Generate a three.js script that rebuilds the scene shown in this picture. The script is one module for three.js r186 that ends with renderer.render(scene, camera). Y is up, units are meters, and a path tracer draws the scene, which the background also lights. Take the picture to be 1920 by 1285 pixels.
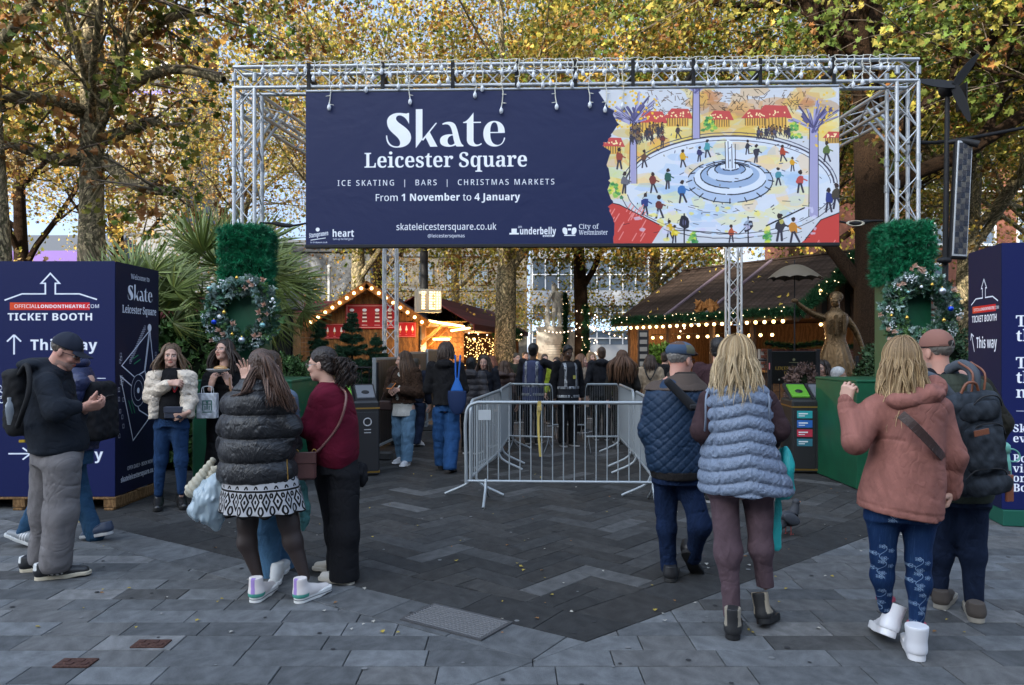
import * as THREE from 'three';
import { mergeGeometries } from 'three/addons/utils/BufferGeometryUtils.js';
import { ConvexGeometry } from 'three/addons/geometries/ConvexGeometry.js';
import { createNoise3D } from 'simplex-noise';

// ---------------------------------------------------------------- camera, sky, sun, exposure
const scene = new THREE.Scene();
const F = 1400, CH = 1.68, HOR = 655;                       // focal length in photo pixels, eye height, horizon row
const camera = new THREE.PerspectiveCamera(2 * Math.atan(642.5 / F) * 180 / Math.PI, 1920 / 1285, 0.1, 900);
camera.position.set(0, CH, 0);
camera.lookAt(0, CH, -10);
camera.setViewOffset(1920, 1285, 0, -(HOR - 642.5), 1920, 1285);
const renderer = new THREE.WebGLRenderer({ antialias: true });
renderer.toneMapping = THREE.LinearToneMapping;
renderer.toneMappingExposure = 2.1;
renderer.shadowMap.enabled = true;
const SUN = new THREE.Vector3(-0.56, 0.29, 0.78).normalize();
const sun = new THREE.DirectionalLight(new THREE.Color(1, 0.92, 0.78), 5);
sun.position.copy(SUN).multiplyScalar(120).add(new THREE.Vector3(0, 4, -25)); sun.target.position.set(0, 4, -25);
sun.castShadow = true; sun.shadow.mapSize.set(4096, 4096); sun.shadow.radius = 1.5;
Object.assign(sun.shadow.camera, { left: -60, right: 60, top: 60, bottom: -40, near: 1, far: 260 });
scene.add(sun, sun.target);

const noise3 = createNoise3D(mulberry(77));
function mulberry(a) { return () => { a |= 0; a = a + 0x6D2B79F5 | 0; let t = Math.imul(a ^ a >>> 15, 1 | a); t = t + Math.imul(t ^ t >>> 7, 61 | t) ^ t; return ((t ^ t >>> 14) >>> 0) / 4294967296; }; }
const clamp = (x, a = 0, b = 1) => Math.min(b, Math.max(a, x)), mix = (a, b, t) => a + (b - a) * t;
const sstep = (a, b, x) => { const t = clamp((x - a) / (b - a)); return t * t * (3 - 2 * t); };
const fbm = (x, y, z, o = 4) => { let s = 0, a = .5; for (let i = 0; i < o; i++) { s += a * noise3(x, y, z); x *= 2.03; y *= 2.03; z *= 2.03; a *= .5; } return s; };
{ // clear autumn sky with thin high cloud, brighter towards the sun and the horizon
  const W = 1024, H = 512, data = new Float32Array(W * H * 4);
  for (let r = 0; r < H; r++) for (let c = 0; c < W; c++) {
    const up = ((r + .5) / H - .5) * Math.PI, ro = ((c + .5) / W - .5) * 2 * Math.PI, y = Math.sin(up), x = Math.cos(ro) * Math.cos(up), z = Math.sin(ro) * Math.cos(up);
    const cg = clamp(x * SUN.x + y * SUN.y + z * SUN.z, -1, 1), g = Math.acos(cg), yy = Math.max(y, 0.02);
    const hor = Math.pow(1 - yy, 3.2), au = Math.exp(-1.6 * g);
    const L = .42 + .2 * hor + 4.2 * au;
    const k = 1 / (yy + .25), cl = sstep(-.12, .75, fbm(x * k * 1.5 + 3, z * k * 1.5, 4.2, 6)) * .5;
    const wh = clamp(hor * .28 + au * 1.5);
    let R = mix(.36, .95, wh) * L, G = mix(.57, .98, wh) * L, B = mix(.95, .98, wh) * L;
    const cw = L * 1.14; R = mix(R, cw * .99, cl); G = mix(G, cw, cl); B = mix(B, cw * 1.02, cl);
    const i = (r * W + c) * 4, dn = y < 0 ? Math.max(.25, 1 + y * 3) : 1;
    data[i] = R * dn; data[i + 1] = G * dn; data[i + 2] = B * dn; data[i + 3] = 1;
  }
  const t = new THREE.DataTexture(data, W, H, THREE.RGBAFormat, THREE.FloatType);
  t.mapping = THREE.EquirectangularReflectionMapping; t.magFilter = t.minFilter = THREE.LinearFilter; t.needsUpdate = true;
  scene.background = t; scene.environment = t;
}

// ---------------------------------------------------------------- helpers
const V = (x, y, z) => new THREE.Vector3(x, y, z);
const at = (px, py, d) => V((px - 960) / F * d, CH - (py - HOR) / F * d, -d);   // a point measured in the photograph at a given distance
const XA = (px, d) => (px - 960) / F * d, YA = (py, d) => CH - (py - HOR) / F * d, gd = py => F * CH / (py - HOR);
const used = {};
function numbered(n) { const k = used[n] || 0; used[n] = k + 1; return k ? n + '_' + String(k).padStart(3, '0') : n; }
function tag(o, label, category, group, kind) { o.userData = { ...o.userData }; if (label) o.userData.label = label; if (category) o.userData.category = category; if (group) o.userData.group = group; if (kind) o.userData.kind = kind; return o; }
function thing(name, label, category, p = [0, 0, 0], turn = 0, group) {
  const o = new THREE.Group(); o.name = numbered(name); o.position.set(...(p.isVector3 ? p.toArray() : p)); o.rotation.y = turn; scene.add(o); return tag(o, label, category, group);
}
function part(name, geo, mat, parent, label, kind) {
  const m = new THREE.Mesh(geo, mat); m.name = name; m.castShadow = m.receiveShadow = true; (parent || scene).add(m);
  if (label) m.userData.label = label; if (kind) m.userData.kind = kind; return m;
}
function prep(g) { let n = g.index ? g.toNonIndexed() : g; if (!n.attributes.normal) n.computeVertexNormals(); if (!n.attributes.uv) boxUV(n); for (const k of Object.keys(n.attributes)) if (!['position', 'normal', 'uv', 'color'].includes(k)) n.deleteAttribute(k); return n; }
function merge(list) {
  list = list.filter(Boolean).map(prep); const anyC = list.some(g => g.attributes.color);
  if (anyC) for (const g of list) if (!g.attributes.color) g.setAttribute('color', new THREE.BufferAttribute(new Float32Array(g.attributes.position.count * 3).fill(1), 3));
  return mergeGeometries(list, false);
}
function boxUV(g, s = 1) {
  if (g.index) g = g.toNonIndexed();
  const p = g.attributes.position, uv = new Float32Array(p.count * 2);
  for (let i = 0; i < p.count; i += 3) {
    const a = V().fromBufferAttribute(p, i), b = V().fromBufferAttribute(p, i + 1), c = V().fromBufferAttribute(p, i + 2);
    const n = b.clone().sub(a).cross(c.clone().sub(a)), ax = Math.abs(n.x), ay = Math.abs(n.y), az = Math.abs(n.z);
    [a, b, c].forEach((q, k) => { const [u, v] = ay > ax && ay > az ? [q.x, q.z] : ax > az ? [q.z, q.y] : [q.x, q.y]; uv[(i + k) * 2] = u * s; uv[(i + k) * 2 + 1] = v * s; });
  }
  g.setAttribute('uv', new THREE.BufferAttribute(uv, 2)); return g;
}
function cbox(w, h, d, c = .004) { // chamfered box about its centre
  const x = w / 2, y = h / 2, z = d / 2, pts = []; c = Math.min(c, x * .45, y * .45, z * .45);
  for (const i of [-1, 1]) for (const j of [-1, 1]) for (const k of [-1, 1]) pts.push(V(i * x, j * (y - c), k * (z - c)), V(i * (x - c), j * y, k * (z - c)), V(i * (x - c), j * (y - c), k * z));
  return boxUV(new ConvexGeometry(pts));
}
const bx = (w, h, d, x = 0, y = 0, z = 0, c) => cbox(w, h, d, c).translate(x, y, z);
function pbox(w, h, d, x = 0, y = 0, z = 0) { return boxUV(new THREE.BoxGeometry(w, h, d)).translate(x, y, z); }
const QY = V(0, 1, 0);
function cyl(a, b, r0, r1 = r0, seg = 8, open = false) {
  const d = b.clone().sub(a), g = new THREE.CylinderGeometry(r1, r0, d.length(), seg, 1, open);
  g.applyQuaternion(new THREE.Quaternion().setFromUnitVectors(QY, d.clone().normalize())); const m = a.clone().add(b).multiplyScalar(.5); return g.translate(m.x, m.y, m.z);
}
function tube(pts, rad, seg = 6, caps = true) { // swept tube, radius number or function of t; uv in metres
  const n = pts.length, pos = [], nor = [], uv = [], idx = []; let T = pts[1].clone().sub(pts[0]).normalize(), N = Math.abs(T.y) < .9 ? V(0, 1, 0) : V(1, 0, 0), len = 0;
  N = N.clone().sub(T.clone().multiplyScalar(N.dot(T))).normalize();
  for (let i = 0; i < n; i++) {
    const t2 = (i < n - 1 ? pts[i + 1].clone().sub(pts[i]) : pts[i].clone().sub(pts[i - 1])).add(i > 0 && i < n - 1 ? pts[i].clone().sub(pts[i - 1]) : V(0, 0, 0)).normalize();
    N = N.sub(t2.clone().multiplyScalar(N.dot(t2))).normalize(); const B = t2.clone().cross(N), r = typeof rad === 'function' ? rad(i / (n - 1), i) : rad;
    if (i) len += pts[i].distanceTo(pts[i - 1]);
    for (let j = 0; j <= seg; j++) { const a = j / seg * Math.PI * 2, q = N.clone().multiplyScalar(Math.cos(a)).addScaledVector(B, Math.sin(a)); pos.push(pts[i].x + q.x * r, pts[i].y + q.y * r, pts[i].z + q.z * r); nor.push(q.x, q.y, q.z); uv.push(j / seg * Math.max(r * 6.28, .04), len); }
  }
  for (let i = 0; i < n - 1; i++) for (let j = 0; j < seg; j++) { const a = i * (seg + 1) + j, b = a + seg + 1; idx.push(a, a + 1, b, b, a + 1, b + 1); }
  const g = new THREE.BufferGeometry(); g.setAttribute('position', new THREE.Float32BufferAttribute(pos, 3)); g.setAttribute('normal', new THREE.Float32BufferAttribute(nor, 3)); g.setAttribute('uv', new THREE.Float32BufferAttribute(uv, 2)); g.setIndex(idx); return g;
}
const curve = (pts, n) => new THREE.CatmullRomCurve3(pts).getPoints(n);
function paint(g, fn) { const p = g.attributes.position, c = new Float32Array(p.count * 3); for (let i = 0; i < p.count; i++) { const q = fn(p.getX(i), p.getY(i), p.getZ(i), i); c.set(q, i * 3); } g.setAttribute('color', new THREE.BufferAttribute(c, 3)); return g; }
const tint = (g, col) => paint(g, () => col);
function floatTex(n, fn) { const data = new Float32Array(n * n * 4); for (let y = 0; y < n; y++) for (let x = 0; x < n; x++) { const q = fn(x / n, y / n), i = (y * n + x) * 4; data[i] = data[i + 1] = data[i + 2] = q; data[i + 3] = 1; } const t = new THREE.DataTexture(data, n, n, THREE.RGBAFormat, THREE.FloatType); t.magFilter = t.minFilter = THREE.LinearFilter; t.wrapS = t.wrapT = THREE.RepeatWrapping; t.needsUpdate = true; return t; }
function noiseTex(n, fn, srgb = true, wrap = true) {
  const data = new Uint8Array(n * n * 4);
  for (let y = 0; y < n; y++) for (let x = 0; x < n; x++) { const q = fn(x / n, y / n, x, y), i = (y * n + x) * 4; for (let k = 0; k < 3; k++) data[i + k] = clamp(Array.isArray(q) ? q[k] : q) * 255; data[i + 3] = 255; }
  const t = new THREE.DataTexture(data, n, n); t.magFilter = t.minFilter = THREE.LinearFilter; t.wrapS = t.wrapT = THREE.RepeatWrapping; if (srgb) t.colorSpace = THREE.SRGBColorSpace; t.needsUpdate = true; return t;
}
const tn = (u, v, f, s = 0, o = 4) => { const a = u * Math.PI * 2, b = v * Math.PI * 2, R = f / 6.28; // tiling noise on a torus
  return fbm(Math.cos(a) * R + Math.cos(b) * R * .37 + s, Math.sin(a) * R + Math.sin(b) * R * .61 - s, Math.cos(b) * R * .8 + Math.sin(b) * R * .5 + s * .7, o); };
function rep(t, a, b = a) { const c = t.clone(); c.repeat.set(a, b); c.needsUpdate = true; return c; }
function canvasTex(w, h, draw) { const c = document.createElement('canvas'); c.width = w; c.height = h; const g = c.getContext('2d'); draw(g, w, h); const t = new THREE.CanvasTexture(c); t.colorSpace = THREE.SRGBColorSpace; return t; }
const C = (r, g, b) => new THREE.Color().setRGB(r, g, b);
const mat = (col, rough = .8, o = {}) => new THREE.MeshPhysicalMaterial({ color: Array.isArray(col) ? C(...col) : col, roughness: rough, metalness: 0, specularIntensity: rough > .7 ? .3 : rough > .5 ? .6 : 1, ...o });
const phys = (col, rough = .8, o = {}) => new THREE.MeshPhysicalMaterial({ color: Array.isArray(col) ? C(...col) : col, roughness: rough, metalness: 0, ...o });

// shared textures
const rt = mulberry(5);
const TX = {
  granite: noiseTex(512, (u, v) => { const s = rt(); return .84 + tn(u, v, 5, 1, 5) * .14 + (s - .5) * .2 + (rt() > .985 ? .14 : 0) - (rt() > .985 ? .16 : 0); }),
  graniteB: noiseTex(256, (u, v) => .5 + (rt() - .5) * .8, false),
  bark: noiseTex(512, (u, v) => { // plane-tree bark: flaking patches of cream, olive and grey
    const p = tn(u, v, 16, 2, 3), q = tn(u, v, 26, 9, 4), f = tn(u, v, 70, 5, 3); let c = [.47, .43, .36];
    if (p > .08) c = [.36, .34, .27]; if (p > .22) c = [.30, .27, .22]; if (q > .2) c = [.66, .61, .49]; if (q < -.28) c = [.33, .33, .25];
    const k = 1 + f * .35 + (rt() - .5) * .12; return c.map(x => x * k);
  }),
  barkB: noiseTex(256, (u, v) => .5 + tn(u, v, 26, 9, 4) * .6 + tn(u, v, 60, 5, 3) * .3, false),
  darkbark: noiseTex(256, (u, v) => { const k = .55 + tn(u * 1, v, 24, 4, 4) * .5 + tn(u, v, 70, 2, 2) * .3; return [.36 * k + .1, .29 * k + .08, .23 * k + .06]; }),
  wood: noiseTex(256, (u, v) => { const g = Math.sin((u * 8 + tn(u, v, 3, 8, 3) * 1.2) * 6.28) * .09 + tn(u, v, 40, 8, 3) * .18; return .8 + g + (rt() - .5) * .06; }),
  fabric: noiseTex(256, (u, v) => .5 + .25 * Math.sin(u * 6.2832 * 64) * Math.sin(v * 6.2832 * 64) + (rt() - .5) * .45, false),
  soft: noiseTex(256, (u, v) => .92 + tn(u, v, 6, 6, 4) * .12 + (rt() - .5) * .05),
  crease: floatTex(384, (u, v) => { const a = tn(u, v, 5, 3, 2), b = tn(u, v, 9, 8, 2), k = clamp(.5 + tn(u, v, 3, 5, 2) * 1.5); const r = q => { const w = Math.max(0, 1 - Math.abs(q) * 2.6); return w * w; }; return .5 + .32 * r(a) * k - .3 * r(b) * (1 - k * .6) + a * .2; }),
  mottle: noiseTex(256, (u, v) => .84 + tn(u, v, 7, 6, 5) * .32 + (rt() - .5) * .05),
  rough: noiseTex(256, (u, v) => .62 + tn(u, v, 10, 7, 5) * .5, false),
};
const fabricMat = (col, o = {}) => mat(col, .92, { bumpMap: rep(TX.crease, 1.7, 1.3), bumpScale: .008, map: rep(TX.soft, 2), ...o });

// ---------------------------------------------------------------- the ground
const AP = [.43, -4.29], nL = [.545, -.838], nR = [-.657, -.753];   // apex of the dark carpet of setts and the inward normals of its two edges
const sd = (n, p) => n[0] * (p[0] - AP[0]) + n[1] * (p[1] - AP[1]);
function clip(poly, n, off) { // keep n.(p-A) >= off
  const out = []; for (let i = 0; i < poly.length; i++) { const a = poly[i], b = poly[(i + 1) % poly.length], da = sd(n, a) - off, db = sd(n, b) - off; if (da >= 0) out.push(a); if (da * db < 0) { const t = da / (da - db); out.push([mix(a[0], b[0], t), mix(a[1], b[1], t)]); } }
  return out;
}
const neg = n => [-n[0], -n[1]];
const area = p => { let s = 0; for (let i = 0; i < p.length; i++) { const a = p[i], b = p[(i + 1) % p.length]; s += a[0] * b[1] - b[0] * a[1]; } return s / 2; };
function inset(poly, g) { // shrink a convex polygon
  if (area(poly) < 0) poly = poly.slice().reverse(); let out = poly; const q = poly;
  for (let i = 0; i < q.length; i++) { const a = q[i], b = q[(i + 1) % q.length], l = Math.hypot(b[0] - a[0], b[1] - a[1]); if (l < 1e-5) continue; const n = [-(b[1] - a[1]) / l, (b[0] - a[0]) / l], o = n[0] * (a[0] - AP[0]) + n[1] * (a[1] - AP[1]) + g; out = clip(out, n, o); if (out.length < 3) return []; }
  return out;
}
function slabGeo(poly, top, th, bev, tilt, uo) {
  let b = inset(poly, bev); if (b.length !== poly.length) b = poly; if (area(poly) < 0) poly = poly.slice().reverse();
  const pos = [], uv = [], h = (p) => top + tilt[0] * (p[0] - poly[0][0]) + tilt[1] * (p[1] - poly[0][1]);
  const tri = (...q) => { for (const [x, y, z] of q) { pos.push(x, y, z); uv.push(x + uo[0], z + uo[1]); } };
  // match inset vertices to the outline by nearest
  const m = poly.map(p => b.reduce((s, q) => Math.hypot(q[0] - p[0], q[1] - p[1]) < Math.hypot(s[0] - p[0], s[1] - p[1]) ? q : s));
  for (let i = 1; i < m.length - 1; i++) tri([m[0][0], h(m[0]), m[0][1]], [m[i + 1][0], h(m[i + 1]), m[i + 1][1]], [m[i][0], h(m[i]), m[i][1]]);
  for (let i = 0; i < m.length; i++) {
    const j = (i + 1) % m.length, A = m[i], B = m[j], c = poly[i], d = poly[j], y0 = top - bev, yb = top - th;
    tri([A[0], h(A), A[1]], [B[0], h(B), B[1]], [d[0], y0, d[1]]); tri([A[0], h(A), A[1]], [d[0], y0, d[1]], [c[0], y0, c[1]]);
    tri([c[0], y0, c[1]], [d[0], y0, d[1]], [d[0], yb, d[1]]); tri([c[0], y0, c[1]], [d[0], yb, d[1]], [c[0], yb, c[1]]);
  }
  const g = new THREE.BufferGeometry(); g.setAttribute('position', new THREE.Float32BufferAttribute(pos, 3)); g.setAttribute('uv', new THREE.Float32BufferAttribute(uv, 2)); g.computeVertexNormals(); return g;
}
{
  const base = part('ground', new THREE.PlaneGeometry(700, 700).rotateX(-Math.PI / 2).translate(0, -.034, -60), mat([.028, .028, .03], .95)); tag(base, null, null, null, 'structure');
  const R = mulberry(11), tone = (k, warm = 0, ro = .95) => mat([k * (1 + warm), k, k * (1.0 - warm)], ro, { map: rep(TX.granite, 1.6), bumpMap: rep(TX.graniteB, 4), bumpScale: .0008 }); 
  const light = [.095, .115, .135, .15, .17, .19, .22].map((k, i) => tone(k, i % 3 === 0 ? .01 : -.03)), dark = [.044, .05, .056, .062, .07].map((k, i) => tone(k, i % 2 ? .03 : 0, .9)), pale = [.10, .12].map(k => tone(k));
  const lay = (name, slabs, extra) => {
    const g = new THREE.Group(); g.name = name; scene.add(g); tag(g, null, null, null, 'structure');
    for (const s of slabs) { const cx = s.poly.reduce((a, p) => a + p[0], 0) / s.poly.length, cz = s.poly.reduce((a, p) => a + p[1], 0) / s.poly.length, d = -cz; s.vis = d > 3.3 && Math.abs(cx) < d * .71 ? Math.abs(area(s.poly)) / (d * d * d) : 0; }
    slabs.sort((a, b) => b.vis - a.vis);
    const rest = new Map(); let n = 0;
    for (const s of slabs) {
      const poly = inset(s.poly, .0028); if (poly.length < 3 || Math.abs(area(poly)) < .0003) continue;
      const geo = slabGeo(poly, (R() - .5) * .0026, .03, .003, [(R() - .5) * .004, (R() - .5) * .004], [R() * 9, R() * 9]); if (!geo) continue;
      if (n++ < 295 && s.vis) part('slab', geo, s.m, g); else { if (!rest.has(s.m)) rest.set(s.m, []); rest.get(s.m).push(geo); }
    }
    const ms = [...rest.keys()];
    if (ms.length) { const gs = ms.map(m => merge(rest.get(m))), all = mergeGeometries(gs, true); const o = part('far_slabs', all, ms, g, null, 'stuff'); }
    return g;
  };
  // light grey rows in front
  const rows = [], pick = (a) => a[Math.floor(R() * a.length)];
  for (let z = -1.2, r = 0; z > -13; z -= .212, r++) for (let x = -9 + R() * .5; x < 9;) {
    const l = [.30, .45, .45, .6, .6, .42][Math.floor(R() * 6)] * (.94 + R() * .1), q = [[x, z], [x + l, z], [x + l, z - .212], [x, z - .212]], m = light[clamp(Math.floor((R() + R()) * .5 * 7.9 - .4), 0, 6)]; x += l;
    const a = clip(clip(q, neg(nL), .38), nR, 0), b = clip(q, neg(nR), 0);
    if (a.length > 2) rows.push({ poly: a, m }); if (b.length > 2) rows.push({ poly: b, m });
  }
  const L = [-.838, -.545], Rr = [.753, -.657], lp = (o, u, a, n, b) => [o[0] + u[0] * a + n[0] * b, o[1] + u[1] * a + n[1] * b];
  for (let t = -1.3; t < 9;) { const l = .42 + R() * .3, q = [lp(AP, L, t, nL, 0), lp(AP, L, t + l, nL, 0), lp(AP, L, t + l, nL, -.38), lp(AP, L, t, nL, -.38)]; t += l; const a = clip(q, nR, 0); if (a.length > 2) rows.push({ poly: a, m: pick(light.slice(1, 5)) }); }
  lay('pavement', rows);
  // the dark carpet: a border course along each edge, herringbone inside
  const setts = [];
  for (const [u, n, other] of [[L, nL, nR], [Rr, nR, nL]]) for (let t = -1; t < 12;) { const l = .5 + R() * .35, q = [lp(AP, u, t, n, 0), lp(AP, u, t + l, n, 0), lp(AP, u, t + l, n, .385), lp(AP, u, t, n, .385)]; t += l; const a = clip(q, other, n === nL ? 0 : .385); if (a.length > 2) setts.push({ poly: a, m: pick(dark.slice(0, 3)) }); }
  const w = .2, k = 3, an = 41 * Math.PI / 180, ca = Math.cos(an), sa = Math.sin(an), tr = p => [p[0] * ca - p[1] * sa, p[0] * sa + p[1] * ca - 14];
  for (let i = -90; i < 90; i++) for (let j = -90; j < 90; j++) {
    const ph = (((i - j) % (2 * k)) + 2 * k) % (2 * k); let q = null;
    if (ph === 0) q = [[i, j], [i + k, j], [i + k, j + 1], [i, j + 1]]; else if (ph === 2 * k - 1) q = [[i, j], [i + 1, j], [i + 1, j + k], [i, j + k]];
    if (!q) continue; let poly = q.map(p => tr([p[0] * w, p[1] * w])); const c = poly[0]; if (c[1] < -24 || c[1] > -3 || Math.abs(c[0]) > 13) continue;
    poly = clip(clip(poly, nL, .385), nR, .385); if (poly.length > 2) setts.push({ poly, m: R() > .93 ? pick(pale) : pick(dark) });
  }
  lay('path', setts);
  // far paving beyond the setts, one sheet
  tag(part('square_paving', pbox(70, .02, 50, 0, -.014, -49), mat([.05, .05, .053], .7, { map: rep(TX.granite, .8) })), null, null, null, 'structure');
}
// ---------------------------------------------------------------- buildings round the square
const glass = phys([.10, .13, .17], .06, { metalness: 0, specularIntensity: 1, clearcoat: 1, clearcoatRoughness: .03 });
const whiteM = mat([.72, .73, .74], .5), stoneM = mat([.13, .115, .095], .85, { map: rep(TX.mottle, .15) }), brickM = mat([.26, .105, .07], .9, { map: rep(TX.granite, .4) }), slateM = mat([.07, .075, .085], .7);
function building(name, label, x0, x1, z0, z1, h, wm, o = {}) { // an upright block, front face at z0 (towards the viewer), windows in rows
  const b = thing(name, label, 'building', [(x0 + x1) / 2, 0, z0]), w = x1 - x0, dp = z0 - z1;
  part('wall', pbox(w, h, dp, 0, h / 2 - .02, -dp / 2), wm, b);
  if (o.roof) part('roof', o.roof === 'flat' ? pbox(w + .5, .5, dp + .5, 0, h + .23, -dp / 2) : new ConvexGeometry([V(-w / 2, h, .3), V(w / 2, h, .3), V(-w / 2, h, -dp), V(w / 2, h, -dp), V(-w / 2 + 1, h + o.rise, -dp / 2), V(w / 2 - 1, h + o.rise, -dp / 2)]), o.roofM || slateM, b);
  if (o.win) {
    const { w: ww, h: wh, sx, sy, y0, rows, mull = 2, frame = whiteM } = o.win, pane = pbox(ww, wh, .05, 0, 0, .03), n = Math.floor((w - 1) / sx);
    const fr = merge([pbox(ww + .24, .12, .16, 0, wh / 2 + .06, .06), pbox(ww + .4, .16, .3, 0, -wh / 2 - .08, .1), pbox(.12, wh, .16, -ww / 2 - .06, 0, .06), pbox(.12, wh, .16, ww / 2 + .06, 0, .06), ...Array.from({ length: mull - 1 }, (_, i) => pbox(.07, wh, .09, (i + 1) / mull * ww - ww / 2, 0, .08)), pbox(ww, .07, .085, 0, wh * .12, .08)]);
    for (let r = 0; r < rows; r++) for (let i = 0; i < n; i++) { const x = (i - (n - 1) / 2) * sx, y = y0 + r * sy, f = part('window', fr, frame, b); f.position.set(x, y, 0); part('pane', pane, glass, f); }
    if (o.bands) for (let r = 0; r <= rows; r++) part('string_course', pbox(w + .1, .3, .3, 0, y0 + (r - .5) * sy + .1, .1), o.bands, b);
  }
  return b;
}
{
  const twr = building('cinema_tower', 'tall dark granite tower with white letters and blue lines, behind left trees', -40.4, -33, -75, -84, 36, mat([.10, .10, .115], .5, { map: rep(TX.granite, .3) }));
  const blueL = mat([.06, .05, .4], .5, { emissive: C(.05, .04, .4), emissiveIntensity: .5 });
  part('blue_line', pbox(7.6, .35, .2, 0, 33.6, .12), blueL, twr); part('blue_line', pbox(7.6, .35, .2, 0, 27.4, .12), blueL, twr);
  const lt = canvasTex(1024, 256, (g, w, h) => { g.fillStyle = '#2a2a30'; g.fillRect(0, 0, w, h); g.fillStyle = '#f2f2f4'; g.font = 'bold 250px sans-serif'; g.textAlign = 'center'; g.textBaseline = 'middle'; g.fillText('ODEON', w / 2, h / 2 + 14, w - 30); });
  part('lettering', new THREE.PlaneGeometry(7, 4.4).translate(0, 30.6, .08), mat(0xffffff, .6, { map: lt }), twr);
  for (let i = 0; i < 5; i++) part('stone_band', pbox(7.5, .25, .3, 0, 4 + i * 4.6, .1), slateM, twr);
  building('brick_building', 'red brick building with white sash windows, behind the right trees', 21, 58, -48, -62, 21.5, brickM, { roof: 'hip', rise: 3.5, win: { w: 1.5, h: 2.1, sx: 3.1, sy: 3.45, y0: 2.6, rows: 6 }, bands: stoneM });
  building('stone_building', 'grey-brown building with many windows, seen through the middle trees', -24, 1.5, -74, -86, 12, stoneM, { roof: 'flat', win: { w: 1.3, h: 2, sx: 2.7, sy: 3.4, y0: 2.4, rows: 3, frame: stoneM }, bands: slateM });
  const low = building('low_building', 'low brick building with slate roof and purple strip, far left', -46, -30.5, -56, -66, 7.4, brickM, { roof: 'hip', rise: 3.6, win: { w: 1.2, h: 1.5, sx: 2.6, sy: 3, y0: 2.2, rows: 2 } });
  part('purple_strip', pbox(15.6, .8, .2, 0, 8.6, .5), mat([.12, .07, .24], .7), low);
  building('grey_building', 'plain grey block behind the orange market hut', -22, -9.5, -50, -56, 8.2, mat([.2, .21, .23], .8, { map: rep(TX.mottle, .2) }), { roof: 'flat' });
  // the modern pavilion in the middle: white fascias, ribbon windows, a lit sign band
  const m = thing('glass_building', 'white modern building with ribbon windows and bright blue-white sign band', 'building', [9.2, 0, -62]), w = 15;
  part('wall', pbox(w, 10.6, 8, 0, 5.3, -4.2), mat([.22, .24, .26], .6), m);
  for (const [a, b] of [[0, 2.05], [5.3, 6.55], [9.2, 10.8]]) part('fascia', pbox(w + .1, b - a, .3, 0, (a + b) / 2, .05), mat([.33, .35, .38], .5), m);
  for (const [a, b] of [[2.08, 3.1], [4.2, 5.27], [6.6, 9.15]]) { const g = part('ribbon_window', pbox(w, b - a, .1, 0, (a + b) / 2, -.1), glass, m); for (let i = 0; i <= 14; i++) part('mullion', pbox(.09, b - a, .1, -w / 2 + i * w / 14, (a + b) / 2, .0), whiteM, g); part('transom', pbox(w, .08, .12, 0, (a + b) / 2, .01), whiteM, g); }
  const st = canvasTex(1024, 64, (g, w, h) => { g.fillStyle = '#d9ecfa'; g.fillRect(0, 0, w, h); g.fillStyle = '#2f62c8'; g.font = 'bold 54px sans-serif'; g.textBaseline = 'middle'; g.fillText('ng', 150, h / 2); });
  part('lit_sign', pbox(w, .95, .25, 0, 3.68, .06), mat([.7, .8, .9], .5, { map: st, emissive: C(.55, .75, 1), emissiveIntensity: .55 }), m).geometry.attributes.uv.needsUpdate = true;
  const sg = m.children[m.children.length - 1].geometry, p = sg.attributes.position, uv = sg.attributes.uv; for (let i = 0; i < p.count; i++) uv.setXY(i, p.getX(i) / w + .5, (p.getY(i) - 3.2) / .95);
  building('tall_stone_building', 'tall pale office block rising behind the middle right trees', 8, 24, -84, -95, 19, mat([.5, .5, .49], .7, { map: rep(TX.mottle, .15) }), { roof: 'flat', win: { w: 1.6, h: 1.9, sx: 2.5, sy: 3.4, y0: 3, rows: 5 } });
  // the side of the square behind the viewpoint, whose shadow lies over the foreground
  const t = new THREE.Group(); t.name = 'terrace'; scene.add(t); tag(t, null, null, null, 'structure');
  part('wall', merge([pbox(140, 23, 14, -25, 11.5, 38), pbox(14, 20, 40, 52, 10, 22)]), mat([.5, .47, .42], .85), t);
}

// ---------------------------------------------------------------- trees
const lobes = (R, s) => { // a plane leaf: five pointed lobes, folded along the midrib
  const P = [[0, -.5], [.16, -.42], [.5, -.22], [.3, -.02], [.52, .26], [.22, .2], [0, .62], [-.22, .2], [-.52, .26], [-.3, -.02], [-.5, -.22], [-.16, -.42]], pos = [];
  const z = x => Math.abs(x) * .45 - .1 * x * x; for (let i = 0; i < P.length; i++) { const a = P[i], b = P[(i + 1) % P.length]; pos.push(0, -.05 * s, 0, b[0] * s, b[1] * s, z(b[0]) * s, a[0] * s, a[1] * s, z(a[0]) * s); }
  const g = new THREE.BufferGeometry(); g.setAttribute('position', new THREE.Float32BufferAttribute(pos, 3)); return g;
};
function leafClump(seed, n, spread, size) {
  const R = mulberry(seed), L = [], q = new THREE.Quaternion(), cols = [];
  for (let i = 0; i < n; i++) {
    const g = lobes(R, size * (.65 + R() * .7)); q.setFromEuler(new THREE.Euler((R() - .5) * 2.4 - 1.2, R() * 6.28, (R() - .5) * 1.6)); g.applyQuaternion(q);
    const r = Math.cbrt(R()) * spread, a = R() * 6.28, b = Math.acos(2 * R() - 1); g.translate(r * Math.sin(b) * Math.cos(a), r * Math.cos(b) * .8, r * Math.sin(b) * Math.sin(a)); g.computeVertexNormals();
    const k = .55 + R() * .75, w = R(); tint(g, [k * (1 + w * .2), k * (1 - w * .15), k * (1 - w * .3)]); L.push(g);
  }
  return merge(L);
}
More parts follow.
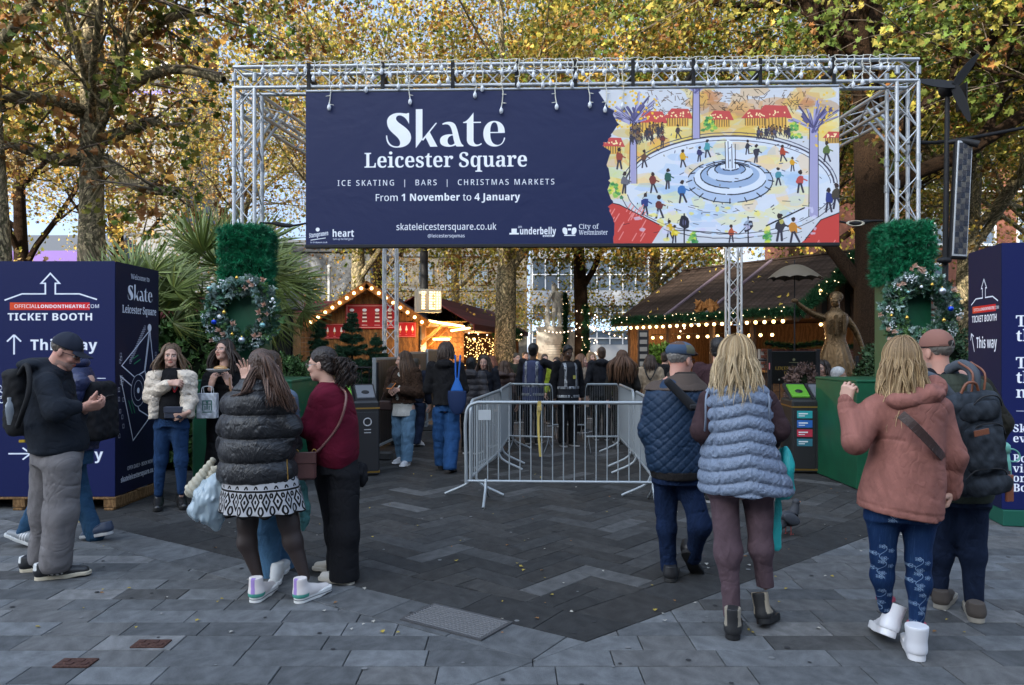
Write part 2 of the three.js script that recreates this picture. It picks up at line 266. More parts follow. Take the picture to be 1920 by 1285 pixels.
const leafM = new THREE.MeshPhysicalMaterial({ color: 0xffffff, roughness: .72, transmission: .42, thickness: 0, vertexColors: true, side: THREE.DoubleSide, specularIntensity: .35 });
const clumps = { near: [leafClump(1, 10, .3, .115), leafClump(2, 9, .32, .12), leafClump(3, 11, .3, .11)], far: [leafClump(4, 13, .55, .1), leafClump(5, 14, .6, .105), leafClump(6, 12, .5, .11)] };
const barkM = mat([1.2, 1.17, 1.1], .9, { map: rep(TX.bark, .45), bumpMap: rep(TX.barkB, 2), bumpScale: .012 }), twigM = mat([.16, .13, .10], .9), darkBarkM = mat([.5, .44, .4], .95, { map: rep(TX.darkbark, 1.4), bumpMap: rep(TX.barkB, 3), bumpScale: .03 });
const PAL = { gold: [.68, .58, .13], amber: [.54, .38, .09], tan: [.56, .45, .21], olive: [.31, .33, .07], brown: [.27, .15, .05], green: [.12, .20, .035], lime: [.42, .44, .08] };
function planeTree(o) {
  const R = mulberry(o.seed), t = thing('plane_tree', o.label, 'tree', [o.x, 0, o.z], 0, o.group), big = [], small = [], tips = [], maxL = o.levels || 4;
  const prune = o.prune || (() => false), O = V(o.x, 0, o.z), tmp = V();
  const bad = p => { tmp.copy(p).add(O); return tmp.y < (o.low || 3.2) || tmp.z > (o.zmax ?? -11) || prune(tmp); };
  function grow(p, dir, len, r, lvl) {
    const n = lvl === 0 ? 8 : lvl < 3 ? 6 : 4, pts = [p.clone()], d = dir.clone(), q = p.clone(); let ok = n;
    for (let i = 1; i <= n; i++) {
      const w = lvl === 0 ? .05 : .3; d.add(V((R() - .5) * w, (R() - .5) * w + (lvl === 0 ? .04 : lvl < 3 ? .05 : -.06), (R() - .5) * w)).normalize(); q.addScaledVector(d, len / n);
      if (lvl > 0 && bad(q)) { d.y = Math.abs(d.y) + .3; d.z -= .3; d.normalize(); if (lvl > 2) { ok = i - 1; break; } } pts.push(q.clone());
    }
    if (pts.length < 2) return; const end = lvl === 0 ? .62 : .42;
    (lvl < 3 ? big : small).push(tube(pts, lvl === 0 ? (s => r * (1 - .38 * s + .45 * Math.exp(-s * 14)) * (1 + .05 * Math.sin(s * 17 + o.seed))) : (s => r * mix(1, end, s)), lvl === 0 ? 14 : lvl < 2 ? 8 : lvl < 3 ? 6 : 3));
    if (lvl >= maxL - 1) for (let i = 1; i < pts.length; i++) tips.push(pts[i]);
    if (lvl >= maxL) return;
    const kids = lvl === 0 ? (o.limbs || 5) : lvl === 1 ? 5 : lvl === 2 ? 5 : 4;
    for (let k = 0; k < kids; k++) {
      const s = lvl === 0 ? mix(o.fork || .7, 1, (k + .6) / kids) : mix(.3, 1, (k + R() * .8) / kids), f = s * (pts.length - 1), i = Math.min(pts.length - 2, Math.floor(f)), b = pts[i].clone().lerp(pts[i + 1], f - i);
      const ax = pts[i + 1].clone().sub(pts[i]).normalize(), az = (o.az || 0) + (lvl === 0 ? (k / kids) * 6.28 + R() * .7 : R() * 6.28), side = V(Math.cos(az), 0, Math.sin(az)); side.addScaledVector(ax, -side.dot(ax)).normalize();
      const an = lvl === 0 ? mix(.45, o.spread || .95, R()) : mix(.45, 1.05, R()), nd = ax.multiplyScalar(Math.cos(an)).addScaledVector(side, Math.sin(an)).normalize();
      grow(b, nd, len * (lvl === 0 ? (o.limb || .75) : .58) * (.75 + R() * .5), r * mix(1, end, s) * (lvl === 0 ? o.limbR || .5 : .52), lvl + 1);
    }
    if (lvl > 0 && lvl < 3) grow(pts[pts.length - 1], d, len * .6, r * end, lvl + 1);
  }
  for (const L of o.extra || []) { const pts = curve(L.map(p => V(...p).sub(O)), 14); big.push(tube(pts, s => mix(.16, .07, s) * (o.extraR || 1), 8)); for (let k = 0; k < 6; k++) { const i = 4 + Math.floor(R() * 10), p = pts[i], a = R() * 6.28; grow(p, V(Math.cos(a), .5 - R() * .6, Math.sin(a)).normalize(), .9 + R() * .7, .034, 3); } }
  grow(V(0, -.06, 0), V(o.lean || 0, 1, 0).normalize(), o.h, o.r, 0);
  part('trunk', merge(big), o.bark || barkM, t); if (small.length) part('branches', merge(small), twigM, t, null, 'stuff');
  for (let k = 0; k < (o.skirt || 0); k++) { const a = R() * 6.28, r = 1 + 4.6 * Math.sqrt(R()), y = (o.low || 3) + 4.2 * R() * R(), p = V(Math.cos(a) * r, y, Math.sin(a) * r); if (noise3((p.x + o.x) * .55, y * .6, (p.z + o.z) * .55) > -.05) tips.push(p, p, p, p); }
  const kinds = clumps[o.clump || 'far'], at_ = [[], [], []], pal = o.pal, tot = pal.reduce((s, p) => s + p[1], 0);
  for (let k = 0; k < (o.n || 1500) && tips.length; k++) {
    const p = tips[Math.floor(R() * tips.length)], j = o.jit || .55, q = p.clone().add(V((R() - .5) * 2 * j, (R() - .5) * 2 * j, (R() - .5) * 2 * j)); if (bad(q)) continue;
    let a = R() * tot, c = pal[0][0]; for (const [n, w] of pal) { if ((a -= w) <= 0) { c = n; break; } } const base = PAL[c], kk = .7 + R() * .6; at_[Math.floor(R() * 3)].push([q, base.map(x => x * kk), R() * 6.28, .75 + R() * .5]);
  }
  const M = new THREE.Matrix4(), Q = new THREE.Quaternion(), cr = new THREE.Group(); cr.name = 'crown'; cr.userData.kind = 'stuff'; t.add(cr);
  at_.forEach((l, i) => { if (!l.length) return; const im = new THREE.InstancedMesh(kinds[i], leafM, l.length); im.name = 'leaves'; im.userData.kind = 'stuff'; im.castShadow = im.receiveShadow = true; l.forEach(([p, c, a, s], k) => { im.setMatrixAt(k, M.compose(p, Q.setFromEuler(new THREE.Euler(a * .3, a, 0)), V(s, s, s))); im.setColorAt(k, C(...c)); }); cr.add(im); });
  planeTree.n = (planeTree.n || 0) + at_.reduce((s, l) => s + l.length, 0);
  return t;
}
{
  const gold = [['gold', 4], ['amber', 1], ['tan', 3], ['olive', 3], ['lime', 2.5], ['brown', 1]], mixd = [['gold', 2], ['amber', 1], ['olive', 4], ['green', 2], ['brown', 1.5], ['lime', 2]], green = [['green', 5], ['olive', 3], ['lime', .8], ['gold', .4], ['brown', 1.2]], sparse = [['brown', 4], ['olive', 3], ['green', 3], ['amber', .6]];
  planeTree({ label: 'plane tree with mottled trunk above the ticket booth, dark tangled branches', x: XA(178, 14), z: -14, h: 9, r: .27, seed: 21, fork: .6, limbR: .36, limbs: 12, limb: .45, spread: 1.4, low: 3.8, zmax: -10.4, pal: sparse, clump: 'near', n: 1700, jit: .6, extra: [[[178, 296, 14], [110, 300, 13.6], [50, 282, 13.2], [0, 262, 13]], [[190, 262, 14], [240, 246, 13.6], [290, 228, 13.2], [312, 240, 13]], [[196, 300, 14], [240, 340, 13.4], [280, 355, 13], [330, 362, 12.6]], [[170, 215, 14], [100, 190, 13.2], [40, 180, 12.8], [-20, 195, 12.6]], [[190, 200, 14], [260, 150, 13.4], [330, 130, 13], [420, 150, 12.6]], [[180, 180, 14], [230, 90, 13.4], [300, 40, 13], [390, 20, 12.6]]].map(l => l.map(p => at(...p).toArray())), extraR: .85 });
  planeTree({ label: 'plane tree trunk cut by the left edge of the picture', x: XA(2, 12.5), z: -12.5, h: 8.6, r: .27, seed: 33, fork: .72, limbs: 6, limb: .42, spread: 1.3, low: 4.6, zmax: -10.2, pal: sparse, clump: 'near', n: 450, jit: .5 });
  planeTree({ label: 'dark rough-barked plane tree behind the right truss leg', x: XA(1643, 16.2), z: -16.2, h: 10.5, r: .44, seed: 47, fork: .45, limbs: 9, limb: .5, spread: 1.2, low: 5.4, zmax: -11.2, bark: darkBarkM, pal: green, clump: 'near', n: 2200, jit: .8, extra: [[[7.6, 3.1, -16.3], [6.9, 4.2, -16.6], [6.2, 5.3, -17], [4.6, 6.6, -17.6]]] });
  planeTree({ label: 'green-leaved plane tree filling the top right corner', x: 13.2, z: -15.5, h: 7.5, r: .36, seed: 52, fork: .6, limbs: 8, limb: .66, spread: 1.3, low: 4.2, zmax: -10.5, pal: green, clump: 'near', n: 2600, jit: .6, bark: darkBarkM });
  planeTree({ label: 'thick plane tree in the middle, forked, beside the stone statue', x: XA(946, 24), z: -24, h: 6.2, r: .4, seed: 61, fork: .62, limbs: 6, limb: 1, spread: 1.05, low: 4.7, zmax: -15, skirt: 420, pal: mixd, n: 3300 });
  planeTree({ label: 'plane tree right of the stone statue, wound with fairy lights', x: XA(1094, 27), z: -27, h: 6, r: .31, seed: 72, fork: .6, limbs: 6, limb: 1.05, spread: 1.1, low: 4.6, zmax: -15, skirt: 420, pal: mixd, n: 3300, bark: darkBarkM });
  const bg = [[-17, -26, 7.5, 3], [-12.5, -33, 8, 7], [-6, -29, 7.5, 11], [-8, -44, 9, 17], [-3.2, -42, 8.5, 5], [7, -36, 8, 29], [10.5, -28, 8, 13], [15, -36, 8.5, 23], [21, -30, 8, 31], [-21, -40, 9, 37], [-29, -34, 8, 41], [14, -23, 8, 43], [-15.5, -19.5, 7, 53]];
  const lb = ['golden plane tree behind the far left trunk', 'golden plane tree behind the palms', 'yellow plane tree behind the orange hut', 'tall golden tree far behind the left truss leg', 'tall yellow tree in the far middle of the square', 'plane tree behind the brown roofed hut', 'olive plane tree right of the rear truss tower', 'plane tree far behind the right banner edge', 'olive tree in front of the red brick building', 'golden tree beside the dark cinema tower', 'yellow tree low above the left booth', 'plane tree just behind the brown hut gable', 'golden tree close behind the left booth'];
  bg.forEach(([x, z, h, s], i) => planeTree({ label: lb[i], x, z, h, r: .3 + .02 * (i % 4), seed: s * 7 + 1, fork: .55, limbs: 7, limb: .82, spread: 1.1, low: x > 9 ? 4 : 2.6, zmax: -14, skirt: x > 9 ? 60 : x > -5 ? 620 : 320, pal: x < 5 ? gold : x < 12 ? mixd : [['green', 2], ['olive', 3], ['gold', 2], ['amber', 1]], n: x < -10 ? 1150 : x < -5 ? 1600 : x < 9 ? 3300 : 2100, jit: 1, bark: i % 3 ? barkM : darkBarkM }));
  console.log('leaf clumps', planeTree.n);
}
// ---------------------------------------------------------------- the entrance gate of aluminium truss
const alu = mat([.5, .515, .53], .46, { metalness: .6 }), aluD = mat([.35, .37, .39], .45, { metalness: .7 }), blackM = mat([.015, .015, .017], .6), ropeM = mat([.02, .02, .022], .8), greenM = mat([.005, .095, .042], .5, { map: rep(TX.soft, .5) });
const uTube = (r, l, seg = 8) => new THREE.CylinderGeometry(r, r, l, seg).translate(0, l / 2, 0);
function rod(parent, name, geoCache, a, b, r, m) { // shared unit geometry, stretched along its length
  const k = 'r' + r; geoCache[k] ||= uTube(r, 1, r > .02 ? 12 : 6); const d = b.clone().sub(a), o = part(name, geoCache[k], m, parent); o.position.copy(a); o.quaternion.setFromUnitVectors(QY, d.clone().normalize()); o.scale.y = d.length(); return o;
}
const TC = {};
function trussGeo(a, b, s, up, pitch, faces = 4, r = .008) { // box truss from a to b as {chords, braces} lists of segments
  const ax = b.clone().sub(a), L = ax.length(); ax.normalize(); const u = up.clone().sub(ax.clone().multiplyScalar(up.dot(ax))).normalize(), v = ax.clone().cross(u), ch = [], br = [], c = [[1, 1], [1, -1], [-1, -1], [-1, 1]].map(([i, j]) => u.clone().multiplyScalar(i * s / 2).addScaledVector(v, j * s / 2));
  for (const o of c) ch.push([a.clone().add(o), b.clone().add(o)]);
  const n = Math.max(2, Math.round(L / pitch));
  for (let f = 0; f < 4; f++) for (let i = 0; i < n; i++) { const p = c[f], q = c[(f + 1) % 4], e = (i + f) % 2; br.push([a.clone().addScaledVector(ax, L * i / n).add(e ? q : p), a.clone().addScaledVector(ax, L * (i + 1) / n).add(e ? p : q)]); }
  for (const t of [.002, .998]) for (let f = 0; f < 4; f++) br.push([a.clone().addScaledVector(ax, L * t).add(c[f]), a.clone().addScaledVector(ax, L * t).add(c[(f + 1) % 4])]);
  return { ch, br };
}
const TL = V(-3.40, 0, -9.62), TR = V(4.90, 0, -9.37), TA = Math.atan2(TR.z - TL.z, TR.x - TL.x), S = .262;   // leg centres
{
  const g = thing('entrance_truss_gate', 'silver aluminium box truss gate spanning the entrance and carrying the banner', 'truss gate');
  const beamY = 5.135, dirX = TR.clone().sub(TL).normalize();
  const add = (t, all) => { for (const [a, b] of t.ch) rod(g, 'chord', TC, a, b, .0245, alu); if (all) for (const [a, b] of t.br) rod(g, 'brace', TC, a, b, .0095, alu); else part('bracing', merge(t.br.map(([a, b]) => cyl(a, b, .0085, .0085, 5))), alu, g, null, 'stuff'); };
  add(trussGeo(TL.clone().addScaledVector(dirX, -.14).setY(beamY), TR.clone().addScaledVector(dirX, .14).setY(beamY), S, V(0, 1, 0), .262), true);
  for (const p of [TL, TR]) add(trussGeo(V(p.x, .02, p.z), V(p.x, beamY - S / 2, p.z), S, dirX, .29), p === TL);
  for (const p of [TL, TR]) for (const y of [beamY, 4.05, 3.72]) part('joint', merge([[1, 1], [1, -1], [-1, 1], [-1, -1]].map(([i, j]) => cyl(V(p.x + i * S / 2, y - .05, p.z + j * S / 2), V(p.x + i * S / 2, y + .05, p.z + j * S / 2), .031, .031, 12))), aluD, g);
  for (const [p, x] of [[TL, -2.62], [TR, 4.78]]) { const q = V(x, 0, -16.1); add(trussGeo(V(p.x, 4.86, p.z - .13), V(q.x, 5.0, q.z), S, V(0, 1, 0), .42), false); const lo = trussGeo(V(p.x, 4.2, p.z), V(mix(p.x, q.x, .12), 4.9, mix(p.z, q.z, .12)), .12, V(1, 0, 0), .3); part('strut', merge(lo.ch.map(([a, b]) => cyl(a, b, .02, .02, 6))), alu, g); }
  // clamps and tie straps along the beam
  for (let i = 0; i < 9; i++) { const p = TL.clone().lerp(TR, .1 + i * .1 + Math.sin(i * 7) * .02), s = part('clamp_strap', merge([bx(.045, .36, .02, 0, 0, .165, .004), bx(.05, .06, .34, 0, .02, 0, .006), cyl(V(0, -.2, .16), V(.03, -.31, .12), .012)]), blackM, g); s.position.set(p.x, beamY - .02, p.z); }
  for (const [x, lab] of [[-2.62, 'left'], [4.78, 'right']]) { // rear towers
    const t = thing('truss_tower', `slim rear aluminium truss tower, ${lab === 'left' ? 'in front of the orange market hut' : 'in front of the brown roofed hut'}`, 'truss tower', [x, 0, -16.1], 0, 'rear towers of the entrance gate'), q = trussGeo(V(0, .02, 0), V(0, 5.1, 0), S, V(1, 0, 0), .3);
    for (const [a, b] of q.ch) rod(t, 'chord', TC, a, b, .0245, alu); for (const [a, b] of q.br) rod(t, 'brace', TC, a, b, .0095, alu); part('base_plate', bx(.6, .02, .6, 0, .011, 0), aluD, t);
    for (const y of [2.02, 2.24]) part('joint', merge([[1, 1], [1, -1], [-1, 1], [-1, -1]].map(([i, j]) => cyl(V(i * S / 2, y - .04, j * S / 2), V(i * S / 2, y + .04, j * S / 2), .03, .03, 10))), aluD, t);
  }
  // banner
  const W = 6.62, H = 1.915, bl = thing('banner', 'wide navy banner with white lettering and a watercolour ice rink', 'banner', at((574 + 1563) / 2, 458, 9.28).setZ(-9.30), -TA * 1), tx = canvasTex(2048, 592, bannerArt);
  bl.position.y = 2.99;
  part('print', new THREE.PlaneGeometry(W, H).translate(0, H / 2, .014), mat(0xffffff, .55, { map: tx, bumpMap: rep(TX.rough, 2, 1), bumpScale: .004 }), bl);
  part('backing', bx(W + .012, H + .01, .022, 0, H / 2, 0, .004), mat([.03, .035, .06], .6), bl); part('bottom_rail', bx(W + .02, .05, .05, 0, -.02, 0, .01), blackM, bl); part('top_rail', cyl(V(-W / 2, H + .02, 0), V(W / 2, H + .02, 0), .02), aluD, bl);
  for (const s of [-1, 1]) { const a = V(s * W / 2, .27, 0), tie = thing('tie_strap', `black tie strap between banner and ${s < 0 ? 'left' : 'right'} truss leg`, 'strap', [bl.position.x + s * W / 2, bl.position.y + .27, bl.position.z + s * .08], 0); part('strap', tube(curve([V(0, 0, 0), V(s * .22, -.02, -.05), V(s * .45, .02, -.1), V(s * .62, .03, -.14)], 12), t => t > .3 && t < .6 ? .028 : .013), ropeM, tie); if (s > 0) part('rope_coil', new THREE.TorusGeometry(.07, .013, 6, 16).scale(1.4, .45, 1).translate(.2, -.03, .03), mat([.5, .45, .35], .9), tie); }
  // icicle lights wound over the beam
  const ic = thing('icicle_lights', 'white icicle fairy lights draped along the top truss beam', 'fairy lights'), R = mulberry(91), wireM = mat([.62, .6, .52], .6), bulbM = phys([.85, .87, .9], .15, { transmission: .3 });
  const bulb = merge([new THREE.SphereGeometry(.025, 8, 8).scale(1, 1.6, 1).translate(0, -.03, 0), new THREE.ConeGeometry(.018, .05, 8).translate(0, .01, 0)]);
  const wp = []; for (let i = 0; i <= 120; i++) { const p = TL.clone().lerp(TR, i / 120); wp.push(V(p.x, beamY + S / 2 + .03 + Math.sin(i * 2.3) * .014, p.z + .2 + Math.sin(i * 1.7) * .02)); } part('wire', tube(wp, .006, 5), wireM, ic);
  const drops = [[.135, .56], [.19, .34], [.085, .3], [.255, .5], [.3, .27], [.355, .42], [.395, .62], [.42, .3], [.455, .3], [.475, .58], [.525, .56], [.5, .3], [.55, .62], [.575, .58], [.62, .3], [.655, .28], [.7, .3], [.745, .26], [.79, .3]];
  for (let i = 0; i < 74; i++) drops.push([.03 + i * .0128 + R() * .005, .08 + R() * R() * .3]);
  drops.forEach(([t, l], i) => {
    const p = TL.clone().lerp(TR, t), pts = []; for (let k = 0; k <= 6; k++) pts.push(V(Math.sin(k * 1.9 + i) * .012, -l * k / 6, Math.sin(k * 2.3 + i * 2) * .008)); const g2 = [tube(pts, .007, 5)];
    for (let k = 1; k < l / .11; k++) { const y = -k * .11, s = R() < .5 ? -1 : 1; g2.push(cyl(V(0, y, 0), V(s * .05, y - .012, .015), .0065, .004, 5)); }
    const d = part('light_drop', merge(g2), wireM, ic); d.position.set(p.x, beamY + S / 2 + .03, p.z + .235); const b = part('bulb', bulb, bulbM, d); b.position.set(pts[6].x, -l, pts[6].z);
  });
}
function wob(g, pts, w, col, R, j = 2) { g.strokeStyle = col; g.lineWidth = w; g.lineCap = 'round'; g.beginPath(); pts.forEach(([x, y], i) => { const a = x + (R() - .5) * j, b = y + (R() - .5) * j; i ? g.lineTo(a, b) : g.moveTo(a, b); }); g.stroke(); }
function blob(g, x, y, rx, ry, col, a, R, n = 9) { g.globalAlpha = a; g.fillStyle = col; g.beginPath(); for (let i = 0; i <= n; i++) { const t = i / n * 6.283, k = .72 + R() * .5; g.lineTo(x + Math.cos(t) * rx * k, y + Math.sin(t) * ry * k); } g.fill(); g.globalAlpha = 1; }
function didone(g, s, x, y, size, w) { // high-contrast display lettering: thick serif stems, hairline joins
  g.font = `bold ${size}px serif`; g.textAlign = 'center'; g.textBaseline = 'alphabetic'; g.fillText(s, x, y, w);
}
function skateLogo(g, ox, oy, s) { // the word Skate in heavy high-contrast letters, drawn as shapes
  const fg = g.fillStyle, p = (d) => { g.save(); g.translate(ox, oy); g.scale(s, s); g.translate(-530, -358); g.fill(new Path2D(d)); g.restore(); };
  p('M668 380 L668 448 C650 398 606 382 592 404 C574 440 682 462 680 525 C680 568 640 586 598 586 C550 586 530 560 530 512 L537 512 C540 556 562 578 596 578 C618 578 620 552 604 532 C580 500 536 486 536 432 C536 398 570 379 606 379 C636 379 652 388 660 380 Z');
  p('M708 358 H748 V536 L708 590 Z'); p('M744 540 L826 440 H836 L752 546 Z'); p('M764 522 L790 492 L838 582 H794 Z');
  p('M866 446 C890 430 930 428 946 456 C966 500 968 566 992 574 V582 H952 C936 570 932 530 926 500 C918 460 906 442 868 452 Z'); p('M930 516 C906 516 896 534 898 552 C900 574 922 580 940 562 L946 572 C928 588 852 592 852 548 C852 510 900 506 932 510 Z');
  p('M1052 380 V436 H1096 V443 H1052 V540 C1052 574 1078 578 1098 562 L1102 568 C1080 590 1012 590 1012 540 V443 H990 V437 C1010 436 1030 410 1052 380 Z');
  p('M1174 432 C1212 432 1240 458 1238 504 H1152 C1150 550 1168 574 1196 574 C1214 574 1228 560 1233 530 L1240 532 C1234 568 1210 584 1176 584 C1136 584 1110 552 1110 508 C1110 464 1136 432 1174 432 Z M1174 440 C1158 442 1152 466 1152 497 H1198 C1198 462 1192 440 1174 440 Z');
}
function bannerArt(g, W, H) {
  const R = mulberry(404), k = 2048 / 989, X = px => (px - 574) * k, Y = py => (py - 170) * (592 / 287);
  g.fillStyle = '#18224a'; g.fillRect(0, 0, W, H);
  // ---- the watercolour on the right, with a torn left edge
  g.save(); g.beginPath(); g.moveTo(W, 0); const ed = [[1124, 168], [1138, 196], [1150, 210], [1158, 232], [1146, 250], [1138, 262], [1130, 268], [1144, 284], [1138, 310], [1142, 336], [1140, 356], [1147, 374], [1140, 388], [1150, 412], [1148, 440], [1152, 460]];
  for (const [a, b] of ed) for (let i = 0; i < 3; i++) g.lineTo(X(a + (R() - .5) * 6), Y(b) + i * 7); g.lineTo(W, H); g.closePath(); g.clip();
  g.fillStyle = '#d2d4da'; g.fillRect(X(1110), 0, W, H);
  const bl = (px, py, rx, ry, c, a) => blob(g, X(px), Y(py), rx * k, ry * k, c, a, R), ln = (p, w, c = '#23232b', j = 2) => wob(g, p.map(([a, b]) => [X(a), Y(b)]), w, c, R, j);
  for (let i = 0; i < 30; i++) bl(1280 + R() * 270, 172 + R() * 45, 14 + R() * 18, 8 + R() * 10, ['#d9a066', '#c9824e', '#e8c860', '#e0b070', '#b98a5a'][i % 5], .5);
  for (let i = 0; i < 60; i++) bl(1160 + R() * 400, 222 + R() * 40, 16 + R() * 20, 8 + R() * 9, ['#f2d35c', '#eec06a', '#f4e08c', '#d9b24a'][i % 4], .45);
  for (let i = 0; i < 60; i++) bl(1135 + R() * 105, 270 + R() * 90, 10 + R() * 14, 8 + R() * 14, ['#f0c64e', '#f3e6a0', '#e9a54c', '#cfd88c'][i % 4], .4);
  for (let i = 0; i < 190; i++) ln([[1200 + R() * 310, 172 + R() * 40], [1244 + R() * 310, 176 + R() * 40]].map((p, q, a) => q ? [a[0][0] + (R() - .5) * 22, a[0][1] + (R() < .5 ? 0 : 8)] : p), 2.2, '#5b4636');
  // the ice: a big ellipse with pale blue washes
  g.fillStyle = '#dadfe8'; g.beginPath(); g.ellipse(X(1362), Y(352), 190 * k, 92 * k, 0, 0, 7); g.fill();
  for (let i = 0; i < 110; i++) { const t = R() * 6.28, r = Math.sqrt(R()); bl(1362 + Math.cos(t) * 165 * r, 350 + Math.sin(t) * 78 * r, 12 + R() * 26, 5 + R() * 12, ['#a9c6e2', '#c4d6ea', '#d9dcee', '#9dbdde', '#efe48e', '#e9dc9a', '#f2c98a'][i % 7], .42); }
  for (const [rx, ry, w] of [[192, 94, 5], [186, 86, 2], [198, 100, 2.4]]) { const p = []; for (let i = 0; i <= 60; i++) { const t = Math.PI * (1.02 + i / 60 * .96); p.push([1362 + Math.cos(t) * rx, 352 + Math.sin(t) * ry]); } ln(p, w, i => 0, 1.5); wob(g, p.map(([a, b]) => [X(a), Y(b)]), w, '#3c3c55', R, 2); }
  for (const [rx, ry] of [[200, 92], [188, 84]]) { const p = []; for (let i = 0; i <= 60; i++) { const t = Math.PI * (.04 + i / 60 * .92); p.push([1362 + Math.cos(t) * rx, 356 + Math.sin(t) * ry]); } wob(g, p.map(([a, b]) => [X(a), Y(b)]), 2.6, '#33333f', R, 3); }
  // the fountain in the centre
  for (const [rx, ry, y, c] of [[78, 40, 342, '#b6c6de'], [66, 31, 336, '#dde4f0'], [54, 24, 331, '#9fb4d2'], [42, 17, 326, '#cdd8e8'], [28, 11, 320, '#8fa6c8'], [18, 7, 315, '#dbe2ee']]) { g.fillStyle = c; g.beginPath(); g.ellipse(X(1364), Y(y), rx * k, ry * k, 0, 0, 7); g.fill(); for (let s = 0; s < 9; s++) { const p = [], t0 = R() * 6; for (let i = 0; i < 8; i++) { const t = t0 + i * .1; p.push([1364 + Math.cos(t) * rx, y + Math.sin(t) * ry]); } ln(p, 3.4, '#1f2230'); } }
  g.fillStyle = '#dbe2ee'; g.fillRect(X(1356), Y(280), 16 * k, 38 * k); bl(1363, 276, 8, 12, '#e7ebf4', 1); for (const x of [1355, 1360, 1367, 1373]) ln([[x, 268 + R() * 8], [x + 1, 318]], 2.6); for (let i = 0; i < 16; i++) { const t = i / 16 * 6.28; ln([[1364 + Math.cos(t) * 70, 340 + Math.sin(t) * 35], [1364 + Math.cos(t) * 80, 343 + Math.sin(t) * 40]], 4, '#2a2c3c'); }
  // stalls with red roofs
  for (const [x, y, s] of [[1145, 268, 26], [1216, 222, 34], [1268, 216, 28], [1345, 220, 26], [1442, 214, 36], [1410, 218, 26], [1551, 258, 18]]) { g.fillStyle = '#c8504c'; g.beginPath(); g.moveTo(X(x - s), Y(y + s * .3)); g.lineTo(X(x - s * .4), Y(y - s * .35)); g.lineTo(X(x + s * .7), Y(y - s * .3)); g.lineTo(X(x + s), Y(y + s * .35)); g.fill(); for (let i = 0; i < 14; i++) bl(x - s * .7 + R() * s * 1.4, y - s * .1 + R() * s * .3, 1.6, 1.6, '#ffe9b0', 1); g.fillStyle = '#e0ad52'; g.fillRect(X(x - s * .7), Y(y + s * .3), s * 1.4 * k, s * .55 * k); for (let i = 0; i < 9; i++) ln([[x - s * .7 + i * s * .17, y + s * .3], [x - s * .7 + i * s * .17, y + s * .8]], 2.2); }
  // violet trees
  for (let i = 0; i < 70; i++) { const a = 1150 + R() * 400, b = 250 + R() * 190; ln([[a, b], [a + (R() - .5) * 16, b + (R() - .5) * 7]], 1.6 + R() * 2, ['#2b2b38', '#55597a', '#7a6a4a'][i % 3]); }
  const tre = (x, y0, y1, w) => { g.fillStyle = '#a7a2c6'; g.fillRect(X(x - w / 2), Y(y0), w * k, (y1 - y0) * k); for (let i = 0; i < 24; i++) { const a = -2.9 + R() * 2.7, l = 24 + R() * 45; ln([[x, y0 + 6], [x + Math.cos(a) * l * .5, y0 + Math.sin(a) * l * .45], [x + Math.cos(a) * l, y0 + Math.sin(a) * l * .8]], 5 + R() * 6, ['#8f8ab6', '#aaa6ca', '#5e5a88'][i % 3], 12); ln([[x, y0], [x + Math.cos(a) * l, y0 + Math.sin(a) * l * .8]], 1.6, '#2b2938', 6); } ln([[x - w / 2, y0], [x - w / 2 - 2, y1]], 3); ln([[x + w / 2, y0], [x + w / 2 + 1, y1]], 2.5); };
  tre(1186, 230, 345, 11); tre(1302, 170, 262, 12); tre(1517, 245, 408, 15); for (let i = 0; i < 60; i++) bl(1140 + R() * 90, 172 + R() * 80, 2.4, 2.4, '#f0c23a', .95); for (let i = 0; i < 30; i++) bl(1490 + R() * 70, 172 + R() * 110, 2.3, 2.3, '#efc54a', .9);
  // firs
  for (const [x, y, s] of [[1326, 236, 20], [1480, 250, 22], [1150, 358, 22], [1296, 448, 16], [1432, 446, 15]]) for (let i = 0; i < 26; i++) { const h = R(); bl(x + (R() - .5) * s * (1.3 - h), y + s * (.6 - h * 1.3), 4, 3, ['#4f9a52', '#7fbf5a', '#2f7a4a', '#d6d94c'][i % 4], .8); }
  // skaters and strollers
  const man = (x, y, s, c) => { s *= .8; bl(x, y - s * .15, s * .24, s * .34, c, 1); bl(x, y - s * .62, s * .13, s * .14, '#3a2c2a', 1); ln([[x - s * .06, y + s * .1], [x - s * .14, y + s * .62]], s * .24, '#3b3846'); ln([[x + s * .06, y + s * .1], [x + s * (.05 + R() * .3), y + s * .6]], s * .24, '#3b3846'); ln([[x, y - s * .3], [x + s * .4, y - s * .1]], s * .16, c); };
  for (const [x, y, s, c] of [[1222, 345, 34, '#7a3a34'], [1250, 338, 34, '#2f5c52'], [1277, 300, 30, '#d8a62c'], [1276, 362, 38, '#3b6fae'], [1308, 292, 26, '#3a3a66'], [1322, 282, 30, '#4f9aa0'], [1396, 280, 24, '#33333f'], [1412, 292, 30, '#3a3844'], [1460, 292, 28, '#b0472f'], [1478, 312, 24, '#d9a02a'], [1492, 345, 38, '#c0504a'], [1452, 335, 30, '#4e8e9a'], [1208, 385, 36, '#2f3f7a'], [1233, 390, 38, '#6b3230'], [1252, 432, 32, '#d8b02a'], [1262, 440, 30, '#dfc436'], [1455, 430, 46, '#3c3a40'], [1480, 434, 42, '#c98634'], [1544, 380, 40, '#34407e'], [1558, 372, 42, '#4c4438'], [1160, 300, 36, '#9a4538'], [1206, 300, 30, '#6a4a3a'], [1170, 345, 36, '#6d6b74'], [1540, 290, 34, '#5a6e3a'], [1366, 440, 30, '#c05a3a'], [1240, 265, 26, '#7a3b36'], [1268, 250, 24, '#4a3e44']]) man(x, y, s, c);
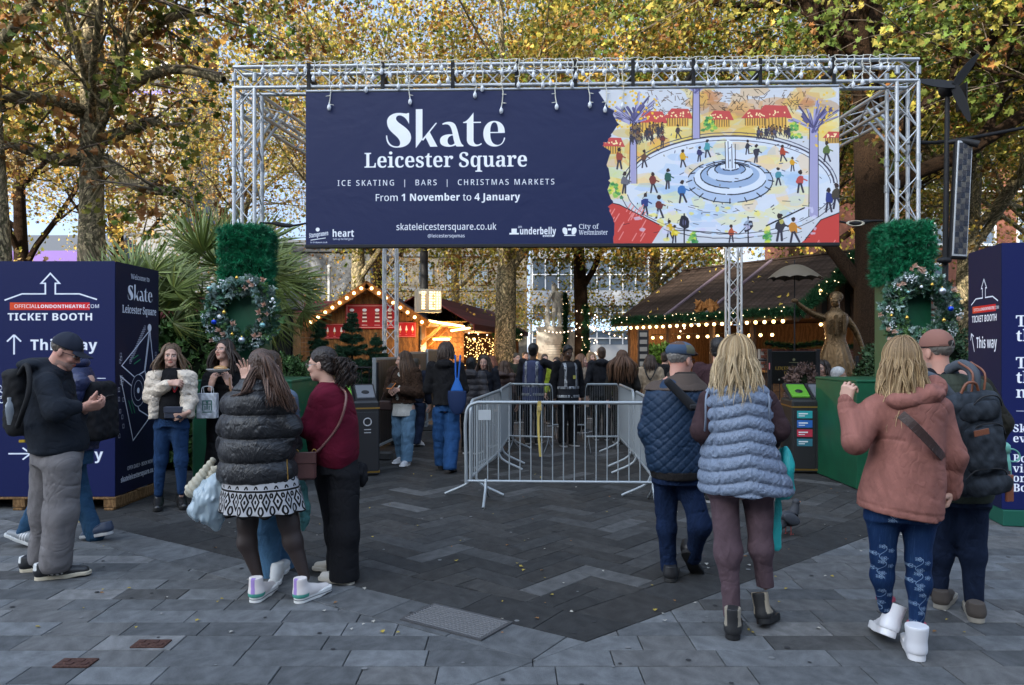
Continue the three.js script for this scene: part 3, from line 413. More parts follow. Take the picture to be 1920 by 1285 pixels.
  for (let i = 0; i < 40; i++) man(1180 + R() * 60, 240 + R() * 26, 16, ['#8a6f4a', '#6b4a3a', '#3d3a44'][i % 3]); for (let i = 0; i < 26; i++) man(1412 + R() * 60, 246 + R() * 12, 15, ['#3d3a44', '#7a5a3a', '#54506a'][i % 3]);
  // red canopies in the lower corners, lamps
  for (const pg of [[[1140, 380], [1160, 384], [1240, 425], [1218, 460], [1136, 460]], [[1500, 452], [1530, 415], [1566, 400], [1566, 460], [1490, 460]]]) { g.fillStyle = '#c9463f'; g.beginPath(); pg.forEach(([a, b]) => g.lineTo(X(a), Y(b))); g.fill(); for (let i = 0; i < 24; i++) { const a = pg[0][0] + R() * 70, b = pg[0][1] + R() * 60; ln([[a, b], [a - 8, b + 14]], 4, '#e58a84'); } ln(pg.slice(0, 3), 3.4); }
  for (const [x, y] of [[1280, 418], [1397, 425]]) { bl(x, y, 9, 12, '#2c2b38', 1); bl(x, y, 4, 6, '#6a688c', 1); ln([[x, y - 16], [x, y + 40]], 5); } for (let i = 0; i < 50; i++) bl(1190 + R() * 330, 390 + R() * 60, 3 + R() * 6, 2 + R() * 4, ['#f1e36e', '#cfe0f0', '#d9d2ea'][i % 3], .7);
  ln([[1262, 432], [1380, 440], [1392, 428]], 3); ln([[1430, 425], [1500, 392]], 5); for (let i = 0; i < 40; i++) { const a = 1150 + R() * 400, b = 380 + R() * 70; ln([[a, b], [a + (R() - .5) * 30, b + (R() - .5) * 10]], 1.8); }
  g.restore();
  // ---- lettering
  const wt = '#eef0f4'; g.fillStyle = wt; skateLogo(g, X(725), Y(203), 224 * k / 712); didone(g, 'Leicester Square', X(837), Y(312), 80, 307 * k);
  g.font = '31px sans-serif'; g.textAlign = 'center'; try { g.letterSpacing = '5.5px'; } catch (e) { } g.fillText('ICE SKATING  |  BARS  |  CHRISTMAS MARKETS', X(838), Y(346), 410 * k); try { g.letterSpacing = '0px'; } catch (e) { }
  const seg = (parts, x, y) => { let t = 0; for (const [f, s] of parts) { g.font = f; t += g.measureText(s).width; } g.textAlign = 'left'; let q = x - t / 2; for (const [f, s] of parts) { g.font = f; g.fillText(s, q, y); q += g.measureText(s).width; } g.textAlign = 'center'; };
  seg([['39px sans-serif', 'From '], ['bold 39px sans-serif', '1 November'], ['39px sans-serif', ' to '], ['bold 39px sans-serif', '4 January']], X(840), Y(375));
  g.font = '36px sans-serif'; g.fillText('skateleicestersquare.co.uk', X(838), Y(430), 188 * k); g.font = '18px sans-serif'; g.fillText('@leicestersqxmas', X(838), Y(444), 70 * k);
  g.font = 'bold 40px sans-serif'; g.fillText('heart', X(644), Y(442), 42 * k); g.font = '11px sans-serif'; g.fillText('turn up the feel good', X(644), Y(448), 38 * k);
  g.save(); g.translate(X(598), Y(441)); g.rotate(-.14); g.font = 'italic bold 24px serif'; g.fillText('Staropramen', 0, 0, 37 * k); g.fillRect(-34, 8, 60, 3); g.restore(); g.beginPath(); g.arc(X(596), Y(428), 8, 0, 7); g.fill(); g.font = '9px sans-serif'; g.fillText('be drinkaware.co.uk', X(598), Y(454), 32 * k);
  g.font = '14px sans-serif'; g.fillText('an', X(976), Y(427)); g.font = 'bold 38px sans-serif'; g.fillText('underbelly', X(1009), Y(439), 68 * k); g.font = 'bold 15px sans-serif'; g.fillText('event', X(1028), Y(444)); g.fillRect(X(960), Y(428), 10 * k, 9 * k); g.fillRect(X(956), Y(436), 18 * k, 3 * k);
  g.font = '25px serif'; g.textAlign = 'left'; g.fillText('City of', X(1085), Y(429)); g.fillText('Westminster', X(1085), Y(440), 54 * k); g.textAlign = 'center';
  for (const s of [-1, 1]) { g.beginPath(); g.ellipse(X(1068 + s * 8), Y(433), 5 * k, 7 * k, s * .4, 0, 7); g.fill(); } g.fillStyle = '#18224a'; g.fillRect(X(1064), Y(427), 8 * k, 11 * k); g.fillStyle = wt; g.fillRect(X(1065), Y(428), 6 * k, 4 * k); g.fillRect(X(1058), Y(440), 21 * k, 2 * k); g.fillRect(X(1064), Y(421), 8 * k, 3 * k);
}

// ---------------------------------------------------------------- green plinths, columns, tinsel and wreaths at the two legs
function needleTuft(seed, n, l, w, up = .2) { const R = mulberry(seed), pos = []; for (let i = 0; i < n; i++) { const a = R() * 6.28, b = up + R() * 1.3, d = V(Math.cos(a) * Math.sin(b), Math.cos(b), Math.sin(a) * Math.sin(b)), s = V(R() - .5, R() - .5, R() - .5).cross(d).normalize().multiplyScalar(w), e = d.multiplyScalar(l * (.6 + R() * .6)); pos.push(s.x, s.y, s.z, -s.x, -s.y, -s.z, e.x, e.y, e.z); } const g = new THREE.BufferGeometry(); g.setAttribute('position', new THREE.Float32BufferAttribute(pos, 3)); g.computeVertexNormals(); return g; }
function scatter(name, geo, m, spots, parent, colFn) { const im = new THREE.InstancedMesh(geo, m, spots.length), M = new THREE.Matrix4(), Q = new THREE.Quaternion(); im.name = name; im.userData.kind = 'stuff'; im.castShadow = im.receiveShadow = true; spots.forEach(([p, n, s, a = 0], i) => { Q.setFromUnitVectors(QY, n).multiply(new THREE.Quaternion().setFromAxisAngle(QY, a)); im.setMatrixAt(i, M.compose(p, Q, V(s, s, s))); if (colFn) im.setColorAt(i, colFn(i)); }); parent.add(im); return im; }
const DS = THREE.DoubleSide, tinselM = mat(0xffffff, .45, { side: DS, metalness: .15 }), tuftA = needleTuft(3, 26, .085, .004), sprayM = mat(0xffffff, .6, { side: DS });
function leafGeo(l, w, bend = .15, seg = 5) { const pos = [], idx = []; for (let i = 0; i <= seg; i++) { const t = i / seg, ww = w * Math.sin(Math.PI * Math.pow(t, .8)) * .5 + .0005, y = l * t, z = -bend * l * t * t; pos.push(-ww, y, z + ww * .4, 0, y, z, ww, y, z + ww * .4); } for (let i = 0; i < seg; i++) for (let j = 0; j < 2; j++) { const a = i * 3 + j; idx.push(a, a + 1, a + 3, a + 1, a + 4, a + 3); } const g = new THREE.BufferGeometry(); g.setAttribute('position', new THREE.Float32BufferAttribute(pos, 3)); g.setIndex(idx); g.computeVertexNormals(); return g; }
const sprig = (() => { const L = []; for (let i = 0; i < 7; i++) for (const s of [-1, 1]) { const g = leafGeo(.07, .032, .3, 3); g.rotateZ(-s * 1.0).rotateY(i * .5).translate(0, .022 * i, 0); L.push(g); } return merge(L); })();
const starG = merge(Array.from({ length: 9 }, (_, i) => leafGeo(.075, .02, .12, 3).rotateX(.35 + (i % 2) * .3).rotateY(i / 9 * 6.28)));
const goldM = mat([.75, .48, .1], .25, { metalness: .9 }), silverM = mat([.6, .64, .7], .3, { metalness: .8 }), blueB = mat([.01, .06, .55], .12, { metalness: .5 }), aquaB = mat([.25, .5, .5], .2, { metalness: .5 }), copperM = mat([.72, .52, .42], .45, { metalness: .3, side: DS }), frostM = mat([.75, .78, .8], .5);
function gatePost(side) {
  const L = side < 0, p = L ? TL : TR, w = L ? 'left' : 'right', cx = L ? -3.22 : 4.70, R = mulberry(L ? 5 : 6);
  const b = thing('plinth_box', `${L ? 'green painted plinth box behind the group of women, left leg' : 'large green painted plinth box under the right truss leg'}`, 'plinth', [cx, 0, -9.5]); part('body', bx(1.18, 1.27, 1.2, 0, .645, 0, .006), greenM, b); part('lid', bx(1.195, .03, 1.215, 0, 1.295, 0, .006), greenM, b);
  const c = thing('column_cladding', `dark green boxed column round the ${w} truss leg`, 'column', [p.x, 1.312, p.z]); part('panel', bx(.47, 1.2, .47, 0, .6, 0, .005), greenM, c);
  const t = thing('tinsel_garland', `bushy dark green tinsel garland round the ${w} truss leg`, 'garland', [p.x, 2.5, p.z]); part('core', bx(.46, .66, .46, 0, .37, 0, .06), mat([.004, .04, .02], .9), t);
  const sp = []; for (let i = 0; i < 2300; i++) { const f = Math.floor(R() * 5), u = R() - .5, v = R() * .7, rr = .225 + R() * .04; let q, n; if (f === 4) { q = V(u * .46, .7, (R() - .5) * .46); n = V(u, 1, R() - .5); } else { const d = f * Math.PI / 2; q = V(Math.sin(d) * rr + Math.cos(d) * u * .5, v, Math.cos(d) * rr - Math.sin(d) * u * .5); n = V(Math.sin(d), .2 + (R() - .5), Math.cos(d)); } n.add(V((R() - .5) * .9, (R() - .6) * .9, (R() - .5) * .9)).normalize(); const bu = noise3(q.x * 9, q.y * 9, q.z * 9 + side * 3); if (bu < -.35) continue; q.addScaledVector(n, .045 * bu); sp.push([q, n, .55 + R() * .6, R() * 6]); }
  scatter('tinsel', tuftA, tinselM, sp, t, () => { const k = .4 + R() * 1.1; return C(.010 * k, .20 * k, .085 * k); });
  // wreath
  const wr = thing('wreath', `frosted leaf wreath with baubles, stars and berries on the ${w} column`, 'wreath', [L ? XA(455, 9.3) : XA(1722, 9.05), L ? YA(588, 9.3) : YA(583, 9.05), L ? -9.28 : -9.02]), ro = .345;
  part('ring', new THREE.TorusGeometry(ro, .04, 8, 40), mat([.03, .045, .035], .9), wr);
  const ls = []; for (let i = 0; i < 620; i++) { const a = R() * 6.283, b2 = R() * 6.283, rr = ro + Math.cos(b2) * (.035 + R() * .04), q = V(Math.cos(a) * rr, Math.sin(a) * rr, Math.sin(b2) * .05), n = V(Math.cos(a) * Math.cos(b2) - Math.sin(a) * .9, Math.sin(a) * Math.cos(b2) + Math.cos(a) * .9, Math.sin(b2) + .3).add(V((R() - .5) * 1.2, (R() - .5) * 1.2, (R() - .5) * .8)).normalize(); ls.push([q, n, .42 + R() * .4, R() * 6]); }
  scatter('leaves', sprig, sprayM, ls, wr, () => { const k = R(), d = .5 + R() * .7; return k < .35 ? C(.26 * d, .36 * d, .33 * d) : k < .8 ? C(.07 * d, .17 * d, .11 * d) : C(.12 * d, .25 * d, .08 * d); });
  const ball = new THREE.SphereGeometry(1, 20, 14), BL = L ? [[372, 0, .056, blueB], [0, 0, 0]] : [];
  const bs = L ? [[401, 604, .036, blueB], [420, 586, .026, goldM], [411, 594, .027, frostM], [392, 541, .03, aquaB], [492, 610, .039, aquaB], [453, 638, .046, silverM], [435, 627, .023, goldM], [444, 521, .022, goldM], [511, 561, .022, frostM]] : [[1767, 546, .046, silverM], [1783, 579, .035, blueB], [1748, 534, .022, goldM], [1701, 596, .024, goldM], [1672, 592, .02, goldM], [1770, 601, .027, goldM], [1728, 538, .02, frostM], [1703, 548, .02, aquaB]];
  for (const [px, py, r, m] of bs) { const d = L ? 9.1 : 8.84, o = part('bauble', ball, m, wr); o.scale.setScalar(r * .92); o.position.copy(at(px, py, d).sub(wr.position)); part('cap', cyl(V(0, .95, 0), V(0, 1.2, 0), .28, .2, 8), goldM, o); }
  const ss = L ? [[467, 531], [459, 540], [476, 535], [487, 587], [489, 600], [496, 573], [501, 590], [488, 626], [478, 632], [437, 611], [422, 628], [493, 527], [396, 640], [412, 621]] : [[1722, 503], [1708, 507], [1726, 510], [1690, 533], [1683, 536], [1786, 548], [1650, 590], [1665, 622], [1674, 622], [1795, 601], [1665, 634], [1712, 500]];
  for (const [px, py] of ss) { const o = part('star_flower', starG, copperM, wr); o.position.copy(at(px, py, L ? 9.08 : 8.82).sub(wr.position)); o.rotation.set(1.35 + (R() - .5) * .6, R() * 6, (R() - .5) * .8); o.scale.setScalar(.8 + R() * .45); }
  const be = []; for (let k = 0; k < 9; k++) { const a = R() * 6.28, q = V(Math.cos(a) * (ro + .07), Math.sin(a) * (ro + .07), .09); for (let i = 0; i < 14; i++) be.push([q.clone().add(V((R() - .5) * .1, (R() - .5) * .1, R() * .04)), QY, .8 + R() * .5]); } scatter('berries', new THREE.SphereGeometry(.0085, 6, 5), frostM, be, wr);
}
gatePost(-1); gatePost(1);

// ---------------------------------------------------------------- ticket booths
const navyM = mat([.008, .016, .075], .6), navyDark = mat([.02, .018, .045], .45), palletM = mat([.32, .18, .08], .85, { map: rep(TX.wood, 2) });
function arrowIcon(g, x, y, w, lw) { const s = w / 220; g.lineWidth = lw; g.strokeStyle = '#e9edf5'; g.lineJoin = 'miter'; g.beginPath(); for (const [a, b] of [[-110, 26], [-68, 8], [-12, 8], [-12, -22], [-22, -22], [0, -50], [22, -22], [12, -22], [12, 8], [70, 8], [112, 24]]) g.lineTo(x + a * s, y + b * s); g.stroke(); }
function arrow(g, x0, y0, x1, y1, lw, hd) { g.lineWidth = lw; g.strokeStyle = '#e9edf5'; g.beginPath(); g.moveTo(x0, y0); g.lineTo(x1, y1); const a = Math.atan2(y1 - y0, x1 - x0); for (const s of [-1, 1]) { g.moveTo(x1, y1); g.lineTo(x1 - Math.cos(a + s * .72) * hd, y1 - Math.sin(a + s * .72) * hd); } g.stroke(); }
function ticketHead(g, x, y, s) { // icon, red band, TICKET BOOTH; s = pixels per photo pixel
  arrowIcon(g, x, y, 172 * s, 3.2 * s); const gr = g.createLinearGradient(x - 75 * s, 0, x + 75 * s, 0); gr.addColorStop(0, '#dc4a1e'); gr.addColorStop(.5, '#d4201f'); gr.addColorStop(1, '#d3161f'); g.fillStyle = gr; g.fillRect(x - 76 * s, y + 25 * s, 150 * s, 17 * s);
  g.fillStyle = '#f2f2f4'; g.textAlign = 'left'; let q = x - 68 * s; for (const [f, t] of [['', 'OFFICIAL'], ['bold ', 'LONDONTHEATRE'], ['', '.COM']]) { g.font = f + 10.6 * s + 'px sans-serif'; const w = g.measureText(t).width; g.fillText(t, q, y + 37.5 * s); q += w; }
  g.textAlign = 'center'; g.font = `bold ${23 * s}px sans-serif`; g.fillText('TICKET BOOTH', x, y + 65 * s, 164 * s);
}
{
  const d = 7.8, x1 = -4.15, h = 2.6, y0 = .14, bl = thing('ticket_booth', 'navy ticket booth block on a wooden pallet, left, with site map side', 'ticket booth', [-5.6, 0, -7.8]), w = 2.9, dp = .95;
  const ft = canvasTex(1024, 1024, (g, W, H) => { // front: 2.9 m wide, 2.46 m tall; photo pixels to canvas
    const k = W / (w / d * F), X = px => W - (XA(212, d) - XA(px, d)) / w * W, Y = py => (h - YA(py, d)) / (h - y0) * H; g.fillStyle = '#05144a'; g.fillRect(0, 0, W, H); const s = k;
    ticketHead(g, X(91), Y(546), s); arrow(g, X(23), Y(665), X(23), Y(628), 3.4 * s, 20 * s); g.fillStyle = '#eef0f6'; g.font = `bold ${33 * s}px sans-serif`; g.textAlign = 'left'; g.fillText('This way', X(53), Y(657), 126 * s); g.fillRect(X(0), Y(709), 195 * s, 1.6 * s);
    arrow(g, X(12), Y(851), X(54), Y(851), 3.4 * s, 20 * s); g.fillText('This way', X(64), Y(862), 126 * s);
  });
  part('core', bx(w, h - y0 - .01, dp, 0, (h + y0) / 2, -dp / 2 - .01, .006), navyM, bl);
  part('front_panel', new THREE.PlaneGeometry(w, h - y0).translate(0, (h + y0) / 2, .002), mat(0xffffff, .6, { map: ft }), bl);
  const stx = canvasTex(512, 1320, (g, W, H) => {
    g.fillStyle = '#151430'; g.fillRect(0, 0, W, H); g.fillStyle = '#e4e6ee'; g.strokeStyle = '#d9dce8'; g.textAlign = 'center'; const X = u => u * W, Y = v => v * H; // u across, v down
    g.font = '40px serif'; g.fillText('Welcome to', X(.55), Y(.062)); skateLogo(g, X(.26), Y(.085), W * .58 / 712); g.font = 'bold 62px serif'; g.fillText('Leicester Square', X(.54), Y(.215), W * .8);
    g.lineWidth = 7; const poly = p => { g.beginPath(); p.forEach(([a, b]) => g.lineTo(X(a), Y(b))); g.closePath(); g.stroke(); };
    poly([[.76, .29], [.64, .475], [.42, .5], [.13, .445]]); poly([[.78, .29], [.97, .64], [.74, .58], [.66, .475]]); poly([[.1, .49], [.34, .535], [.52, .65], [.78, .69], [.38, .78]]);
    g.beginPath(); g.ellipse(X(.5), Y(.56), W * .16, H * .07, 0, 0, 7); g.stroke(); g.fillStyle = '#151430'; g.fill(); g.lineWidth = 3; g.beginPath(); g.ellipse(X(.5), Y(.56), W * .1, H * .045, 0, 0, 7); g.stroke(); g.fillStyle = '#dfe2ec'; g.beginPath(); g.ellipse(X(.5), Y(.56), W * .03, H * .013, 0, 0, 7); g.fill(); g.beginPath(); g.arc(X(.77), Y(.275), 24, 0, 7); g.fill();
    const Rm = mulberry(8); g.lineWidth = 2; for (let i = 0; i < 46; i++) { const u = i < 18 ? .3 + i * .02 : Rm() < .5 ? .05 + Rm() * .1 : .9 + Rm() * .06, v = i < 18 ? .42 - i * .009 : .38 + Rm() * .36; g.strokeRect(X(u), Y(v), 16, 22); } g.strokeStyle = '#2f8a5c'; g.lineWidth = 6; for (const [a, b, c, e] of [[.35, .42, .5, .4], [.4, .44, .55, .42], [.28, .6, .36, .66], [.34, .6, .42, .66], [.84, .5, .88, .6]]) { g.beginPath(); g.moveTo(X(a), Y(b)); g.lineTo(X(c), Y(e)); g.stroke(); }
    g.fillStyle = '#e4e6ee'; g.font = '30px sans-serif'; g.fillText('OPEN DAILY · BOOK NOW', X(.55), Y(.905), W * .6); g.font = 'bold 42px sans-serif'; g.fillText('skateleicestersquare.co.uk', X(.53), Y(.95), W * .84);
  });
  part('map_panel', new THREE.PlaneGeometry(dp, h - y0).rotateY(Math.PI / 2).translate(w / 2 + .002, (h + y0) / 2, -dp / 2 - .01), mat(0xffffff, .6, { map: stx }), bl); bl.position.set(x1 - w / 2, 0, -d); bl.rotation.y = 0;
  const pal = thing('pallet', 'pale wooden pallet under the left ticket booth', 'pallet', [x1 - w / 2, 0, -d]); for (const z of [-.02, -.48, -.95]) part('board', bx(w + .04, .022, .11, 0, .124, z - .02, .003), palletM, pal); for (const x of [-1.35, -.5, .45, 1.4]) for (const z of [-.02, -.48, -.95]) part('block', bx(.13, .085, .1, x, .07, z - .02, .004), palletM, pal); for (const x of [-1.35, -.5, .45, 1.4]) part('runner', bx(.1, .022, 1.06, x, .012, -.5, .003), palletM, pal); part('side_board', bx(.022, .1, .98, w / 2 - .0, .075, -.5, .003), palletM, pal);
  // right booth
  const e = thing('ticket_booth', 'navy ticket booth block at the right edge of the picture', 'ticket booth', [4.66, 0, -7.1], -.2), rw = 2.4, rd = .78, rh = 2.69, ry = .16;
  part('core', bx(rw, rh - ry, rd, rw / 2, (rh + ry) / 2, -rd / 2 - .01, .006), navyM, e);
  const f2 = canvasTex(1024, 1024, (g, W, H) => { g.fillStyle = '#0a164e'; g.fillRect(0, 0, W, H); g.fillStyle = '#eef0f6'; g.textAlign = 'left'; const d = 7.1, X = px => (XA(px, d) - 4.66) / rw * W, Y = py => (rh - YA(py, d)) / (rh - ry) * H, k = W / (rw / d * F); const T = (s, px, py, z, b) => { g.font = `bold ${z * k}px serif`; g.fillText(s, X(px), Y(py)); }; for (const [s, y] of [['Th', 613], ['th', 640], ['Th', 691], ['th', 718], ['m', 746]]) T(s, 1902, y, 28); for (const [s, y] of [['Ska', 810], ['eve', 829], ['Boo', 866], ['via', 885], ['or i', 903], ['Box', 921]]) T(s, 1897, y, 19); g.fillRect(X(1903), Y(770), 300, 2); });
  part('front_panel', new THREE.PlaneGeometry(rw, rh - ry).translate(rw / 2, (rh + ry) / 2, .002), mat(0xffffff, .6, { map: f2 }), e);
  const s2 = canvasTex(512, 1500, (g, W, H) => { g.fillStyle = '#0a1238'; g.fillRect(0, 0, W, H); const s = 2.55; ticketHead(g, W * .5, H * .185, s * .95); arrow(g, W * .2, H * .41, W * .1, H * .335, 8, 44); g.fillStyle = '#eef0f6'; g.font = 'bold 92px sans-serif'; g.textAlign = 'left'; g.fillText('This way', W * .26, H * .395, W * .62); g.fillRect(W * .12, H * .555, W * .76, 4); });
  part('side_panel', new THREE.PlaneGeometry(rd, rh - ry).rotateY(-Math.PI / 2).translate(-.002, (rh + ry) / 2, -rd / 2 - .01), mat(0xffffff, .6, { map: s2 }), e); part('base', merge([bx(.3, .15, .9, .15, .08, -.42, .005), bx(.3, .15, .9, 1.7, .08, -.42, .005), bx(2.3, .03, .84, 1.2, .142, -.44, .004)]), mat([.01, .09, .06], .6), e);
}
// ---------------------------------------------------------------- market huts
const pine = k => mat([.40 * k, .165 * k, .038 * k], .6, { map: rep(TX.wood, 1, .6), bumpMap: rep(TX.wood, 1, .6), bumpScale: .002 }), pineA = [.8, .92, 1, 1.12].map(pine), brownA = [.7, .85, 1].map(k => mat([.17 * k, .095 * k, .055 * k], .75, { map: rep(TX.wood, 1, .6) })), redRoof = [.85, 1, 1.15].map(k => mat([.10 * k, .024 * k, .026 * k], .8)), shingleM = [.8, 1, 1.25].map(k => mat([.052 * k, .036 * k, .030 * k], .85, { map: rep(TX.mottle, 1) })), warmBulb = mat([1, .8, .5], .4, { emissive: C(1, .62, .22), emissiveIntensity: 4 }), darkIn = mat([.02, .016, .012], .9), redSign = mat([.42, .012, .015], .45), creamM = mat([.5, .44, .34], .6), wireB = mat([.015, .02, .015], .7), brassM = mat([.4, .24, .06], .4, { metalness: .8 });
const bulbG = merge([new THREE.SphereGeometry(.042, 10, 8)]), sockG = cyl(V(0, .035, 0), V(0, .085, 0), .02, .016, 7);
const garlandGeo = needleTuft(12, 30, .15, .006), garlandM = mat(0xffffff, .75, { side: DS });
function garland(name, label, pts, r, n, seed, group, lights = true) {
  const g = thing(name, label, 'garland', [0, 0, 0], 0, group), R = mulberry(seed), c = new THREE.CatmullRomCurve3(pts), sp = [], br = [];
  part('core', tube(c.getPoints(pts.length * 5), r * .5, 6), mat([.006, .02, .01], .9), g);
  for (let i = 0; i < n; i++) { const p = c.getPoint(R()), a = V(R() - .5, R() - .35, R() - .5).normalize(); sp.push([p.clone().addScaledVector(a, r * .45), a, (.6 + R() * .6) * r / .12, R() * 6]); if (lights && R() < .09) br.push([p.clone().addScaledVector(a, r * 1.1), QY, .7 + R() * .5]); }
  scatter('needles', garlandGeo, garlandM, sp, g, () => { const k = .5 + R(); return C(.012 * k, .055 * k, .02 * k); });
  if (br.length) scatter('fairy_bulbs', new THREE.SphereGeometry(.012, 5, 4), mat([1, .85, .6], .5, { emissive: C(1, .75, .4), emissiveIntensity: 2.2 }), br, g);
  return g;
}
function bulbString(name, label, pts, n, sag, group) { const g = thing(name, label, 'string lights', [0, 0, 0], 0, group), q = []; for (let i = 0; i <= n; i++) { const p = pts[0].clone().lerp(pts[1], i / n); q.push(p); const b = part('bulb', bulbG, warmBulb, g); b.position.copy(p).y -= .09; part('socket', sockG, wireB, b); } part('wire', tube(q, .008, 5), wireB, g); return g; }
const lamp = (p, I, col = [1, .62, .28]) => { const l = new THREE.PointLight(C(...col), I); l.position.copy(p); l.castShadow = true; l.shadow.radius = 6; scene.add(l); return l; };
{ // the brown-roofed hut on the right: built in its own frame, x along the eave (towards the viewer), z from eave to ridge
  const o = V(3.05, 0, -21.5), h = thing('brown_roofed_hut', 'large timber market hut with brown shingle roof, brick panel and garlands', 'market hut', o), ang = Math.atan2(.825, .565); h.rotation.y = -ang;   // local x -> (.565,.825), local z -> (-.825,.565)
  const Lx = 5.5, hw = 2.83, eY = 2.46, rY = 4.08, R = mulberry(3); // eave at z=0, ridge at z=-hw
  const sl = Math.hypot(hw, rY - eY), a = Math.atan2(rY - eY, hw), n = 27, row = cbox(Lx + .5, .022, sl / n + .05, .004);
  for (const s of [1, -1]) for (let i = 0; i < n; i++) { const t = (i + .5) / n, m = part('roof_course', row, shingleM[Math.floor(R() * 3)], h); m.position.set(Lx / 2 + .12, mix(eY, rY, t) + .03, s > 0 ? -hw * t : -hw * (2 - t)); m.rotation.x = s * (a + .012); }
  for (const x of [1.75, 3.15]) { const m = part('roof_batten', bx(.09, .05, sl, 0, 0, 0, .006), mat([.16, .12, .15], .6), h); m.position.set(x, (eY + rY) / 2 + .075, -hw / 2); m.rotation.x = a; }
  part('ridge_cap', bx(Lx + .5, .05, .18, Lx / 2 + .12, rY + .05, -hw, .01), shingleM[0], h);
  const inX = Lx - .95; // the gable wall stands back under the overhang
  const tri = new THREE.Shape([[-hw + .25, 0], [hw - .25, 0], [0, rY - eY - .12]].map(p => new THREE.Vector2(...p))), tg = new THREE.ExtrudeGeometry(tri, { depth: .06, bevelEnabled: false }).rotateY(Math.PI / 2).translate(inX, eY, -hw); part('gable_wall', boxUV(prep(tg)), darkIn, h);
  for (let i = 0; i < 20; i++) { const z = -.35 - i * .26, t = 1 - Math.abs(z + hw) / hw, hh = t * (rY - eY) - .1; if (hh > .1 && i % 4 !== 2) part('gable_board', bx(.03, hh, .235, inX + .085, eY + hh / 2, z, .004), i % 4 ? brownA[i % 3] : pineA[0], h); }
  part('back_wall', pbox(inX, eY, .08, inX / 2, eY / 2, -2 * hw + .3), brownA[0], h); part('far_wall', pbox(.08, eY, 2 * hw - .9, .1, eY / 2, -hw), brownA[1], h); part('ceiling', pbox(inX, .05, 2 * hw - .6, inX / 2, eY + .05, -hw), brownA[0], h);
  part('hut_floor', pbox(inX, .06, 2 * hw - .6, inX / 2, .031, -hw), brownA[1], h);
  const bM = [.75, .9, 1, 1.15].map(k => mat([.23 * k, .085 * k, .055 * k], .9, { map: rep(TX.granite, 2) })), brick = cbox(.04, .066, .215, .005); part('brick_backing', pbox(.06, .52, 2 * hw - .7, inX + .03, 1.42, -hw), mat([.3, .27, .24], .95), h);
  for (let r = 0; r < 7; r++) for (let i = 0; i < 21; i++) { const m = part('brick', brick, bM[Math.floor(R() * 4)], h); m.position.set(inX + .072 + R() * .004, 1.2 + r * .076, -.5 - i * .228 - (r % 2) * .112); }
  for (let i = 0; i < 7; i++) part('counter_board', bx(.05, .155, 2 * hw - .6, inX + .05, .08 + i * .16, -hw, .005), pineA[(i + 1) % 4], h); part('counter_shelf', bx(.42, .05, 2 * hw - .5, inX + .2, 1.15, -hw, .01), pineA[2], h);
  for (let i = 0; i < 6; i++) part('front_board', bx(inX, .15, .05, inX / 2, .09 + i * .16, -.32, .005), i < 4 ? brownA[i % 3] : pineA[0], h); part('front_counter', bx(inX + .1, .05, .5, inX / 2, 1.05, -.25, .01), pineA[1], h);
  for (const x of [.2, 1.7, 3.2, inX - .1]) part('post', bx(.11, eY, .11, x, eY / 2, -.3, .008), brownA[1], h);
  part('fascia', bx(Lx + .4, .16, .04, Lx / 2 + .1, eY - .05, .06, .006), brownA[0], h); for (const s of [1, -1]) { const m = part('barge_board', bx(.05, .2, sl + .1, 0, 0, 0, .006), brownA[0], h); m.position.set(Lx + .36, (eY + rY) / 2 - .06, s > 0 ? -hw / 2 : -hw * 1.5); m.rotation.x = s * a; }
  part('barrel', new THREE.LatheGeometry([[.001, 0], [.24, 0], [.31, .45], [.24, .9], [.001, .9]].map(p => new THREE.Vector2(...p)), 20).translate(2.6, .05, .35), brownA[2], h); const shelf = part('bottle_shelf', bx(inX - .6, .04, .3, inX / 2, 1.6, -2 * hw + .55, .006), brownA[2], h);
  h.updateMatrixWorld(true); const W = (x, y, z) => h.localToWorld(V(x, y, z));
  garland('eave_garland', 'green garland along the eave of the brown roofed hut', [W(-.1, eY + .02, .12), W(1.8, eY, .13), W(3.8, eY + .02, .13), W(Lx + .3, eY + .05, .12)], .12, 620, 71, 'garlands on the brown roofed hut');
  garland('gable_garland', 'green garland up the gable edge of the brown roofed hut', [W(Lx + .42, eY, .1), W(Lx + .42, (eY + rY) / 2 + .03, -hw / 2), W(Lx + .42, rY + .06, -hw), W(Lx + .42, (eY + rY) / 2 + .03, -hw * 1.5), W(Lx + .42, eY + .1, -hw * 1.95)], .15, 900, 72, 'garlands on the brown roofed hut');
  garland('wall_garland', 'dark garland swagged over the brick panel of the hut', [W(inX + .12, 1.82, -.5), W(inX + .14, 1.74, -1.6), W(inX + .12, 1.82, -2.6), W(inX + .14, 1.74, -3.8), W(inX + .12, 1.82, -5)], .08, 360, 73, null, false);
  bulbString('festoon_lights', 'row of warm bulbs under the eave garland of the brown hut', [W(-.05, eY - .1, .14), W(Lx + .1, eY - .06, .14)], 23, 0); bulbString('festoon_lights', 'inner row of warm bulbs over the serving counter of the brown hut', [W(.5, 2.1, -.9), W(inX, 2.12, -.9)], 12, 0);
  const gb = thing('festoon_lights', 'three warm bulbs on the gable of the brown roofed hut', 'string lights'); for (const [x, y, z] of [[Lx + .45, eY + .55, -.75], [inX + .4, 2.9, -2.2], [inX + .4, 2.3, -2.3]]) { const b = part('bulb', bulbG, warmBulb, gb); b.position.copy(W(x, y, z)); part('socket', sockG, wireB, b); } part('wire', tube([W(Lx + .45, eY + .62, -.75), W(inX + .4, 3, -2.2), W(inX + .4, 2.38, -2.3)], .007, 5), wireB, gb);
  lamp(W(1.4, 1.95, -1.1), 5); lamp(W(3.6, 1.95, -1.1), 5);
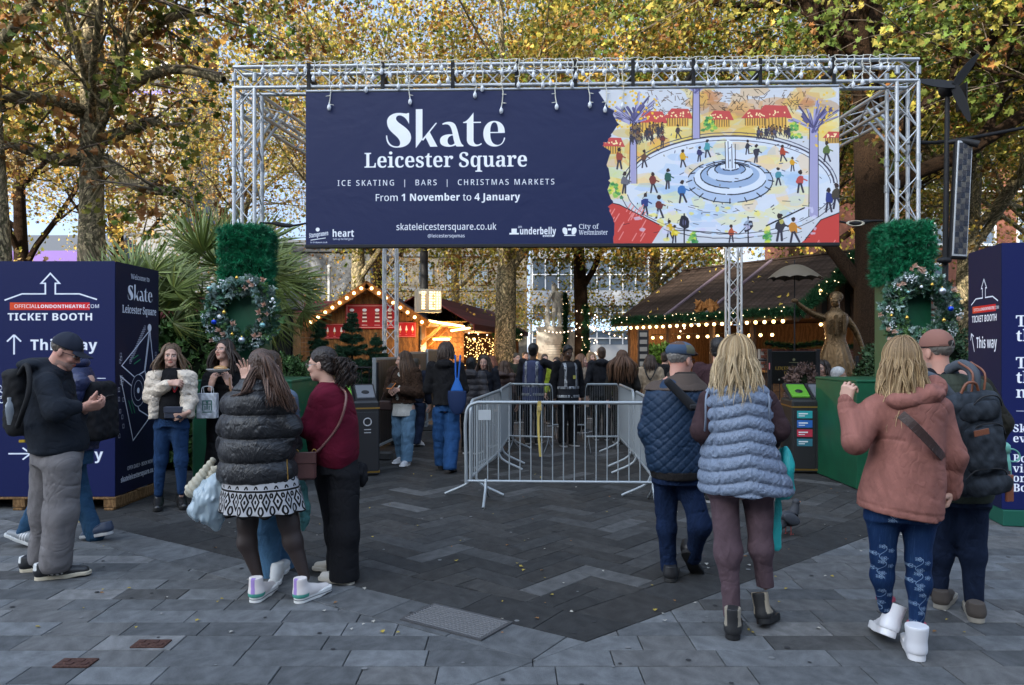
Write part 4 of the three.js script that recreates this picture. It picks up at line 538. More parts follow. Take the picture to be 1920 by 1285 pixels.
  const lv = thing('fallen_leaf_heap', 'heap of brown dead leaves caught on the brown hut eave', 'dead leaves'); const R2 = mulberry(18), ls = []; for (let i = 0; i < 60; i++) ls.push([W(3.1 + (R2() - .5) * .6, eY + .2 + R2() * .22, -.18 - R2() * .15), V(R2() - .5, 1, R2() - .5).normalize(), .8 + R2() * .6, R2() * 6]); const lg = lobes(0, .16).clone(); lg.computeVertexNormals(); scatter('leaves', lg, mat([.30, .13, .04], .8, { side: DS }), ls, lv);
  const rl = thing('roof_leaves', 'a few yellow leaves lying on the brown shingle roof', 'fallen leaves'); for (let i = 0; i < 22; i++) { const t = R2(), m = part('leaf', lg, mat([.42, .30, .06], .8, { side: DS }), rl); m.position.copy(W(R2() * Lx, mix(eY, rY, t) + .075, -hw * t)); m.rotation.set(-1.2, R2() * 6, 0); m.scale.setScalar(.7); }
  const mb = thing('menu_board', 'tall narrow black menu board with pale text at the hut counter corner', 'menu board', at(1206, 690, 17.5).setY(0)); part('frame', bx(.26, 1.3, .05, 0, 1.5, 0, .008), brownA[2], mb); part('panel', bx(.22, 1.24, .02, 0, 1.5, .025, .003), blackM, mb); for (let i = 0; i < 7; i++) part('card', bx(.17, .1, .008, 0, 2.02 - i * .17, .04, .002), mat([.25, .23, .2], .7), mb); part('leg', bx(.05, .9, .04, 0, .45, 0, .005), brownA[2], mb);
}
function hutWall(p, w, h, th, mats, vertical, x, y, z, bw = .14, ry = 0) { const n = Math.round((vertical ? w : h) / bw), g = vertical ? cbox(w / n - .004, h, th, .004) : cbox(w, h / n - .004, th, .004); for (let i = 0; i < n; i++) { const o = part('board', g, mats[(i * 7 + (i >> 1)) % mats.length], p); o.rotation.y = ry; const s = ((i + .5) / n - .5) * (vertical ? w : h); o.position.set(x + (vertical ? s * Math.cos(ry) : 0), y + (vertical ? h / 2 : h / 2 + s), z - (vertical ? s * Math.sin(ry) : 0)); } }
{ // the orange hut, its gable towards the viewer
  const h = thing('orange_hut', 'orange varnished timber hut with bulb-lit gable and red ice cream signs', 'market hut', [-3.82, 0, -20]), w = 2.62, eY = 2.42, rY = 3.38, dp = 4.4, hw = 1.5, R = mulberry(4);
  for (let i = 0; i < 17; i++) { const x = -w / 2 + (i + .5) * w / 17, hh = mix(rY - .12, eY - .02, Math.abs(x) / (w / 2)) - .05; part('board', bx(w / 17 - .004, hh, .05, x, .05 + hh / 2, 0, .004), pineA[(i * 5 + (i >> 2)) % 4], h); }
  hutWall(h, 1.6, 2.3, .05, pineA, true, w / 2, .05, -.85, .14, Math.PI / 2); hutWall(h, dp, 2.3, .05, pineA, true, -w / 2, .05, -dp / 2, .2, Math.PI / 2); part('back_wall', pbox(w, 2.4, .06, 0, 1.2, -dp), pineA[0], h); part('hut_floor', pbox(w - .1, .06, dp - .1, 0, .031, -dp / 2), brownA[0], h);
  const sl = Math.hypot(hw + .1, rY - eY), a = Math.atan2(rY - eY, hw); for (const s of [1, -1]) for (let i = 0; i < 9; i++) { const t = (i + .5) / 9, m = part('roof_course', cbox(.02 * 0 + sl / 9 + .04, .025, dp + .5, .004), mat([.085, .062, .078], .8, { map: rep(TX.mottle, 1) }), h); m.position.set(s * mix(hw + .14, .02, t), mix(eY - .06, rY + .03, t), -dp / 2 + .1); m.rotation.z = -s * (a + .02); }
  for (const s of [1, -1]) { const m = part('barge_board', bx(sl + .12, .17, .06, 0, 0, 0, .006), pineA[2], h), q = part('barge_trim', bx(sl + .1, .06, .08, 0, 0, 0, .006), pineA[3], h); m.position.set(s * (hw + .1) / 2, (eY + rY) / 2 - .06, .34); m.rotation.z = -s * a; q.position.set(s * (hw + .12) / 2, (eY + rY) / 2 + .03, .345); q.rotation.z = -s * a; }
  const g = thing('gable_bulbs', 'warm bulbs along the gable edge of the orange hut', 'string lights', [-3.82, 0, -20]); for (const s of [1, -1]) for (let i = 0; i < 8; i++) { const t = (i + .35) / 8, b = part('bulb', bulbG, warmBulb, g); b.position.set(s * mix(.07, hw + .08, t), mix(rY - .02, eY - .07, t) - .04, .42); part('socket', cyl(V(0, 0, -.05), V(0, 0, -.02), .03, .03, 8), brassM, b); }
  const lady = (gc, x, y, s, cone) => { gc.fillStyle = '#f3ead8'; if (cone) { gc.fillStyle = '#d99b4e'; gc.beginPath(); gc.moveTo(x - 9 * s, y); gc.lineTo(x + 9 * s, y); gc.lineTo(x, y + 30 * s); gc.fill(); gc.fillStyle = '#f6efe2'; for (let i = 0; i < 4; i++) { gc.beginPath(); gc.ellipse(x, y - i * 9 * s, (11 - i * 2.4) * s, 6 * s, 0, 0, 7); gc.fill(); } } else { for (let i = 0; i < 6; i++) { gc.fillStyle = ['#e9d8c0', '#7a3a2c', '#f3eee4', '#5b2a22'][i % 4]; gc.fillRect(x - (13 - i * .8) * s, y + (20 - i * 10) * s, (26 - i * 1.6) * s, 8 * s); } gc.fillStyle = '#fff'; gc.beginPath(); gc.ellipse(x, y - 34 * s, 12 * s, 8 * s, 0, 0, 7); gc.fill(); } };
  const sign = (sw, sh, x, y, n, cone) => { const t = canvasTex(512, Math.round(512 * sh / sw), (gc, W, H) => { gc.fillStyle = '#b01216'; gc.fillRect(0, 0, W, H); gc.strokeStyle = '#f0c9b8'; gc.lineWidth = 5; gc.strokeRect(14, 14, W - 28, H - 28); for (let i = 0; i < n; i++) { lady(gc, W * (i + .5) / n, H * .5, H / 95 * (cone ? .8 : .75), cone); gc.fillStyle = '#f4dcd0'; gc.fillRect(W * (i + .5) / n - 28, H * .84, 56, 5); } }); const o = part('menu_sign', bx(sw, sh, .03, x, y, .05, .004), redSign, h); part('print', new THREE.PlaneGeometry(sw - .01, sh - .01).translate(x, y, .068), mat(0xffffff, .45, { map: t }), o); };
  sign(1.36, .66, .05, 2.55, 4, 0); sign(.56, .4, -.92, 2.16, 3, 1); sign(.5, .4, 1.0, 2.2, 3, 1);
  part('side_sign', bx(.02, 1.1, .26, w / 2 + .05, 1.75, -.12, .004), blackM, h); part('awning', bx(.95, .05, 2.2, w / 2 + .52, eY - .06, -1.1, .006), pineA[2], h); for (const z of [-.2, -2.1]) { const m = part('bracket', bx(.09, .75, .09, 0, 0, 0, .006), pineA[3], h); m.position.set(w / 2 + .3, 2.05, z); m.rotation.z = -.85; } part('counter', bx(.5, .05, 2.6, w / 2 + .22, 1.08, -2.6, .008), pineA[1], h);
  const tubeL = thing('tube_lamps', 'glowing warm tube lamps under the awning of the orange hut', 'lamp', [-2.2, 0, -19.9]); for (const [x, y, z, l, r] of [[.2, 2.36, .05, .95, -.16], [.55, 2.22, -.4, .5, .15], [.02, 1.95, -.5, .42, 0]]) { const o = part('tube', new THREE.CapsuleGeometry(.028, l, 4, 8).rotateZ(Math.PI / 2 + r).translate(x + .25, y, z), warmBulb, tubeL); part('holder', bx(l + .15, .03, .03, x + .25, y + .05, z, .004), brassM, o); } lamp(V(-1.85, 2.05, -19.6), 5); lamp(V(-2.1, 1.7, -22), 4);
  const mq = thing('bulb_letter_sign', 'cream box sign with glowing bulb letters above the orange hut eave', 'sign', [-2.16, 2.62, -19.2], .42); part('box', bx(.66, .6, .22, 0, .3, 0, .01), creamM, mq); const lm = mat([.9, .85, .7], .5, { emissive: C(1, .8, .45), emissiveIntensity: .12 }); for (const [x, bars] of [[-.18, [[0, .3, .07, .46], [-.05, .5, .1, .07], [.05, .5, .1, .07]]], [.02, [[0, .3, .07, .46], [.06, .5, .1, .06], [.06, .3, .1, .06], [.06, .1, .1, .06]]], [.2, [[0, .3, .07, .46], [.06, .44, .1, .06], [.08, .3, .06, .4]]]]) part('letter', merge(bars.map(([a, b, c, d]) => bx(c, d, .05, x + a, b, .13, .006))), lm, mq); const sb = new THREE.SphereGeometry(.014, 7, 5); for (const x of [-.2, -.15, .0, .05, .12, .2, .26]) for (let i = 0; i < 7; i++) { const b = part('bulb', sb, warmBulb, mq); b.position.set(x, .1 + i * .07, .17); }
  // second hut: long red-brown roof running back
  const k = thing('red_roofed_hut', 'market hut with dark red roof and glowing red wares, behind the orange hut', 'market hut', [-1.55, 0, -22.6], -.17); const L2 = 11, e2 = 2.45, r2 = 3.4;
  for (const s of [1, -1]) for (let i = 0; i < 10; i++) { const t = (i + .5) / 10, m = part('roof_course', cbox(.2, .025, L2, .004), redRoof[(i * 3) % 3 === 0 ? i % 3 : (i + 1) % 3], k); m.position.set(s > 0 ? mix(.35, -1.3, t) : mix(-2.95, -1.3, t), mix(e2, r2, t), -L2 / 2); m.rotation.z = -s * .53; }
  for (let i = 0; i < 8; i++) part('end_board', bx(2.9, .14, .04, -1.35, 1.38 + i * .145, .0, .004), pineA[i % 4], k).scale.x = i > 5 ? .7 : 1; hutWall(k, 2.9, 1.3, .05, brownA, false, -1.35, .05, 0, .16); part('back_wall', pbox(.06, e2, L2, -2.8, e2 / 2, -L2 / 2), brownA[0], k); part('counter', bx(.5, .06, L2 - .5, .0, 1.0, -L2 / 2, .01), brownA[1], k); for (let i = 0; i < 6; i++) part('front_board', bx(.05, .155, L2 - .5, .0, .1 + i * .16, -L2 / 2, .004), brownA[i % 3], k); part('hut_floor', pbox(2.8, .05, L2 - .1, -1.4, .026, -L2 / 2), brownA[0], k); part('ceiling', pbox(2.8, .05, L2 - .1, -1.4, e2 - .12, -L2 / 2), brownA[0], k); part('end_wall', pbox(2.8, e2, .06, -1.4, e2 / 2, -L2 + .1), brownA[2], k); part('fascia', bx(.04, .2, L2, .4, e2 - .1, -L2 / 2, .006), redRoof[0], k);
  k.updateMatrixWorld(true); const W = (x, y, z) => k.localToWorld(V(x, y, z)); lamp(W(-.9, 2, -2.5), 9, [1, .55, .22]); lamp(W(-.9, 2, -6), 9, [1, .55, .22]);
  const gb = new THREE.SphereGeometry(.055, 10, 8), gm = [mat([.5, .02, .02], .25), mat([.55, .2, .05], .3), mat([.6, .4, .1], .25, { metalness: .6 }), mat([.35, .02, .03], .3)], wr = thing('hanging_ornaments', 'rows of shiny red and gold baubles hanging in the red roofed hut', 'ornaments'); const R3 = mulberry(66); for (let r = 0; r < 7; r++) for (let i = 0; i < 34; i++) { const b = part('bauble', gb, gm[Math.floor(R3() * 4)], wr); b.position.copy(W(-2.3 + (r % 2) * .1 + R3() * .1, 1.15 + r * .15, -.6 - i * .26)); }
  const sw = []; for (let i = 0; i < 240; i++) sw.push([W(-.1 - R3() * .1, 1.15 + R3() * .95, -.4 - R3() * 8), QY, .8 + R3() * .6]); scatter('fairy_bulbs', new THREE.SphereGeometry(.014, 5, 4), mat([1, .8, .5], .5, { emissive: C(1, .6, .2), emissiveIntensity: 2.5 }), sw, wr);
  const hb = thing('festoon_lights', 'single bright bulb hanging in the red roofed hut', 'string lights'); const b1 = part('bulb', bulbG, warmBulb, hb); b1.position.copy(W(.1, 2.0, -1.4)); part('wire', cyl(W(.1, 2.05, -1.4), W(.1, 2.33, -1.4), .008), wireB, hb);
  garland('hut_garland', 'bright green garland on the end of the red roofed hut', [W(.45, 2.2, -3.6), W(.5, 2.0, -5), W(.45, 2.3, -6.4), W(.5, 2.2, -8)], .2, 420, 81);
  // left huts behind the palms and the fir trees
  const b = thing('plank_hut', 'plain brown plank hut with dark red roof between the column and orange hut', 'market hut', [-6.55, 0, -21]); hutWall(b, 2.3, 2.5, .05, [pine(.62), pine(.7), pine(.78)], false, 0, .03, 0, .13); for (let i = 0; i < 6; i++) { const m = part('roof_course', cbox(2.9, .03, .34, .004), redRoof[i % 3], b); m.position.set(0, 2.55 + i * .1, .2 - i * .28); m.rotation.x = .35; } part('side_wall', pbox(.05, 2.5, 2.6, 1.15, 1.25, -1.33), brownA[1], b); part('barge_board', bx(2.7, .14, .05, 0, 2.5, .22, .006), pineA[0], b);
  const c = thing('plank_hut', 'brown plank hut with maroon corrugated roof just right of the left booth', 'market hut', [-7.9, 0, -16.5]); hutWall(c, 2.6, 2.2, .05, brownA, false, 0, .03, 0, .14); for (let i = 0; i < 22; i++) { const m = part('roof_sheet', new THREE.CylinderGeometry(.068, .068, 1.9, 8, 1, false), redRoof[i % 3], c); m.position.set(-1.5 + i * .136, 2.62, -.55); m.rotation.x = -1.18; } part('side_wall', pbox(.05, 2.2, 2.2, 1.3, 1.1, -1.1), brownA[1], c);
  const cab = thing('utility_cabinet', 'tall plain black cabinet between the left column and plank hut', 'cabinet', at(535, 690, 13.5).setY(0)); part('body', bx(.42, 2.35, .5, 0, 1.19, 0, .01), blackM, cab); part('grey_top', bx(.5, .55, .5, .02, 2.66, 0, .01), mat([.22, .23, .25], .6), cab); part('door', bx(.34, 1.9, .02, 0, 1.2, .255, .004), mat([.02, .02, .022], .4), cab);
}
// ---------------------------------------------------------------- stone statue on its pedestal (own figure), bronze robed figure, parasol
const stoneW = mat([.78, .73, .66], .85, { map: rep(TX.soft, 1) });
{
  const s = thing('stone_pedestal', 'pale stone pedestal with faint inscription under the white statue', 'pedestal', [1.62, 0, -28]); part('plinth', bx(1.7, .4, 1.7, 0, .2, 0, .02), stoneW, s); part('shaft', bx(1.38, 1.9, 1.38, 0, 1.35, 0, .02), stoneW, s); part('cornice', new THREE.CylinderGeometry(.72, .64, .22, 20).translate(0, 2.4, 0), stoneW, s); for (let i = 0; i < 5; i++) part('inscription_line', pbox(.7 - (i % 2) * .15, .012, .004, 0, 1.85 - i * .09, .693), mat([.2, .18, .16], .9), s);
  garland('ribbon_garland', 'green and silver garland hanging down the stone pedestal', [V(1.62 + .32, 3.7, -27.1), V(1.95, 2.6, -27.2), V(1.9, 1.3, -27.2), V(1.93, .4, -27.1)], .13, 300, 85);
  for (const [x, z, y0, y1, sd, w] of [[2.62, -26.6, .3, 3.2, 1, 'the lit tree trunk'], [5.2, -24.5, .3, 2.9, 2, 'the hut corner']]) garland('ribbon_garland', `vertical green garland beside ${w}`, [V(x, y1, z), V(x + .03, (y0 + y1) / 2, z), V(x, y0, z)], .14, 240, 88 + sd);
  const fl = thing('fairy_light_strings', 'pink-white fairy light strings slung between the middle trees', 'string lights'), R = mulberry(17), sp = []; const P = [[-2, 2.3, -24], [1.2, 2.35, -27], [2.7, 2.6, -26.7], [4.6, 2.0, -25], [5.2, 2.4, -22]]; const c2 = P.slice(0, -1).map((p, i) => { const a = V(...p), b = V(...P[i + 1]), m = a.clone().lerp(b, .5); m.y -= .35; return new THREE.QuadraticBezierCurve3(a, m, b); }); part('wire', merge(c2.map(c => tube(c.getPoints(10), .006, 4))), wireB, fl); for (const c of c2) for (let i = 0; i < 11; i++) sp.push([c.getPoint(i / 11), QY, 1]); for (let i = 0; i < 34; i++) { const a = i * .7; sp.push([V(2.7 + Math.cos(a) * .38, 1.5 + i * .05, -27 + Math.sin(a) * .38), QY, 1]); } scatter('fairy_bulbs', new THREE.SphereGeometry(.026, 6, 5), mat([1, .9, .8], .5, { emissive: C(1, .72, .5), emissiveIntensity: 2.2 }), sp, fl);
}
{
  const bz = mat([.14, .085, .04], .52, { metalness: .7, roughnessMap: rep(TX.rough, 2), bumpMap: rep(TX.mottle, 4), bumpScale: .006 }), B = at(1567, 700, 12.6).setY(0), f = thing('bronze_statue', 'bronze statue of a long-robed standing woman, arm stretched out, by the hut', 'statue', B); f.scale.setScalar(1.1);
  // robe: pleated skirt by a lathe with flutes
  const prof = [[.42, .62], [.39, .75], [.34, 1.0], [.27, 1.3], [.19, 1.55], [.145, 1.68], [.16, 1.8], [.19, 1.95], [.175, 2.06], [.09, 2.12], [.055, 2.18]], lg = new THREE.LatheGeometry(prof.map(p => new THREE.Vector2(...p)), 64), pp = lg.attributes.position; for (let i = 0; i < pp.count; i++) { const y = pp.getY(i), a = Math.atan2(pp.getX(i), pp.getZ(i)), k = 1 + .1 * sstep(1.65, .8, y) * Math.sin(a * 15) * (1 + .4 * Math.sin(a * 4)); pp.setX(i, pp.getX(i) * k); pp.setZ(i, pp.getZ(i) * k * .86); } lg.computeVertexNormals();
  part('figure', merge([lg, tube(curve([V(-.16, 2.0, 0), V(-.34, 2.06, .02), V(-.52, 2.17, .03), V(-.6, 2.24, .03)], 10), t => mix(.062, .03, t), 10), tube(curve([V(.16, 2.0, 0), V(.29, 1.83, 0), V(.38, 1.6, .02), V(.43, 1.42, .04)], 10), t => mix(.06, .03, t), 10), new THREE.SphereGeometry(.1, 18, 14).scale(1.0, .85, 1).translate(.025, 2.335, -.03), new THREE.SphereGeometry(.05, 12, 10).translate(.06, 2.27, -.12), new THREE.SphereGeometry(.035, 10, 8).scale(1.5, 1, .8).translate(-.64, 2.27, .03), new THREE.SphereGeometry(.035, 10, 8).translate(.44, 1.38, .05)]), bz, f); part('collar', merge([new THREE.TorusGeometry(.1, .02, 8, 20).rotateX(1.57).translate(0, 2.07, 0), bx(.05, .3, .02, -.06, 1.9, .17, .006), bx(.05, .3, .02, .06, 1.9, .17, .006)]), bz, f);
  for (let i = 0; i < 4; i++) part('button', new THREE.SphereGeometry(.012, 6, 5).translate(0, 1.82 + i * .06, .175), bz, f); part('base', new THREE.CylinderGeometry(.5, .56, .62, 24).translate(0, .31, 0), bz, f); part('lower_relief', merge([bx(.24, .46, .18, .52, 1.06, .1, .03), new THREE.SphereGeometry(.09, 10, 8).translate(.48, 1.33, .12), tube(curve([V(.55, 1.2, .2), V(.44, 1.1, .24), V(.5, .95, .24)], 6), .035, 6), bx(.34, .8, .26, .62, .45, .05, .04)]), bz, f);
  const u = thing('parasol', 'taupe open parasol standing behind the bronze statue', 'parasol', at(1490, 700, 13.2).setY(0)), n = 12, rad = .48, hY = 3.18, pos = [], idx = []; for (let i = 0; i <= n * 4; i++) for (let j = 0; j <= 6; j++) { const a = i / (n * 4) * 6.283, t = j / 6, sc = 1 - .09 * t * Math.abs(Math.sin(a * n / 2)), r = rad * t * sc; pos.push(Math.cos(a) * r, hY - .26 * Math.pow(t, 1.7) + .03 * t * Math.abs(Math.sin(a * n / 2)), Math.sin(a) * r); } for (let i = 0; i < n * 4; i++) for (let j = 0; j < 6; j++) { const a = i * 7 + j; idx.push(a, a + 1, a + 7, a + 1, a + 8, a + 7); } const ug = new THREE.BufferGeometry(); ug.setAttribute('position', new THREE.Float32BufferAttribute(pos, 3)); ug.setIndex(idx); ug.computeVertexNormals(); part('canopy', ug, mat([.22, .18, .13], .55, { side: DS, map: rep(TX.mottle, 1) }), u); for (let i = 0; i < n; i++) { const a = i / n * 6.283; part('rib', tube([V(0, hY - .01, 0), V(Math.cos(a) * rad * .5, hY - .09, Math.sin(a) * rad * .5), V(Math.cos(a) * rad, hY - .27, Math.sin(a) * rad)], .005, 4), blackM, u); } part('pole', cyl(V(0, .02, 0), V(0, hY + .08, 0), .014, .011, 8), blackM, u); part('foot', new THREE.CylinderGeometry(.2, .24, .06, 20).translate(0, .031, 0), blackM, u);
}
// ---------------------------------------------------------------- planting
const leafy = (l, w, n, seed) => { const R = mulberry(seed), L = []; for (let i = 0; i < n; i++) { const g = leafGeo(l * (.7 + R() * .6), w * (.7 + R() * .6), .4, 3); g.rotateX(.6 + R() * 1.2).rotateY(R() * 6.28).translate((R() - .5) * .08, (R() - .5) * .08, (R() - .5) * .08); const k = .6 + R() * .8; tint(g, [k, k, k]); L.push(g); } return merge(L); };
const hedgeC = leafy(.075, .045, 14, 5), hedgeSmall = leafy(.04, .022, 20, 6), plantM = mat(0xffffff, .55, { side: DS, vertexColors: true });
function hedge(name, label, boxes, n, geo, col, seed, cat = 'hedge') { const R = mulberry(seed), g = thing(name, label, cat), sp = []; part('stems', merge(boxes.map(([x, y, z, a, b, c]) => new THREE.SphereGeometry(1, 12, 9).scale(a * .8, b * .85, c * .8).translate(x, y, z))), mat([.008, .014, .006], .95), g); const vol = boxes.map(b => b[3] * b[4]), tot = vol.reduce((a, b) => a + b); for (let i = 0; i < n; i++) { let t = R() * tot, k = 0; while ((t -= vol[k]) > 0) k++; const [x, y, z, a, b, c] = boxes[k], d = V(R() - .5, R() - .4, R() - .5).normalize(), r = .72 + R() * .36 + .12 * noise3(d.x * 3 + seed, d.y * 3, d.z * 3); sp.push([V(x + d.x * a * r, Math.max(.1, y + d.y * b * r), z + d.z * c * r), d.clone().add(V((R() - .5) * .8, .4, (R() - .5) * .8)).normalize(), .7 + R() * .7, R() * 6]); } scatter('leaves', geo, plantM, sp, g, () => { const k = .6 + R() * .9; return C(col[0] * k, col[1] * k, col[2] * k); }); return g; }
hedge('ivy_hedge', 'dark green leafy hedge behind the woman in the white jacket', [[XA(300, 10.6), 1.2, -10.6, .6, .75, .5], [XA(370, 10.8), 1.35, -10.8, .8, .8, .5], [XA(430, 11), 1.1, -11, .7, .75, .5], [XA(330, 10.6), .5, -10.6, 1, .6, .4]], 1500, hedgeC, [.05, .105, .025], 31);
hedge('box_bush', 'rounded green bush behind the left plinth box', [[XA(535, 11), 1.2, -11, .42, .36, .4], [XA(540, 11), .6, -11, .45, .6, .4]], 900, hedgeSmall, [.05, .11, .03], 32, 'bush');
hedge('evergreen_hedge', 'dark evergreen hedge under the right wreath beside the statue', [[XA(1662, 11.2), 1.2, -11.2, .38, .6, .45], [XA(1690, 11), 1.1, -11, .5, .7, .5], [XA(1780, 9.6), 1.35, -9.9, .38, .62, .45], [XA(1815, 9.7), 1.0, -10.3, .4, .8, .4], [XA(1645, 11.8), .7, -11.8, .45, .7, .4]], 2000, hedgeSmall, [.035, .075, .028], 33);
hedge('purple_shrub', 'dull purple-brown shrub beside the right litter bin', [[XA(1503, 10.9), 1.12, -10.9, .2, .32, .25], [XA(1500, 10.9), .6, -10.9, .24, .5, .28]], 480, hedgeSmall, [.10, .06, .05], 34, 'shrub');
hedge('green_planter', 'light green potted shrubs at the brown hut counter', [[XA(1240, 18), 1.35, -18.2, .45, .4, .3], [XA(1262, 18), 1.3, -18, .3, .4, .3]], 500, hedgeC, [.10, .17, .02], 35, 'potted shrub');
hedge('yucca_bed', 'spiky planting at the foot of the stone pedestal', [[0.6, .45, -26, .6, .45, .4], [2.0, .45, -26, .7, .45, .4], [3.3, .45, -25.6, .7, .5, .4]], 500, hedgeC, [.08, .12, .04], 36, 'planting');
{ // fan palms
  const frondG = [0, 1, 2].map(v => { const R = mulberry(40 + v), L = []; for (let i = 0; i < 27; i++) { const t = i / 26 - .5, a = t * 3.9, l = .62 * (1 - .35 * Math.abs(t)) * (.9 + R() * .2), g = leafGeo(l, .027, .22 + .35 * R(), 5); g.rotateY(R() - .5); g.rotateZ(-a * .8); g.translate(0, 0, 0); const k = .6 + R() * .7; tint(g, R() < .08 ? [k * 1.6, k * 1.3, k] : [k, k, k]); L.push(g); } return merge(L); }), palmM = mat([.15, .20, .05], .5, { side: DS, vertexColors: true }), stalkM = mat([.09, .12, .035], .6);
  const palm = (label, x, z, y, s, seed, n) => { const p = thing('fan_palm', label, 'palm', [x, 0, z], 0, 'fan palms behind the left plinth'), R = mulberry(seed); part('trunk', tube(curve([V(0, -.02, 0), V(.03, y * .5, .02), V(0, y, 0)], 10), t => .11 + .015 * Math.sin(t * 60), 10), mat([.10, .075, .05], .95, { map: rep(TX.darkbark, 3) }), p); for (let i = 0; i < n; i++) { const a = i * 2.4 + R() * .5, e = mix(1.25, -.55, (i / n)) + (R() - .5) * .3, d = V(Math.cos(a) * Math.cos(e), Math.sin(e), Math.sin(a) * Math.cos(e)), L = s * (.55 + R() * .25), end = V(0, y, 0).addScaledVector(d, L); end.y -= .06; const f = part('frond', frondG[i % 3], palmM, p); f.position.copy(end); f.quaternion.setFromUnitVectors(QY, d.clone().add(V(0, -.25, 0)).normalize()); f.rotateOnAxis(QY, R() * .9 - .45); f.scale.setScalar(s * (.85 + R() * .3)); const st = part('stalk', tube([V(0, y - .05, 0).sub(end), V(0, y, 0).addScaledVector(d, L * .5).sub(end).setY((y - end.y) + d.y * L * .5 + .02), V(0, 0, 0)], .011, 5), stalkM, p); st.position.copy(end); } };
  palm('fan palm with stiff upright fronds above the left booth corner', XA(285, 10.6), -10.6, 2.3, .85, 51, 22); palm('large fan palm directly behind the left column', XA(430, 11.4), -11.4, 2.65, 1.12, 52, 22); palm('fan palm drooping right of the left column', XA(492, 12), -12.2, 2.55, .9, 53, 16);
  // small Christmas firs
  const firNeedle = needleTuft(9, 40, .05, .003, .5), firM = mat(0xffffff, .7, { side: DS });
  const fir = (label, x, z, h, r, seed) => { const f = thing('fir_tree', label, 'fir tree', [x, 0, z], 0, 'small cut firs along the railing'), R = mulberry(seed), sp = [], br = []; part('trunk', cyl(V(0, 0, 0), V(0, h, 0), .045, .008, 8), mat([.1, .07, .05], .9), f); for (let y = .25; y < h - .05; y += .07 + R() * .06) { const n = 4, rr = r * (1 - y / h) + .05, o = R() * 6; for (let i = 0; i < n; i++) { const a = o + i / n * 6.283 + (R() - .5) * .3, l = rr * (.55 + R() * .6), ri = .05 + R() * .5, pts = []; for (let k = 0; k <= 4; k++) { const t = k / 4; pts.push(V(Math.cos(a) * l * t, y + l * (ri * t - .1 * t * t), Math.sin(a) * l * t)); } br.push(tube(pts, .006, 4)); const m = Math.ceil(l / .035); for (let k = 1; k <= m; k++) { const t = k / m, b = pts[0].clone().lerp(pts[4], t).setY(y + l * (ri * t - .1 * t * t)); sp.push([b, V(Math.cos(a), .5, Math.sin(a)).normalize(), 1 + R() * .5, R() * 6]); for (const s of [-1, 1]) if (R() < .75) { const w = l * .3 * (1 - t * .5); for (let q = 1; q <= 3; q++) sp.push([b.clone().add(V(-Math.sin(a) * s * w * q / 3 + Math.cos(a) * w * q / 4, .01, Math.cos(a) * s * w * q / 3 + Math.sin(a) * w * q / 4)), V(Math.cos(a) - Math.sin(a) * s, .3, Math.sin(a) + Math.cos(a) * s).normalize(), .8 + R() * .5, R() * 6]); } } } } for (let k = 0; k < 12; k++) sp.push([V(0, h - k * .03, 0), V(R() - .5, 1, R() - .5).normalize(), 1, R() * 6]); part('branches', merge(br), twigM, f, null, 'stuff'); scatter('needles', firNeedle, firM, sp, f, () => { const k = .6 + R() * .8; return C(.03 * k, .085 * k, .04 * k); }); };
  fir('small dark fir in front of the plank hut', XA(598, 12.5), -12.5, 2.15, .55, 61); fir('taller fir with long leader before the orange hut', XA(660, 12.8), -12.8, 2.3, .6, 62); fir('light green fir at the end of the railing', XA(705, 13.2), -13.2, 1.95, .55, 63); fir('low fir behind the burgundy-jumpered woman', XA(630, 12), -12, 1.75, .55, 64);
}
// ---------------------------------------------------------------- railings, dark hoarding, bins, barriers, sign, lamp post
const galv = mat([.33, .36, .38], .55, { metalness: .55 }), hoardM = [.8, 1, 1.3].map(k => mat([.035 * k, .026 * k, .02 * k], .3, { map: rep(TX.wood, 1) }));
function railing(label, a, b, h) { const f = thing('black_railing', label, 'railing', [a.x, 0, a.z], -Math.atan2(b.z - a.z, b.x - a.x)), L = a.distanceTo(b), n = Math.round(L / .115); for (const y of [h - .02, .14]) part('rail', cyl(V(0, y, 0), V(L, y, 0), .016, .016, 6), blackM, f); const g = cyl(V(0, .1, 0), V(0, h, 0), .008, .008, 5); for (let i = 0; i <= n; i++) { const o = part('bar', g, blackM, f); o.position.x = i * L / n; } for (const x of [0, L]) part('post', bx(.06, h + .06, .06, x, (h + .06) / 2, 0, .006), blackM, f); return f; }
railing('black metal railing in front of the fir trees', V(-3.9, 0, -11.6), V(-2.05, 0, -11.3), 1.42); railing('black metal railing behind the sign beside the brown hut', V(4.2, 0, -13.8), V(6.1, 0, -13.2), 1.5);
